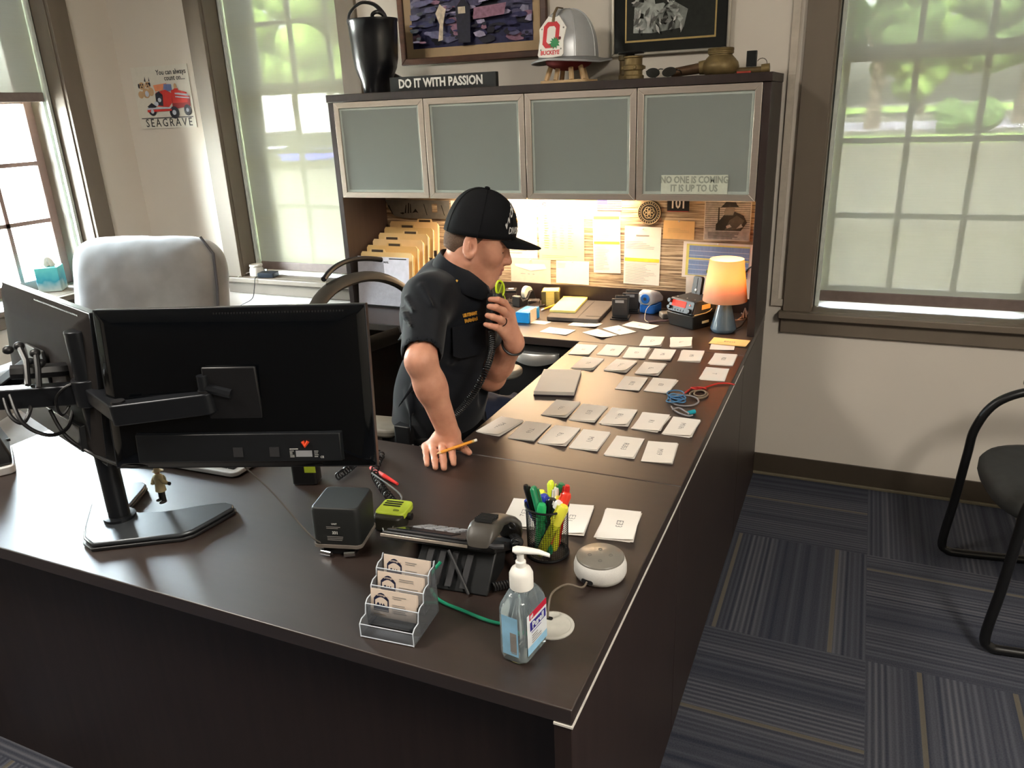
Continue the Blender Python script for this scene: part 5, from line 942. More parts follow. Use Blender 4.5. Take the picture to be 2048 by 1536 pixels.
p1 = G(752, 962); p2 = G(742, 940); cp = spline([TM @ Vector((-.01, .045, .02)), p1+Vector((0, 0, .012)), (p2.x+.01, p2.y+.02, T0+.016), (p2.x-.02, p2.y+.07, T0+.012), (p2.x-.10, p2.y+.05, T0+.012)], 10); MB().tube(coil(cp, .0085, .002, 26), .0021, 5).build('coil_cord', CRD, SM); MB().tube(spline([TM @ Vector((-.014, .046, .022)), TM @ Vector((-.012, .075, .034)), p1+Vector((-.01, .0, .020))], 6), .0022, 6).build('strain_relief', mat('steel relief', (150, 150, 146), .3, metal=.8), SM)
HR = thing('hand_radio', (-.865, -1.93, T0), 'black hand held radio with lime label standing behind the monitor', 'radio'); TR_ = tr(-.865, -1.925, T0) @ rot('Z', math.radians(20))
MB().at(TR_).rbox((0, 0, .075), (.062, .045, .148), .008).build('body', BP, HR, bev=.003); MB().at(TR_).box(.004, .0315, -.0232, -.0215, .035, .095).build('lime_label', LIME, HR); lettering('G', .022, BP, TR_ @ wallT(.018, -.0234, .066), HR, bold=.02)
MB().at(TR_).cyl((-.018, 0, .149), (-.018, 0, .25), .006, .004).build('antenna', BP, HR); MB().at(TR_).cyl((.012, 0, .149), (.012, 0, .162), .009).build('knob', BP, HR)
p0 = G(690, 952); MB().tube(coil(spline([(p0.x, p0.y-.03, T0+.012), (p0.x, p0.y+.02, T0+.012), (p0.x-.01, p0.y+.10, T0+.012)], 8), .0085, .002, 13), .0021, 5).build('coil_cord', CRD, HR) 
RP = thing('red_pen', (-.70, -1.83, T0), 'red pen lying on the desk beside the coiled cord', 'pen'); a, b = G(742, 936, T0+.006), G(795, 968, T0+.006); d = b-a
MB().cyl(a, a+d*.5, .0055).build('cap', mat('pale red cap', (222, 120, 120), .3), RP); MB().cyl(a+d*.5, b, .0058, .0035).build('barrel', mat('red barrel', (214, 52, 48), .3), RP)
# ---------------------------------------------------------------- toy fire fighter
TY_ = thing('toy_firefighter', (-1.095, -2.158, T0+.021), 'small toy firefighter figure in a tan coat standing on the monitor base', 'figurine'); TF = tr(-1.095, -2.158, T0+.0215) @ rot('Z', math.radians(-20)) @ Matrix.Scale(.86, 4)
COAT = mat('tan toy coat', (196, 184, 148), .6, var=.1, vs=60); TB_ = mat('toy black', (34, 34, 32), .5)
m = MB().at(TF)
for s in (-1, 1): m.tube([(s*.009, 0, .006), (s*.0085, 0, .022), (s*.007, 0, .044)], [.0062, .0060, .0075], 10); m.ell((s*.010, -.004, .004), (.007, .011, .0045), 12, 6)
m.build('legs', TB_, TY_)
m = MB().at(TF); m.loft([[(a*math.cos(t), b*math.sin(t), z) for t in [2*PI*i/18 for i in range(18)]] for a, b, z in ((.017, .014, .034), (.0165, .0135, .036), (.014, .0115, .055), (.0165, .012, .072), (.012, .010, .080), (.006, .006, .083))]); m.tube([(.014, 0, .074), (.022, .004, .064), (.034, .010, .062)], [.0062, .0056, .005], 8); m.tube([(-.014, 0, .074), (-.020, -.006, .062), (-.012, -.014, .054)], [.0062, .0056, .005], 8); m.build('coat', COAT, TY_, smooth=60)
m = MB().at(TF); m.ell((.037, .012, .0615), (.006, .005, .005), 10, 6); m.build('glove', TB_, TY_); m = MB().at(TF); m.ell((0, 0, .089), (.007, .0075, .008), 14, 8); m.build('head', mat('toy skin', (206, 170, 140), .6), TY_)
m = MB().at(TF); m.lathe([(.012, .091), (.0125, .092), (.0085, .094), (.008, .098), (.005, .103), (.001, .104)], 18); m.ell((0, .011, .090), (.009, .006, .0015), 12, 5); m.build('helmet', COAT, TY_, smooth=60); MB().at(TF).ell((0, .013, .062), (.008, .006, .014), 12, 8).build('air_tank', mat('toy tank', (176, 166, 134), .5), TY_)
# ---------------------------------------------------------------- monitor stand, arms and two monitors
STM = mat('graphite metal', (40, 42, 46), .32, metal=.5, var=.04); STB = mat('stand base grey', (72, 76, 80), .30, metal=.5, var=.03)
MS = thing('monitor_stand', (-1.137, -2.243, T0), 'dark metal dual monitor stand with boomerang base, pole and two arms', 'monitor stand')
z2 = lambda a, b: (a*.390625, 600+b*.390625)
bp_ = [G(*z2(*q), T0+.018) for q in ((428, 1215), (432, 1160), (465, 1045), (520, 1000), (620, 950), (690, 930), (730, 930), (750, 942), (735, 965), (662, 1050), (672, 1072), (720, 1085), (850, 1078), (1090, 1038), (1160, 1032), (1195, 1045), (1192, 1062), (1100, 1115), (985, 1178), (920, 1198), (470, 1248))]
m = MB().prism([(p.x, p.y) for p in bp_], T0+.008, T0+.018); m.build('base', STB, MS, bev=.004)
c = Vector((sum(p.x for p in bp_)/len(bp_), sum(p.y for p in bp_)/len(bp_), 0)); m = MB().prism([(c.x+(p.x-c.x)*1.02, c.y+(p.y-c.y)*1.03) for p in bp_], T0+.0005, T0+.008); m.build('base_pad', BP, MS, bev=.002)
px_, py_ = -1.137, -2.243
MB().cyl((px_, py_, T0+.018), (px_, py_, 1.192), .0225, n=28).build('pole', STM, MS, bev=.002)
MB().cyl((px_, py_, 1.030), (px_, py_, 1.088), .031, n=28).build('pole_collar', STM, MS, bev=.002); MB().lathe([(.034, .0), (.034, .006), (.023, .008)], 24, (px_, py_, T0+.018)).build('pole_flange', STM, MS)
J1 = Vector((-.992, -2.293, 1.045)); E1 = Vector((-.838, -2.215, 1.058))
def link(a, b, name, hh=.022, hwid=.017, rise=0.):
    a = Vector(a); b = Vector(b); d = b-a; d.z = 0; L_ = d.length; ang = math.atan2(d.y, d.x); T = Matrix.Translation(a) @ rot('Z', ang) @ rot('Y', -math.atan2(b.z-a.z, L_))
    m = MB().at(T).prism(rrect(-hwid, -hwid, L_+2*hwid, 2*hwid, hwid*.9, 5), -hh, hh); return m.build(name, STM, MS, bev=.003)
link((px_, py_, 1.058), J1, 'short_link', .016, .016); l = link(J1, E1, 'long_link')
for p in (J1, E1): MB().cyl((p.x, p.y, p.z+.018), (p.x, p.y, p.z+.027), .013, n=20).build('joint_cap', BP, l)
MC = Vector((-.796, -2.17, 1.076)); n1 = Vector((math.sin(.356), -math.cos(.356), 0))                       # back of the right monitor
MB().cyl(E1, (E1.x, E1.y, 1.115), .011).build('head_post', STM, MS); MB().tube([(E1.x, E1.y, 1.09), MC+n1*.03], .010, 8).build('head_tilt', STM, MS)
MB().at(Matrix.Translation(MC+n1*.024+Vector((0, 0, .0))) @ rot('Z', .356)).box(-.055, .055, -.004, .004, -.055, .055).build('vesa_plate', BP, MS, bev=.003)
J2 = Vector((-1.335, -2.335, 1.05)); link((px_, py_, 1.055), J2, 'left_link', .022, .017)
E2 = Vector((-1.385, -2.20, 1.075)); link(J2, E2, 'left_fore_link', .016, .015)
ML = Vector((-1.087, -2.235, 1.229)); yl = -.32; rl = Vector((math.cos(yl), math.sin(yl), 0)); nl = Vector((-math.sin(yl), math.cos(yl), 0)); ul = Vector((0, 0, 1))*math.cos(.1)+nl*math.sin(.1); LC = ML-rl*.28-ul*.165
MB().tube([E2, (E2.x+.02, E2.y+.03, 1.09), LC-nl*.03], .012, 8).build('left_head', STM, MS); MB().at(Matrix.Translation(LC-nl*.026) @ rot('Z', yl)).box(-.055, .055, -.004, .004, -.055, .055).build('vesa_plate', BP, MS, bev=.003)
for u, v, d in ((38, 692, 1.62), (16, 700, 1.60), (70, 706, 1.60), (80, 726, 1.6)): p = Dp(u, v, d); MB().ell(p, (.011, .011, .009), 10, 7).build('clamp_knob', BP, MS)
MB().tube([Dp(38, 692, 1.62), Dp(52, 722, 1.6), Dp(56, 770, 1.58)], .006, 8).build('clamp_stem', BP, MS); MB().tube([Dp(72, 706, 1.6), Dp(76, 740, 1.58), Dp(78, 775, 1.57)], .006, 8).build('clamp_stem', BP, MS)
MB().tube([Dp(22, 745, 1.60), Dp(80, 742, 1.62), Dp(135, 738, 1.66), Dp(160, 735, 1.68)], .016, 8).build('clamp_bar', BP, MS)
SATB = mat('satin black back', (44, 41, 40), .8, var=.03, spec=.08)
GLB = mat('glossy black back', (7, 9, 12), .06, var=.02, spec=.4); BEZ = mat('bezel', (30, 32, 36), .3)
def monitor(C_, yaw, tilt, w_, h, label):
    t = thing('monitor', C_, label, 'monitor', 'two black monitors on the stand'); T = Matrix.Translation(C_) @ rot('Z', yaw) @ rot('X', -tilt)     # local -y = back, +y = screen
    m = MB().at(T); R = [[(x, y, z) for x, z in rrect(-a, -b, 2*a, 2*b, .006, 3)] for a, b, y in ((w_/2, h/2, .012), (w_/2, h/2, -.004), (w_/2-.010, h/2-.010, -.010), (w_/2-.03, h/2-.02, -.017), (w_/2-.10, h/2-.06, -.021))]
    m.loft(R); m.build('back_shell', GLB if w_ < .555 else SATB, t, smooth=25)
    MB().at(T).box(-w_/2+.012, w_/2-.012, .0122, .0128, -h/2+.016, h/2-.012).build('screen', mat('monitor screen', (16, 18, 22), .15), t)
    m = MB().at(T)
    for (a, b, c, d) in ((-w_/2-.001, w_/2+.001, h/2-.002, h/2+.0015), (-w_/2-.001, w_/2+.001, -h/2-.001, -h/2+.002)): m.box(a, b, -.005, .014, c, d)
    for x in (-w_/2-.001, w_/2-.002): m.box(x, x+.003, -.005, .014, -h/2, h/2)
    m.build('bezel', BEZ, t, bev=.001)
    m = MB().at(T).loft([[(-w_/2+.06, -.012, -h/2+.018), (w_/2-.06, -.012, -h/2+.018), (w_/2-.06, -.012, -h/2+.082), (-w_/2+.06, -.012, -h/2+.082)], [(-w_/2+.064, -.030, -h/2+.020), (w_/2-.064, -.030, -h/2+.020), (w_/2-.064, -.030, -h/2+.078), (-w_/2+.064, -.030, -h/2+.078)]]); m.build('port_housing', mat('port housing', (26, 28, 31), .35), t, bev=.002)
    m = MB().at(T)
    for k in range(44): m.box(-w_*.05+k*.006, -w_*.05+k*.006+.003, -.0115, -.0095, h/2-.014, h/2-.009)
    m.build('vent_slots', BP, t); return t, T
M1, TM1 = monitor(Vector((-.796, -2.17, 1.076)), .356, .117, .55, .33, 'glossy black monitor seen from behind, in front of the officer')
for x in (.0, .075): MB().at(TM1).box(x-.010, x+.010, -.0312, -.029, -.135, -.115).build('video_port', DGP, M1)
PT = TM1 @ Matrix(((1, 0, 0, 0), (0, 0, -1, -.0303), (0, 1, 0, 0), (0, 0, 0, 1)))
art('spec_label', PT @ tr(.105, -.139, 0), .076, .022, [(0, R4(.18, .15, .62, .75)), (1, R4(.02, .86, .25, .95))]+linesof(1, .02, .1, .14, .8, 5, 2, .4)+linesof(1, .68, .1, .82, .8, 4, 3, .3), [GRP, PW], M1)
lettering('CE', .006, PW, PT @ tr(.172, -.1365, .0005), M1, bold=.01)
MB().at(TM1).tube([(.135, -.032, -.103), (.140, -.034, -.112), (.146, -.032, -.103)], .004, 6).build('orange_plug', mat('orange plug', (224, 76, 40), .4), M1)
M2, TM2 = monitor(LC, yl, .1, .56, .33, 'glossy black monitor at the left edge, angled toward the corner')
CBL = mat('black cable', (18, 18, 20), .4); 
def cable(pts, r, label, m_=CBL): P = [Dp(*q) for q in pts]; return tag(MB().tube(spline(P, 10), r, 8).build('monitor_cable', m_, loc=P[0]), label, 'cable', 'cables on the monitor stand')
cable([(20, 790, 1.60), (45, 845, 1.58), (95, 870, 1.60), (135, 855, 1.66), (150, 800, 1.70)], .0042, 'black cable drooping lowest under the left monitor arm')
cable([(5, 785, 1.62), (20, 830, 1.60), (45, 846, 1.60), (60, 820, 1.62), (66, 770, 1.62)], .0042, 'black cable in a short loop at the far left under the arm')
cable([(100, 820, 1.66), (130, 870, 1.66), (180, 905, 1.66), (250, 932, 1.60), (310, 925, 1.60), (345, 895, 1.62), (352, 860, 1.64)], .0042, 'long black cable passing behind the pole under the right monitor')
cable([(165, 760, 1.62), (130, 775, 1.60), (112, 800, 1.60), (125, 830, 1.62), (150, 790, 1.64)], .003, 'thin black cable looped beside the pole')
cable([(385, 838, 1.66), (440, 845, 1.63), (490, 870, 1.63), (530, 905, 1.62), (575, 915, 1.63), (577, 880, 1.655)], .0042, 'thick black cable curving across the back of the right monitor')
P = [Dp(430, 862, 1.64), Dp(470, 915, 1.60), Dp(545, 985, 1.58), Dp(625, 1075, 1.56), TB @ Vector((-.03, -.02, .012))]
tag(MB().tube(spline(P, 8), .0018, 6).build('speaker_wire', mat('grey wire', (84, 80, 76), .5), loc=P[0]), 'thin taut wire from the monitor down to the black box', 'wire')
# ---------------------------------------------------------------- keyboard and the device at the left edge
KB = thing('keyboard', (-1.28, -1.90, T0), 'pale keyboard with black keys under the right monitor', 'keyboard'); TK_ = tr(-1.28, -1.905, T0) @ rot('Z', math.radians(2))
MB().at(TK_).rbox((0, 0, .010), (.46, .165, .012), .02).build('case', mat('pale keyboard case', (196, 200, 204), .35), KB, bev=.002)
m = MB().at(TK_)
for j in range(6):
    for i in range(20): m.box(-.215+i*.0215, -.215+i*.0215+.018, -.064+j*.021, -.064+j*.021+.017, .016, .022)
m.build('keys', mat('black keys', (28, 28, 30), .5), KB, bev=.001); MB().at(TK_).box(-.2, .2, -.075, .07, .0005, .004).build('foot_pad', BP, KB)
LD = thing('label_printer', (-1.76, -2.11, T0), 'black desktop device with a white base at the left edge of the desk', 'device'); TL_ = tr(-1.738, -2.150, T0) @ rot('Z', math.radians(58)) @ Matrix.Diagonal((.78, .85, 1, 1))
MB().at(TL_).rbox((0, 0, .012), (.15, .20, .022), .02).build('white_base', mat('device white', (226, 226, 226), .4), LD, bev=.003)
m = MB().at(TL_); m.loft([[(-.07, -.09, .024), (.07, -.09, .024), (.07, .09, .024), (-.07, .09, .024)], [(-.07, -.09, .055), (.072, -.09, .05), (.072, .09, .05), (-.07, .09, .055)], [(-.06, -.05, .12), (.045, -.05, .115), (.045, .08, .115), (-.06, .08, .12)]]); m.build('cover', mat('device black', (34, 35, 38), .4), LD, bev=.006)
MB().at(TL_).cyl((.066, .02, .06), (.078, .02, .06), .004).build('knob', BP, LD)
# ---------------------------------------------------------------- window sill things
TI = thing('tissue_box', (-3.62, -.56, Z0), 'teal and white cube tissue box on the corner window sill', 'tissue box'); TT = tr(-3.618, -.555, Z0) @ rot('Z', math.radians(38))
tm_, t_, b_, o_ = nodes_mat('teal wash print'); tc = t_.nodes.new('ShaderNodeTexCoord'); sp_ = t_.nodes.new('ShaderNodeSeparateXYZ'); nz = t_.nodes.new('ShaderNodeTexNoise'); nz.inputs['Scale'].default_value = 14; ad = t_.nodes.new('ShaderNodeMath'); ad.operation = 'MULTIPLY_ADD'
t_.links.new(tc.outputs['Object'], sp_.inputs[0]); t_.links.new(tc.outputs['Object'], nz.inputs['Vector']); t_.links.new(nz.outputs[0], ad.inputs[0]); ad.inputs[1].default_value = .09; t_.links.new(sp_.outputs[2], ad.inputs[2])
cr = t_.nodes.new('ShaderNodeValToRGB'); e = cr.color_ramp.elements; e[0].position = .06; e[0].color = (*lin((214, 232, 228)), 1); e[1].position = .16; e[1].color = (*lin((96, 196, 196)), 1); k_ = e.new(.105); k_.color = (*lin((40, 150, 176)), 1); t_.links.new(ad.outputs[0], cr.inputs[0]); t_.links.new(cr.outputs[0], b_.inputs['Base Color'])
MB().at(TT).box(-.056, .056, -.056, .056, .001, .128).build('carton', tm_, TI, bev=.002)
m = MB().at(TT); rnd = random.Random(2); m.loft([[((.030-.006*k+.010*math.sin(i*1.7+k))*math.cos(2*PI*i/16), (.020-.002*k+.008*math.sin(i*2.3+k))*math.sin(2*PI*i/16), .129+.016*k+.006*math.sin(i*2.1)) for i in range(16)] for k in range(4)]); m.build('tissue', PAPER, TI, smooth=60)
JR = thing('white_jar', (-2.73, .03, Z0), 'white ceramic jar on the sill of the window left of the hutch', 'jar'); jx, jy = -2.735, .035
MB().lathe([(.034, 0), (.039, .003), (.038, .035), (.032, .048), (.033, .051), (.036, .053), (.036, .062), (.030, .063), (.029, .055)], 32, (jx, jy, Z0)).build('body', mat('white ceramic', (222, 218, 210), .35, var=.02), JR, smooth=40)
MB().tube(spline([(jx-.036, jy-.01, Z0+.02), (jx-.06, jy-.03, Z0+.012), (jx-.075, jy-.06, Z0+.004), (jx-.085, jy-.075, Z0-.01)], 6), .003, 6).build('white_cord', mat('white cord', (214, 210, 202), .4), JR)
CP = thing('charger_puck', (-2.64, .02, Z0), 'small black charger on the sill beside the white jar', 'charger'); MB().at(tr(-2.640, .015, Z0) @ rot('Z', .25)).rbox((0, 0, .014), (.10, .07, .026), .010).build('case', mat('black teal plastic', (28, 34, 42), .35), CP, bev=.003)
MB().tube(spline([(-2.665, -.03, Z0+.008), (-2.675, -.05, Z0+.004), (-2.69, -.052, Z0-.05), (-2.74, -.03, Z0-.12), (-2.84, -.03, Z0-.17), (-2.93, -.03, Z0-.24)], 8), .0022, 6).build('power_lead', BP, CP)
# ---------------------------------------------------------------- grey recliner in the corner
VEL = mat('grey velour', (116, 114, 111), .95, var=.22, vs=6, bump=.25, sheen=.6); VELD = mat('dark velour piping', (70, 70, 74), .9)
RC_ = thing('recliner', (-2.55, -1.05, 0), 'plush grey velour recliner in the corner behind the monitors', 'armchair'); TRc = tr(-2.55, -1.10, 0) @ rot('Z', math.radians(11))     # local -y = front
def cushion(name, c, d, r, mt=VEL, T=TRc, lean=0., puff=.03, disp=.012):
    bm = bmesh.new(); bmesh.ops.create_cube(bm, size=1); bmesh.ops.subdivide_edges(bm, edges=bm.edges, cuts=9, use_grid_fill=True); M_ = T @ tr(*c) @ rot('X', lean)
    for v in bm.verts:
        p = v.co*2; q = Vector([max(-1, min(1, p[i])) for i in range(3)])
        s = [d[i]/2 for i in range(3)]; a = Vector([q[i]*s[i] for i in range(3)])
        i_ = Vector([max(-(s[k]-r[k]), min(s[k]-r[k], a[k])) for k in range(3)]); df = a-i_
        n = Vector([df[k]/r[k] for k in range(3)]); 
        if n.length > 1e-6: n = n/max(n.length, 1e-6)*min(1, max(abs(x) for x in n)); a = i_+Vector([n[k]*r[k] for k in range(3)])
        a.y *= 1+puff*4*(1-q.x*q.x)*(1-q.z*q.z); v.co = M_ @ a
    me = bpy.data.meshes.new(name); bm.to_mesh(me); bm.free(); off = wm(RC_).inverted(); me.transform(off); me.materials.append(mt); me.polygons.foreach_set('use_smooth', [True]*len(me.polygons))
    o = bpy.data.objects.new(name, me); o.parent = RC_; COL.objects.link(o); s = o.modifiers.new('subd', 'SUBSURF'); s.levels = 1; s.render_levels = 2
    if disp: t = bpy.data.textures.new('folds', 'CLOUDS'); t.noise_scale = .16; q = o.modifiers.new('folds', 'DISPLACE'); q.texture = t; q.strength = disp
    return o
cushion('backrest', (0, .30, .78), (.74, .26, .66), (.13, .12, .13), lean=math.radians(-12)); cushion('seat', (0, -.12, .40), (.60, .66, .22), (.08, .08, .08))
for s in (-1, 1): cushion('armrest', (s*.385, -.12, .42), (.18, .80, .46), (.07, .09, .07))
MB().at(TRc).box(-.42, .42, -.42, .36, .03, .26).build('base', VELD, RC_, bev=.02)
MB().at(TRc @ tr(0, .30, .78) @ rot('X', math.radians(-12))).tube([(.369, -.05, -.30), (.372, -.05, .10), (.36, -.05, .25), (.30, -.05, .322)], .006, 8).build('piping', VELD, RC_)
# ---------------------------------------------------------------- office chair
OC = thing('office_chair', (-.90, -1.18, 0), 'mesh back office chair in which the officer sits', 'chair')
CPL = mat('chair plastic', (62, 59, 54), .5, var=.04, spec=.3); CPB = mat('chair black', (24, 24, 26), .5); PAD = mat('armrest pad', (126, 122, 112), .5)
mm_, mt2, mb2, mo2 = nodes_mat('chair mesh'); N = mt2.nodes.new; tcn = N('ShaderNodeTexCoord'); mp = N('ShaderNodeMapping'); mp.inputs['Scale'].default_value = (420, 420, 420); ck = N('ShaderNodeTexNoise'); ck.inputs['Scale'].default_value = 1.0; mt2.links.new(tcn.outputs['Object'], mp.inputs[0]); mt2.links.new(mp.outputs[0], ck.inputs['Vector'])
gt_ = N('ShaderNodeMapRange'); gt_.inputs[3].default_value = .40; gt_.inputs[4].default_value = .56; mt2.links.new(ck.outputs['Fac'], gt_.inputs[0]); tr_ = N('ShaderNodeBsdfTransparent'); mxs = N('ShaderNodeMixShader'); mb2.inputs['Base Color'].default_value = (*lin((30, 28, 26)), 1); mb2.inputs['Roughness'].default_value = .9; mb2.inputs['Specular IOR Level'].default_value = .15
mt2.links.new(gt_.outputs[0], mxs.inputs[0]); mt2.links.new(mb2.outputs[0], mxs.inputs[1]); mt2.links.new(tr_.outputs[0], mxs.inputs[2]); mt2.links.new(mxs.outputs[0], mo2.inputs[0])
def backp(a, s, k=0.):   # closed outline of the back in (y, z); concave toward the sitter (+x)
    y = .36*s*math.copysign(abs(math.cos(a))**.85, math.cos(a)); z = .745+.315*s*math.copysign(abs(math.sin(a))**.8, math.sin(a)); x = -1.235+.55*y*y-.02*(z-.75)+k; return (x, -1.165+y, z)
na = 56; o = MB().tube([backp(2*PI*i/na, 1) for i in range(na)], .019, 10, True, sq=(.8, 1.25)).build('back_frame', CPL, OC)
m = MB(); m.loft([[backp(2*PI*i/na, s, -.004) for i in range(na)] for s in (.02, .25, .5, .75, .98)], cap=False); m.build('back_mesh', mm_, OC, smooth=60)
MB().tube([(-1.27+.9*y*y, -1.165+y+.05, 1.115-.9*y*y) for y in [-.17+.34*i/14 for i in range(15)]], .009, 8).build('top_rim', CPB, OC)
m = MB(); m.loft([[(-1.262+.9*y*y, -1.165+y+.05, z-.9*y*y) for y in [-.17+.34*i/14 for i in range(15)]] for z in (1.06, 1.112)], cap=False, closed=False); m.build('top_mesh', mm_, OC, smooth=60)
m = MB().tube(spline([(-1.225, -1.42, .80), (-1.275, -1.165, .80), (-1.225, -.91, .80)], 10), .030, 8, sq=(.35, 1.)); m.build('lumbar_bar', CPL, OC)
m = MB().tube(spline([(-1.27, -1.165, .95), (-1.30, -1.165, .80), (-1.28, -1.165, .60), (-1.16, -1.165, .44), (-1.0, -1.165, .40)], 8), .022, 8, sq=(1.6, .7)); m.build('back_stem', CPB, OC)
m = MB().rbox((-.93, -1.165, .445), (.50, .50, .07), .12); m.build('seat', mat('seat fabric', (30, 32, 36), .9, var=.1), OC, bev=.02, seg=3)
for s, x in ((-1, -.99), (1, -.865)):
    y = -1.18+s*.30; MB().tube(spline([(x, y, .43), (x, y+s*.02, .55), (x, y+s*.015, .668)], 6), .020, 8, sq=(1.4, .8)).build('arm_post', CPB, OC)
    m = MB().at(tr(x, y, .690) @ rot('Z', -.12*s)); m.prism([(px*1., py) for px, py in rrect(-.13, -.055, .26, .11, .05, 6)], -.014, .016); m.build('armrest_pad', PAD, OC, bev=.01, seg=3)
MB().cyl((-.93, -1.165, .12), (-.93, -1.165, .41), .028).build('gas_lift', CPB, OC)
for k in range(5):
    a = 2*PI*k/5+.3; e_ = (-.93+.30*math.cos(a), -1.165+.30*math.sin(a), .085); MB().tube([(-.93, -1.165, .125), e_], [.024, .015], 8).build('base_leg', CPB, OC); MB().cyl((e_[0]-.012*math.sin(a), e_[1]+.012*math.cos(a), .030), (e_[0]+.012*math.sin(a), e_[1]-.012*math.cos(a), .030), .0295).build('caster', CPB, OC)
# ---------------------------------------------------------------- guest chair at the right edge
GC = thing('guest_chair', (.95, -.72, 0), 'black guest chair with tubular frame by the right wall', 'chair'); TUB = mat('black tube', (20, 20, 21), .35); GSE = mat('black grey upholstery', (48, 50, 50), .85, var=.1, vs=30)
for s, y in ((1, -.455), (-1, -1.0)):
    P = spline([(1.20, y, .62), (1.05, y, .655), (.90, y, .645), (.80, y, .595), (.752, y, .50), (.742, y, .40), (.728, y, .22), (.712, y, .06), (.728, y, .022), (.78, y, .014), (1.0, y, .014), (1.25, y, .014), (1.29, y, .03), (1.29, y, .10), (1.27, y, .40), (1.25, y, .60), (1.20, y, .62)], 6); MB().tube(P, .0145, 10).build('side_frame', TUB, GC)
    MB().rbox((.99, y, .672), (.24, .05, .022), .02).build('arm_pad', TUB, GC, bev=.006)
m = MB(); R = []
for z, k in ((.395, .90), (.405, .97), (.425, 1.0), (.450, 1.0), (.466, .96), (.473, .86)): R.append([(.985+.265*k*math.copysign(abs(math.cos(a))**.7, math.cos(a)), -.728+.255*k*math.copysign(abs(math.sin(a))**.7, math.sin(a)), z) for a in [2*PI*i/40 for i in range(40)]])
m.loft(R); m.build('seat', GSE, GC, smooth=60)
m = MB(); m.loft([[(1.285+dx+.05*(z-.6), -.728+.24*math.copysign(abs(math.cos(a))**.6, math.cos(a)), .76+.17*math.copysign(abs(math.sin(a))**.6, math.sin(a))) for a in [2*PI*i/36 for i in range(36)] for z in (.76+.17*math.sin(a),)] for dx in (-.02, .02)]); m.build('backrest', GSE, GC, bev=.012)
for y in (-.60, -.85): MB().tube([(1.27, y, .42), (1.285, y, .6)], .012, 8).build('back_support', TUB, GC)
for x in (.80, 1.2): MB().cyl((x, -.985, .395), (x, -.47, .395), .012).build('cross_tube', TUB, GC)

_R = rot('Z', math.radians(8)); _p = Vector((.72, -.455, 0)); GC.location = _p+(_R @ (Vector(GC.location)-_p)); GC.rotation_euler = (0, 0, math.radians(8))
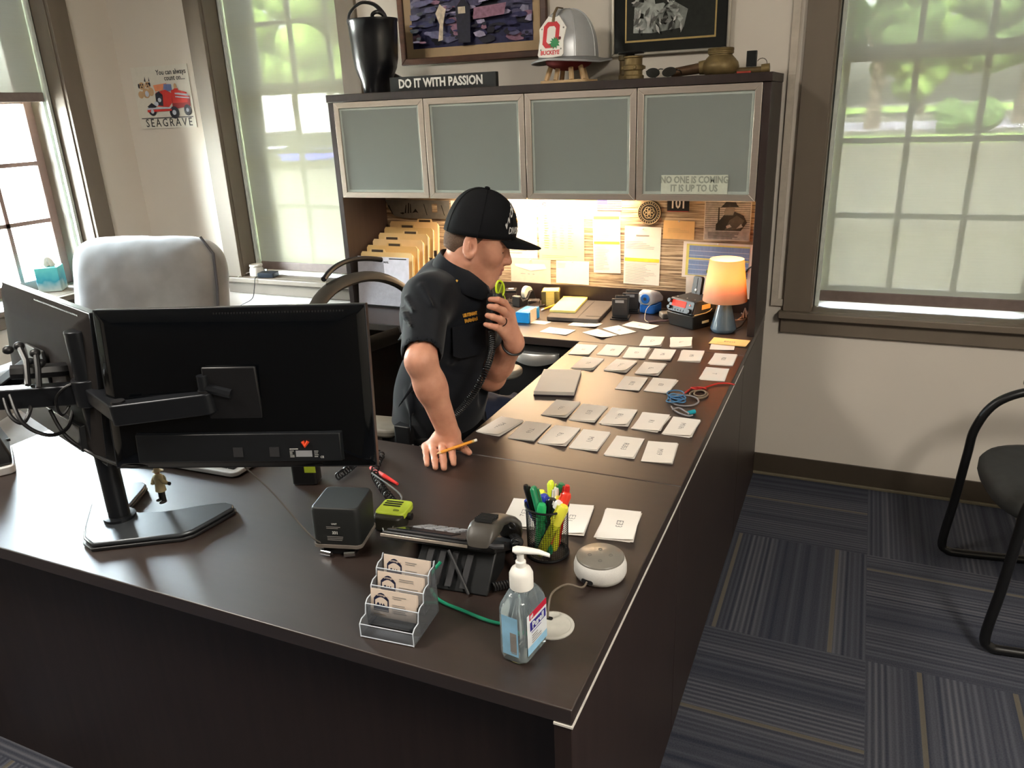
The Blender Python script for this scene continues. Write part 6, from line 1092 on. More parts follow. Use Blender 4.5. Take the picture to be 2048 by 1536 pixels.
# ---------------------------------------------------------------- implicit-surface modeller for the officer's body and clothes
class SDF:
    def __init__(s, lo, hi, h):
        s.lo = np.array(lo, np.float32); s.h = h; s.n = np.ceil((np.array(hi)-np.array(lo))/h).astype(int)+1
        s.g = np.full(s.n, .2, np.float32)
    def _sl(s, lo, hi):
        a = np.clip(np.floor((np.array(lo)-s.lo)/s.h).astype(int), 0, s.n); b = np.clip(np.ceil((np.array(hi)-s.lo)/s.h).astype(int)+1, 0, s.n)
        ax = [(s.lo[i]+s.h*np.arange(a[i], b[i])).astype(np.float32) for i in range(3)]
        return tuple(slice(a[i], b[i]) for i in range(3)), ax
    def put(s, sl, d, k, op):
        g = s.g[sl]
        if op == 'u': hh = np.clip(.5+.5*(g-d)/k, 0, 1); s.g[sl] = g*(1-hh)+d*hh-k*hh*(1-hh)
        elif op == 's': hh = np.clip(.5-.5*(g+d)/k, 0, 1); s.g[sl] = g*(1-hh)-d*hh+k*hh*(1-hh)
        else: hh = np.clip(.5-.5*(d-g)/k, 0, 1); s.g[sl] = d*(1-hh)+g*hh+k*hh*(1-hh)
    def cap(s, a, b, r1, r2=None, k=.012, op='u', flat=None):
        a = np.array(a, np.float32); b = np.array(b, np.float32); r2 = r1 if r2 is None else r2; m = max(r1, r2)+k*1.5+.03
        sl, ax = s._sl(np.minimum(a, b)-m, np.maximum(a, b)+m)
        if min(len(q) for q in ax) == 0: return s
        X, Y, Z = np.meshgrid(*ax, indexing='ij', sparse=True); ba = b-a; L2 = float(ba@ba)+1e-12
        t = np.clip(((X-a[0])*ba[0]+(Y-a[1])*ba[1]+(Z-a[2])*ba[2])/L2, 0, 1)
        qx = X-a[0]-t*ba[0]; qy = Y-a[1]-t*ba[1]; qz = Z-a[2]-t*ba[2]
        if flat is not None:
            n = np.array(flat[0], np.float32); n /= np.linalg.norm(n); dn = (qx*n[0]+qy*n[1]+qz*n[2])*(flat[1]-1); qx = qx+dn*n[0]; qy = qy+dn*n[1]; qz = qz+dn*n[2]
        s.put(sl, np.sqrt(qx*qx+qy*qy+qz*qz)-(r1+t*(r2-r1)), k, op); return s
    def ell(s, c, r, R=None, k=.012, op='u'):
        c = np.array(c, np.float32); m = max(r)+k*1.5+.03; sl, ax = s._sl(c-m, c+m)
        if min(len(q) for q in ax) == 0: return s
        X, Y, Z = np.meshgrid(*ax, indexing='ij', sparse=True); X = X-c[0]; Y = Y-c[1]; Z = Z-c[2]
        if R is not None: R = np.array(R, np.float32); u, v, w_ = [X*R[0, i]+Y*R[1, i]+Z*R[2, i] for i in range(3)]
        else: u, v, w_ = X, Y, Z
        k0 = np.sqrt((u/r[0])**2+(v/r[1])**2+(w_/r[2])**2); k1 = np.sqrt((u/r[0]**2)**2+(v/r[1]**2)**2+(w_/r[2]**2)**2)+1e-9
        s.put(sl, k0*(k0-1)/k1, k, op); return s
    def plane(s, c, n, op='i', k=.003):      # keep the side where (p-c).n < 0
        n = np.array(n, np.float32); n /= np.linalg.norm(n); sl, ax = s._sl(s.lo, s.lo+s.h*s.n); X, Y, Z = np.meshgrid(*ax, indexing='ij', sparse=True)
        s.put(sl, (X-c[0])*n[0]+(Y-c[1])*n[1]+(Z-c[2])*n[2], k, op); return s
    def mesh(s):
        g = s.g; ins = g < 0; nx, ny, nz = g.shape
        cs = np.zeros((nx-1, ny-1, nz-1, 3), np.float32); cn = np.zeros((nx-1, ny-1, nz-1), np.float32); edges = []
        for ax in range(3):
            sa = [slice(None)]*3; sb = [slice(None)]*3; sa[ax] = slice(0, -1); sb[ax] = slice(1, None)
            ii = np.argwhere(ins[tuple(sa)] != ins[tuple(sb)]); a = g[tuple(ii.T)]; jj = ii.copy(); jj[:, ax] += 1; b = g[tuple(jj.T)]
            p = ii.astype(np.float32); p[:, ax] += a/(a-b); o1, o2 = [k for k in range(3) if k != ax]; flip = ins[tuple(ii.T)]
            edges.append((ax, o1, o2, ii, flip))
            for d1 in (0, 1):
                for d2 in (0, 1):
                    c = ii.copy(); c[:, o1] -= d1; c[:, o2] -= d2; ok = np.all(c >= 0, 1) & np.all(c < np.array(cn.shape), 1)
                    np.add.at(cn, tuple(c[ok].T), 1); np.add.at(cs, tuple(c[ok].T), p[ok])
        idx = -np.ones(cn.shape, np.int64); use = np.argwhere(cn > 0); idx[tuple(use.T)] = np.arange(len(use))
        v = cs[tuple(use.T)]/cn[tuple(use.T)][:, None]*s.h+s.lo; F_ = []
        for ax, o1, o2, ii, flip in edges:
            q = []
            for d1, d2 in ((0, 0), (1, 0), (1, 1), (0, 1)): c = ii.copy(); c[:, o1] -= d1; c[:, o2] -= d2; q.append(np.where(np.all(c >= 0, 1) & np.all(c < np.array(cn.shape), 1), idx[tuple(np.clip(c, 0, np.array(cn.shape)-1).T)], -1))
            q = np.stack(q, 1); ok = np.all(q >= 0, 1); q = q[ok]; f = flip[ok] ^ (ax == 1); q[f] = q[f][:, ::-1]; F_.append(q)
        return v, np.concatenate(F_)
    def build(s, name, mats, parent, smooth_it=0, pick=None):
        v, f = s.mesh(); n0 = np.cross(v[f[:, 1]]-v[f[:, 0]], v[f[:, 2]]-v[f[:, 0]]); f = f[:, ::-1] if (n0*(v[f[:, 0]]-v.mean(0))).sum() < 0 else f; off = np.array(wm(parent).inverted()); 
        for _ in range(smooth_it):
            acc = np.zeros_like(v); cnt = np.zeros(len(v))
            for i in range(4): np.add.at(acc, f[:, i], v[f[:, (i+1) % 4]]); np.add.at(acc, f[:, i], v[f[:, (i-1) % 4]]); np.add.at(cnt, f[:, i], 2)
            v = v*.5+.5*acc/np.maximum(cnt, 1)[:, None]
        w_ = v @ off[:3, :3].T+off[:3, 3]; me = bpy.data.meshes.new(name); me.from_pydata(w_.tolist(), [], f.tolist())
        mats = mats if isinstance(mats, (list, tuple)) else [mats]
        for m in mats: me.materials.append(m)
        if pick is not None: c = v[f].mean(1); me.polygons.foreach_set('material_index', pick(c).astype(np.int32))
        me.polygons.foreach_set('use_smooth', [True]*len(f)); o = bpy.data.objects.new(name, me); o.parent = parent; COL.objects.link(o); return o
# ---------------------------------------------------------------- the officer: pose
PE = thing('person', (-.86, -1.30, 0), 'seated officer in dark uniform shirt and black cap holding a radio microphone', 'person')
yaw, pit = math.radians(23), math.radians(17)
HC = Vector((-.661, -1.341, 1.238))
HM_ = Matrix.Translation(HC) @ rot('Z', yaw) @ rot('Y', pit)          # head frame: x forward, y left, z up
hR = np.array(HM_.to_3x3())
def h(x, y, z): p = HM_ @ Vector((x*.93 if x > 0 else x, y, z)); return (p.x, p.y, p.z)
RS = Vector((-.728, -1.512, 1.108)); LS = Vector((-.750, -1.190, 1.075)); RE = Dp(842, 722, 1.905); RW = Vector((-.598, -1.672, .792))
LE = Vector((-.640, -1.325, .835)); LW_ = Dp(1029, 686, 2.11); NB = Vector((-.715, -1.368, 1.125)); CH_ = Vector((-.735, -1.36, 1.0)); WA = Vector((-.795, -1.365, .76)); PV = Vector((-.855, -1.320, .585))
S = SDF((-.98, -1.86, .70), (-.40, -1.06, 1.385), .0027)
# head
S.ell(h(.003, 0, .046), (.090, .075, .090), hR); S.ell(h(.036, 0, .012), (.061, .064, .078), hR, .02); S.ell(h(.030, 0, -.052), (.060, .054, .056), hR, .02)
S.ell(h(.068, 0, -.094), (.022, .026, .020), hR, .02); S.ell(h(.040, 0, -.092), (.040, .040, .026), hR, .025)
for s in (-1, 1):
    S.ell(h(.058, s*.042, -.022), (.030, .022, .026), hR, .02); S.cap(h(.0, s*.054, -.050), h(.060, s*.022, -.100), .016, .014, .02)
    S.cap(h(.078, s*.036, .026), h(.091, s*.012, .022), .009, .009, .010); S.ell(h(.094, s*.032, .004), (.014, .017, .011), hR, .010, 's'); S.ell(h(.077, s*.031, .004), (.0135, .0135, .0125), hR, .003)
    S.cap(h(.0905, s*.040, .0105), h(.0915, s*.022, .0115), .0030, .0030, .003)
    S.ell(h(.1005, s*.0105, -.033), (.0115, .0072, .0070), hR, .007)
S.cap(h(.088, 0, .018), h(.1145, 0, -.030), .0068, .0088, .010); S.cap(h(.1125, 0, -.0335), h(.096, 0, -.040), .0068, .006, .006)
S.ell(h(.081, 0, -.058), (.018, .026, .020), hR, .015)
S.cap(h(.086, -.017, -.0585), h(.0985, 0, -.0560), .0045, .0060, .004); S.cap(h(.0985, 0, -.0560), h(.086, .017, -.0585), .0060, .0045, .004)
S.cap(h(.084, -.015, -.068), h(.0950, 0, -.0685), .0050, .0068, .004); S.cap(h(.0950, 0, -.0685), h(.084, .015, -.068), .0068, .0050, .004)
S.cap(h(.088, -.020, -.0622), h(.1030, 0, -.0622), .0014, .0014, .002, 's'); S.cap(h(.1030, 0, -.0622), h(.088, .020, -.0622), .0014, .0014, .002, 's')
for s in (-1, 1):
    q = rot('Z', s*math.radians(-16)); ER = np.array((HM_.to_3x3() @ (rot('Z', s*math.radians(22)) @ rot('Y', math.radians(-10))).to_3x3()))
    S.ell(h(-.008, s*.079, -.002), (.0220, .0070, .0365), ER, .004); S.ell(h(-.004, s*.0875, .005), (.0135, .0085, .0235), ER, .004, 's'); S.cap(h(-.012, s*.083, .008), h(-.010, s*.083, -.014), .003, .003, .003); S.ell(h(-.006, s*.079, -.026), (.010, .006, .010), ER, .004); S.ell(h(.008, s*.076, -.004), (.006, .005, .008), ER, .004)
# neck and core
S.cap(NB+Vector((-.02, .0, -.03)), h(-.012, 0, -.035), .064, .057, .03); S.cap(NB+Vector((.03, .015, -.04)), h(.030, 0, -.075), .045, .042, .03)
S.cap(RS+Vector((.0, .03, 0)), LS-Vector((0, .03, 0)), .055, .055, .03); S.cap(CH_, WA, .10, .10, .05, flat=((1, 0, 0), 1.25)); S.cap(NB-Vector((.02, 0, .03)), CH_, .075, .10, .05)
# right arm straight down onto the desk
S.cap(RS, RE, .047, .0375, .02); S.cap(RE, RE.lerp(RW, .35), .0375, .0385, .02); S.cap(RE.lerp(RW, .30), RW, .0380, .0280, .02); 
uR = (RW-RE).normalized()
def gz(u, v, z): return G(u, v, z)
Tn = [gz(854, 929, .7455), gz(871, 935, .7455), gz(888, 936, .7455), gz(907, 927, .7455)]; Kn = [gz(851, 893, .762), gz(865, 888, .772), gz(883, 885, .777), gz(901, 888, .775)]
S.cap(RW, (RW+Kn[1])/2+Vector((0, 0, .006)), .0270, .0260, .012, flat=((0, -.3, 1), 1.30))
for i, (K_, t_) in enumerate(zip(Kn, Tn)):
    r = (.0078, .0086, .0092, .0090)[i]; S.cap(RW.lerp(K_, .25), K_, .017, .0115, .012); P1 = K_.lerp(t_, .48)+Vector((0, 0, .010)); P2 = K_.lerp(t_, .78)+Vector((0, 0, .005))
    S.cap(K_, P1, r+.0018, r+.0006, .004); S.cap(P1, P2, r+.0008, r-.0002, .004); S.cap(P2, t_, r, r-.0012, .004)
th = [RW.lerp(Kn[3], .35)+Vector((.012, 0, -.010)), gz(918, 890, .762), gz(930, 899, .752), gz(938, 905, .7475)]
S.cap(th[0], th[1], .0165, .0125, .010); S.cap(th[1], th[2], .0118, .0105, .004); S.cap(th[2], th[3], .0105, .0085, .004); S.cap(th[0], Kn[3], .014, .011, .012)
# left arm raised, hand round the microphone
S.cap(LS, LE, .050, .042, .02); S.cap(LE, LE.lerp(LW_, .4), .040, .038, .02); S.cap(LE.lerp(LW_, .35), LW_, .038, .0275, .02)
KL = [Dp(1021, 625, 2.085), Dp(1017, 638, 2.075), Dp(1011, 649, 2.065), Dp(1003, 661, 2.06)]; PL_ = [Dp(1009, 606, 2.055), Dp(1007, 622, 2.04), Dp(1000, 639, 2.035), Dp(992, 655, 2.035)]; DL_ = [Dp(996, 600, 2.04), Dp(992, 615, 2.025), Dp(986, 634, 2.025), Dp(981, 652, 2.03)]; TL2 = [Dp(981, 599, 2.05), Dp(979, 613, 2.035), Dp(975, 631, 2.035), Dp(971, 649, 2.04)]
for i in range(4):
    r = (.0088, .0092, .0088, .0078)[i]; S.cap(LW_.lerp(KL[i], .15), KL[i], .019, .0125, .012); S.cap(KL[i], PL_[i], r+.0022, r+.0010, .005); S.cap(PL_[i], DL_[i], r+.0008, r, .004); S.cap(DL_[i], TL2[i], r, r-.0012, .004)
tt_ = [LW_+Vector((-.012, .02, .03)), Dp(1004, 640, 2.13), Dp(995, 615, 2.145), Dp(990, 598, 2.145)]
S.cap(LW_, tt_[0], .022, .018, .012); S.cap(tt_[0], tt_[1], .0165, .013, .008); S.cap(tt_[1], tt_[2], .0125, .0105, .004); S.cap(tt_[2], tt_[3], .0105, .0085, .004)
skm, skt, skb, sko = nodes_mat('skin'); N = skt.nodes.new; tcn = N('ShaderNodeTexCoord'); nz = N('ShaderNodeTexNoise'); nz.inputs['Scale'].default_value = 24; nz.inputs['Detail'].default_value = 4; skt.links.new(tcn.outputs['Object'], nz.inputs['Vector'])
cr = N('ShaderNodeValToRGB'); cr.color_ramp.elements[0].position = .3; cr.color_ramp.elements[1].position = .72; cr.color_ramp.elements[0].color = (*lin((190, 132, 108)), 1); cr.color_ramp.elements[1].color = (*lin((214, 158, 132)), 1); skt.links.new(nz.outputs[0], cr.inputs[0]); skt.links.new(cr.outputs[0], skb.inputs['Base Color'])
skb.inputs['Roughness'].default_value = .5; skb.inputs['Specular IOR Level'].default_value = .35; skb.inputs['Subsurface Weight'].default_value = .15; skb.inputs['Subsurface Radius'].default_value = (.010, .004, .002); skb.inputs['Subsurface Scale'].default_value = .5
nz2 = N('ShaderNodeTexNoise'); nz2.inputs['Scale'].default_value = 300; skt.links.new(tcn.outputs['Object'], nz2.inputs['Vector']); bp = N('ShaderNodeBump'); bp.inputs['Strength'].default_value = .12; bp.inputs['Distance'].default_value = .001; skt.links.new(nz2.outputs[0], bp.inputs['Height']); skt.links.new(bp.outputs[0], skb.inputs['Normal'])
LIPM = mat('lips', (172, 104, 92), .5, var=.05)
hinv = np.array(HM_.inverted())
def skin_pick(c):
    l = c @ hinv[:3, :3].T+hinv[:3, 3]; lip = (l[:, 0] > .076) & (abs(l[:, 2]+.0622) < .0105) & (abs(l[:, 1]) < .019); return np.where(lip, 1, 0)
S.build('body', [skm, LIPM], PE, 1, skin_pick); del S
# hair: close crop below the cap
Hs = SDF(HC-Vector((.17, .17, .17)), HC+Vector((.17, .17, .17)), .0025)
Hs.ell(h(.003, 0, .046), (.0912, .0764, .0915), hR); Hs.ell(h(.030, 0, .010), (.062, .0655, .060), hR, .01); Hs.cap(h(-.034, 0, -.01), h(-.036, 0, -.045), .054, .046, .02)
up_ = HM_.to_3x3() @ Vector((0, 0, 1)); fw_ = HM_.to_3x3() @ Vector((1, 0, 0))
Hs.plane(h(.026, 0, 0), fw_); Hs.plane(h(0, 0, -.044), -up_-fw_*.15)
for s in (-1, 1): Hs.ell(h(-.012, s*.085, -.022), (.020, .020, .034), hR, .004, 's'); Hs.cap(h(.022, s*.075, -.030), h(.022, s*.075, -.06), .020, .025, .004, 's'); Hs.cap(h(.0, s*.06, -.055), h(-.03, s*.07, -.10), .03, .03, .006, 's')
Hs.build('hair', mat('short dark brown hair', (92, 72, 58), .85, var=.3, vs=300, bump=.4), PE, 1)
EYW = mat('eye white', (216, 208, 200), .25); EYD = mat('dark iris', (40, 30, 24), .15)
for s in (-1, 1):
    m = MB().at(HM_).ell((.0722, s*.031, .000), (.0115, .0118, .0085), 14, 8); e_ = m.build('eye', EYW, PE, smooth=60); MB().at(HM_).ell((.0815, s*.0318, -.0035), (.0025, .0050, .0040), 10, 6).build('iris', EYD, e_, smooth=60)
    MB().at(HM_).tube([(.0765, s*.046, .022), (.086, s*.034, .027), (.0915, s*.016, .023)], [.0022, .0034, .0026], 6).build('eyebrow', mat('eyebrow hair', (70, 50, 40), .9), PE)
# cap
CAPM = mat('black cap twill', (11, 12, 16), .85, spec=.25, var=.12, vs=220, bump=.15)
def capp(t, k):       # t angle round the head, k 0 = brow band .. 1 = crown
    zb = .026+.012*math.cos(t); zt = .148; a = k*PI/2; c = math.cos(a)**.80 if k < 1 else 0.; fr = max(0, math.cos(t))**2
    return ((.005+(.099+.004*fr)*c*math.cos(t)-.012*(k**1.5)*.6), .0845*c*math.sin(t), zb+(zt-zb)*math.sin(a)**(.92))
CP_ = MB().at(HM_); CP_.loft([[capp(2*PI*i/60, .985*j/18) for i in range(60)] for j in range(19)], cap=False); cp_o = CP_.build('cap', CAPM, PE, smooth=60); sl = cp_o.modifiers.new('thick', 'SOLIDIFY'); sl.thickness = .003; sl.offset = -1
tp = capp(0, 1); MB().at(HM_).ell((tp[0], 0, .151), (.008, .008, .0045), 14, 6).build('cap_button', CAPM, cp_o)
for k in range(6): a = 2*PI*k/6+PI/6; MB().at(HM_).tube([tuple(v*1.004 for v in capp(a, .98*j/16)) for j in range(17)], .0010, 5).build('cap_seam', CAPM, cp_o)
bl = []
for j in range(8):
    u = j/7; row = []
    for i in range(17):
        v = -1+2*i/16; t = v*.92; bx, by, bz = capp(t, .02); y = by*(1-.12*u); x = bx+u*(.078-.052*abs(v)**2.6); z = .038-.004*u-.018*v*v*(.3+.7*u)-.004*u*u; row.append((x, y, z+.001))
    bl.append(row)
m = MB().at(HM_); m.loft(bl, cap=False, closed=False); o = m.build('cap_bill', CAPM, cp_o, smooth=60); sl = o.modifiers.new('thick', 'SOLIDIFY'); sl.thickness = .004; o.modifiers.new('subd', 'SUBSURF').render_levels = 1
def captext(s_, size, m_, th0, k0, nm, bend=0., **kw):
    me = text_mesh(s_, size, ext=.0, res=3, **kw); off = wm(cp_o).inverted()
    for v in me.vertices:
        t = th0+v.co.x/.105; k = k0+(v.co.y+bend*(v.co.x/.04)**2)/.135; p = Vector(capp(t, max(0, min(.97, k)))); p = Vector((p.x+.004, p.y, p.z)) if False else Vector((-.004, 0, .06)).lerp(p, 1.016); v.co = off @ (HM_ @ p)
    me.materials.clear(); me.materials.append(m_); o = bpy.data.objects.new(nm, me); o.parent = cp_o; COL.objects.link(o)
EMB = mat('white embroidery', (206, 206, 204), .8); GEM = mat('gold embroidery', (214, 152, 46), .7)
captext('WORTHINGTON', .0225, EMB, 0, .58, 'cap_lettering', -.012, bold=.03); captext('1', .042, GEM, -.16, .36, 'cap_number', 0, bold=.05, sx=1.3); captext('DIVISION OF FIRE', .0185, EMB, 0, .13, 'cap_lettering', 0., bold=.02)
# shirt
SH = SDF((-1.02, -1.86, .56), (-.44, -1.04, 1.22), .0036)
SH.cap(RS+Vector((.0, .035, -.006)), LS+Vector((0, -.035, -.006)), .064, .064, .03); SH.ell(CH_+Vector((-.005, 0, .02)), (.128, .160, .145), None, .04); SH.cap(CH_, WA, .112, .118, .05, flat=((1, .0, 0), .95)); SH.ell(WA+Vector((.012, 0, .06)), (.126, .162, .115), None, .04); SH.cap(WA, PV, .125, .140, .04)
SH.cap(WA+Vector((0, -.055, 0)), PV+Vector((0, -.06, 0)), .105, .115, .04); SH.cap(WA+Vector((0, .055, 0)), PV+Vector((0, .06, 0)), .105, .115, .04)
SH.ell(CH_+Vector((-.045, .02, .03)), (.105, .155, .135), None, .04); SH.cap(NB+Vector((-.030, 0, -.040)), NB+Vector((-.035, 0, .005)), .082, .068, .03)
SH.cap(RS, LS, .058, .058, .04); SH.cap(NB+Vector((-.01, 0, -.03)), RS, .066, .056, .03); SH.cap(NB+Vector((-.01, 0, -.03)), LS, .066, .056, .03)
# sleeves end just above the elbows
RH = RS.lerp(RE, .84); LH = LS.lerp(LE, .80)
SH.cap(RS, RH, .061, .0535, .03); SH.cap(LS, LH, .061, .0565, .03)
rng = random.Random(5)
for a, b, n in ((RS, RH, 5), (LS, LH, 4)):      # cloth folds
    d = (b-a).normalized()
    for k in range(n): c = a.lerp(b, .12+.52*k/n); q = d.orthogonal().normalized(); q.rotate(Matrix.Rotation(rng.uniform(0, 6.28), 3, d)); SH.cap(c+q*.066, c+q*.058+d*.07+q.cross(d)*.03, .0045, .0025, .014)
for k in range(13): a = rng.uniform(-2.8, .3); z = rng.uniform(.66, 1.02); x = -.79+.11*math.cos(a)+(z-.8)*.25; y = -1.36+.16*math.sin(a); SH.cap((x, y, z), (x+rng.uniform(-.03, .05), y+rng.uniform(-.06, .06), z-rng.uniform(.05, .10)), .007, .003, .018)
uA = (RE-RS).normalized(); uB = (LE-LS).normalized()
SH.cap(RH-uA*.012, RH+uA*.16, .0470, .051, .003, 's'); SH.cap(LH-uB*.012, LH+uB*.16, .0495, .053, .003, 's')
SH.cap(h(-.008, 0, -.03), NB+Vector((-.008, 0, -.005)), .066, .066, .004, 's')
NAVY = mat('dark navy uniform', (9, 13, 21), .85, spec=.25, var=.15, vs=30, bump=.12, sheen=.12)
SH.build('shirt', NAVY, PE, 3); del SH
# collar
def ringN(c, rx, ry, tilt, z0, n=40, open_=.30):
    out = []
    for i in range(n+1):
        t = open_+(2*PI-2*open_)*i/n+0.; p = Vector((rx*math.cos(t), ry*math.sin(t), 0)); p.rotate(Euler((0, tilt, yaw*.5))); out.append(c+p+Vector((0, 0, z0)))
    return out
nc = NB+Vector((.022, .014, .024)); m = MB(); m.loft([ringN(nc, .068, .064, .46, -.030), ringN(nc, .0665, .063, .46, .006), ringN(nc, .067, .0645, .46, .034), ringN(nc, .072, .0695, .46, .036), ringN(nc, .090, .090, .48, .008), ringN(nc, .108, .110, .50, -.020)], cap=False, closed=False)
co = m.build('collar', NAVY, PE, smooth=70); sl = co.modifiers.new('thick', 'SOLIDIFY'); sl.thickness = .0022
q = Dp(912, 567, 2.03); qT = frame(q, (_C-q)); 
GLD = mat('gold metal', (222, 176, 84), .3, metal=.8)
def on_shirt(name, u, v, d, fn, ms):    # small things sewn on the shirt: stand off the cloth toward the viewer side of the chest
    hit = None; o = [k for k in bpy.data.objects if k.parent == PE and k.name.startswith('shirt')][0]; M_ = wm(o).inverted(); r = _ray(u, v)
    ok, loc, nor, _ = o.ray_cast(M_ @ _C, (M_.to_3x3() @ r).normalized()); p = wm(o) @ loc if ok else Dp(u, v, d); n = nor if ok else Vector((0, -1, 0)); n = -n if n.dot(r) > 0 else n; x = Vector((0, 0, 1)).cross(n).normalized(); y = n.cross(x)
    T = Matrix(((x[0], y[0], n[0], p[0]), (x[1], y[1], n[1], p[1]), (x[2], y[2], n[2], p[2]), (0, 0, 0, 1))) @ tr(0, 0, .003); return fn(T)
bpy.context.view_layer.update()
on_shirt('rank_name', 940, 634, 2.03, lambda T: (lettering('LIEUTENANT', .0125, GEM, T @ tr(0, .007, 0), PE, 'name_tape', bold=.05, sx=.62), art('name_tape_line', T @ tr(-.021, -.014, 0), .042, .012, [(0, R4(.02+.1*k, .05+.1*(k % 2), .09+.1*k, .95-.1*(k % 3))) for k in range(10)], [GEM], PE)), None)
on_shirt('pocket', 938, 668, 2.05, lambda T: MB().at(T @ tr(0, 0, -.0022)).prism([(-.052, -.055), (-.03, -.066), (.03, -.066), (.052, -.055), (.052, .030), (-.052, .030)], 0, .0026).build('chest_pocket', NAVY, PE, bev=.002), None)
p = Dp(911, 567, 2.0)
T = Matrix.Translation(Vector((-.688, -1.4635, 1.123))); 
ok, loc, nor, _ = co.ray_cast(wm(co).inverted() @ _C, _ray(911, 566).normalized())
if ok: loc = wm(co) @ loc; nor = -nor if nor.dot(_ray(911, 566)) > 0 else nor; MB().at(frame(loc+nor*.002, nor) @ rot('Z', .9)).rbox((0, 0, 0), (.019, .0055, .002), .001).build('collar_bar', GLD, PE)
# belt and trousers
BL_ = SDF((-1.05, -1.62, .40), (-.28, -.96, .78), .005)
PANT = mat('navy trousers', (40, 47, 68), .85, var=.12, vs=25, bump=.12)
RK = Vector((-.40, -1.40, .545)); LK = Vector((-.37, -1.13, .630)); RHp = PV+Vector((.02, -.085, -.015)); LHp = PV+Vector((.02, .085, .045))
TRS = SDF((-1.05, -1.62, .06), (-.16, -.94, .74), .006)
TRS.ell(PV+Vector((0, 0, -.015)), (.135, .175, .115), None, .04); TRS.cap(RHp, RK, .096, .070, .04); TRS.cap(LHp, LK, .098, .072, .04)
RA = Vector((-.34, -1.38, .10)); LA = Vector((-.30, -1.12, .10)); TRS.cap(RK, RA, .068, .058, .03); TRS.cap(LK, LA, .068, .058, .03)
for k in range(10): s = rng.choice((0, 1)); a, b = ((RHp, RK), (LHp, LK))[s]; c = a.lerp(b, rng.random()*.8); TRS.cap(c+Vector((0, rng.uniform(-.05, .05), .085)), c+Vector((.07, rng.uniform(-.04, .04), .075)), .008, .004, .016)
TRS.build('trousers', PANT, PE, 1)
for A_ in (RA, LA): m = MB().loft([[(A_.x+x, A_.y+w_*math.cos(t), max(.004, z0+hh*math.sin(t))) for t in [2*PI*i/20 for i in range(20)]] for x, w_, z0, hh in ((-.075, .028, .045, .035), (-.05, .040, .05, .06), (.0, .043, .05, .065), (.06, .046, .03, .05), (.12, .048, .02, .038), (.17, .038, .015, .026), (.185, .015, .01, .012))]); m.build('boot', mat('black leather', (20, 20, 20), .3), PE, smooth=60)
BLT = mat('black leather belt', (18, 18, 18), .35)
m = MB(); m.tube([(WA.x-.03+.143*math.cos(t), WA.y+.02+.175*math.sin(t), .668+.01*math.cos(t)) for t in [2*PI*i/36 for i in range(36)]], .020, 8, True, sq=(.35, 1.)); m.build('belt', BLT, PE)
for nm, x, y, z, d, mt in (('belt_radio', -.83, -1.525, .66, (.055, .038, .15), BP), ('belt_pouch', -.74, -1.53, .655, (.05, .03, .07), BLT), ('belt_pouch', -.90, -1.50, .65, (.05, .03, .08), BLT)): MB().at(tr(x, y, z)).rbox((0, 0, 0), d, .008).build(nm, mt, PE, bev=.003)
for k in range(5): MB().at(tr(-.79+.012*k, -1.552, .672-.008*(k % 2))).rbox((0, 0, 0), (.006, .003, .03), .001).build('key', SILV, PE)
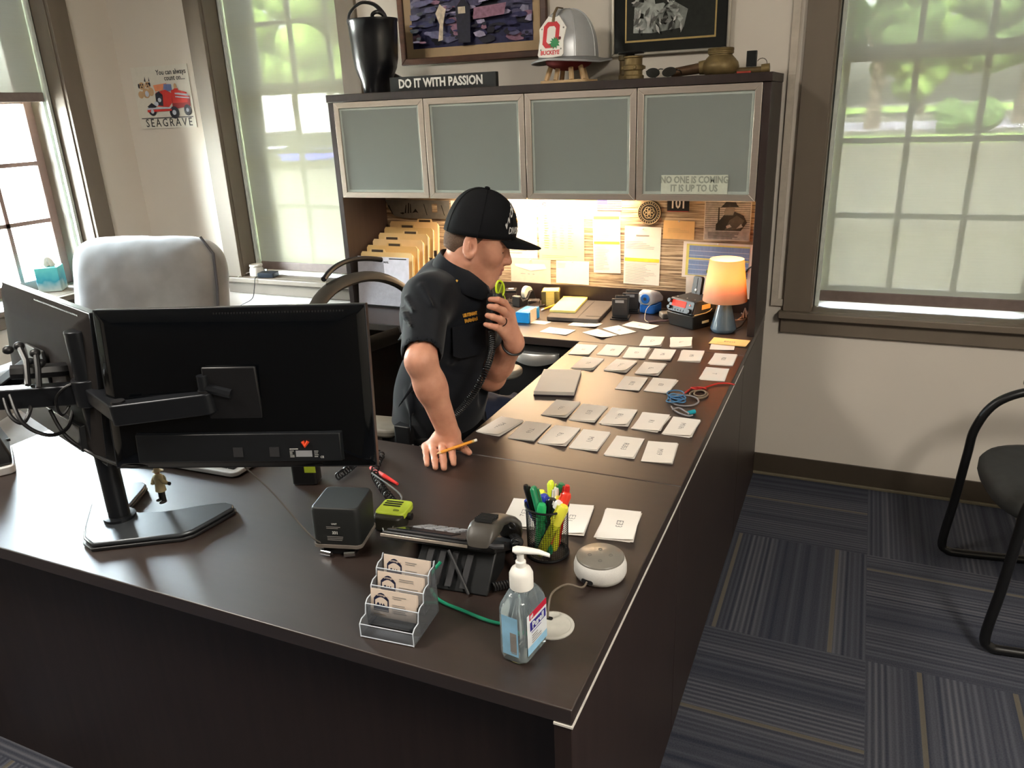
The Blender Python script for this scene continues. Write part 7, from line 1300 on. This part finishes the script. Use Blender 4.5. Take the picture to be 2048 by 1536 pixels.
# hand microphone with coiled cord (held, so a thing of its own)
MT_ = Dp(990, 588, 2.085); MBm = Dp(983, 660, 2.085); ax_ = (MT_-MBm)
HMc = thing('hand_microphone', MBm, 'black hand microphone with lime ring held at the officer\'s chin', 'microphone')
nrm = Vector((.75, -.66, 0)); TMc = frame(MBm, ax_, nrm.cross(ax_)); Lm = ax_.length
m = MB().at(TMc); m.loft([[(x, y, z) for x, y in rrect(-a, -b, 2*a, 2*b, min(a, b)*.7, 4)] for a, b, z in ((.014, .011, 0), (.020, .014, .010), (.022, .015, Lm*.5), (.026, .016, Lm*.8), (.024, .015, Lm))]); m.build('body', mat('mic rubber', (16, 17, 18), .5), HMc, bev=.002)
ct = Dp(1000, 577, 2.085); rT = frame(ct, Vector((.86, -.45, .10)))
MB().at(rT).tube([(.0135*math.cos(a), .021*math.sin(a), 0) for a in [2*PI*k/24 for k in range(24)]], .0030, 8, True).build('lime_ring', mat('fluorescent lime', (206, 232, 30), .4), HMc); MB().at(rT).tube([(-.009, -.014, .001), (.009, .014, .001)], .002, 6).build('ring_bar', LIME, HMc); MB().at(rT).lathe([(.002, -.004), (.013, -.004), (.013, -.001)], 20).build('speaker_face', mat('olive face', (120, 130, 40), .5), HMc)
MB().at(rT).tube([(.008, -.018, .002), (.014, -.030, .0), (.010, -.04, -.006)], .0018, 6).build('lime_clip', LIME, HMc)
cp = spline([MBm+Vector((0, 0, -.004)), Dp(984, 700, 2.06), Dp(970, 745, 2.03), Dp(945, 790, 2.05), Dp(915, 825, 2.09), Dp(890, 842, 2.13)], 10)
MB().tube(coil(cp, .0075, .0020, 52), .0022, 5).build('coil_cord', CRD, HMc)
b0 = Dp(1027, 684, 2.1); ub = (LW_-LE).normalized(); TBr = frame(LW_-ub*.012, ub)
MB().at(TBr).tube([(.0315*math.cos(a), .0305*math.sin(a), 0) for a in [2*PI*k/28 for k in range(28)]], .0034, 8, True).build('wristband', BP, PE)
rg = PL_[2].lerp(KL[2], .5); MB().at(frame(rg, (PL_[2]-KL[2]))).tube([(.0118*math.cos(a), .0118*math.sin(a), 0) for a in [2*PI*k/20 for k in range(20)]], .0016, 6, True).build('ring', mat('dark ring', (60, 54, 50), .3, metal=.8), PE)
# pencil between the fingers of the hand on the desk
a = gz(881, 905, .785); b = gz(953, 880, .790); d = b-a
PN = thing('pencil', a, 'yellow pencil held between the fingers of the hand on the desk', 'pencil'); MB().cyl(a, a+d*.86, .0038, n=6).build('barrel', mat('pencil orange', (230, 150, 40), .4), PN); MB().cyl(a+d*.86, a+d*.92, .0040).build('ferrule', mat('ferrule', (220, 190, 120), .3, metal=.6), PN); MB().cyl(a+d*.92, b, .0038).build('eraser', PAPER, PN); MB().cyl(a, a-d*.10, .0038, .0008, n=6).build('tip', mat('sharpened wood', (222, 186, 136), .6), PN)
bpy.context.view_layer.update()
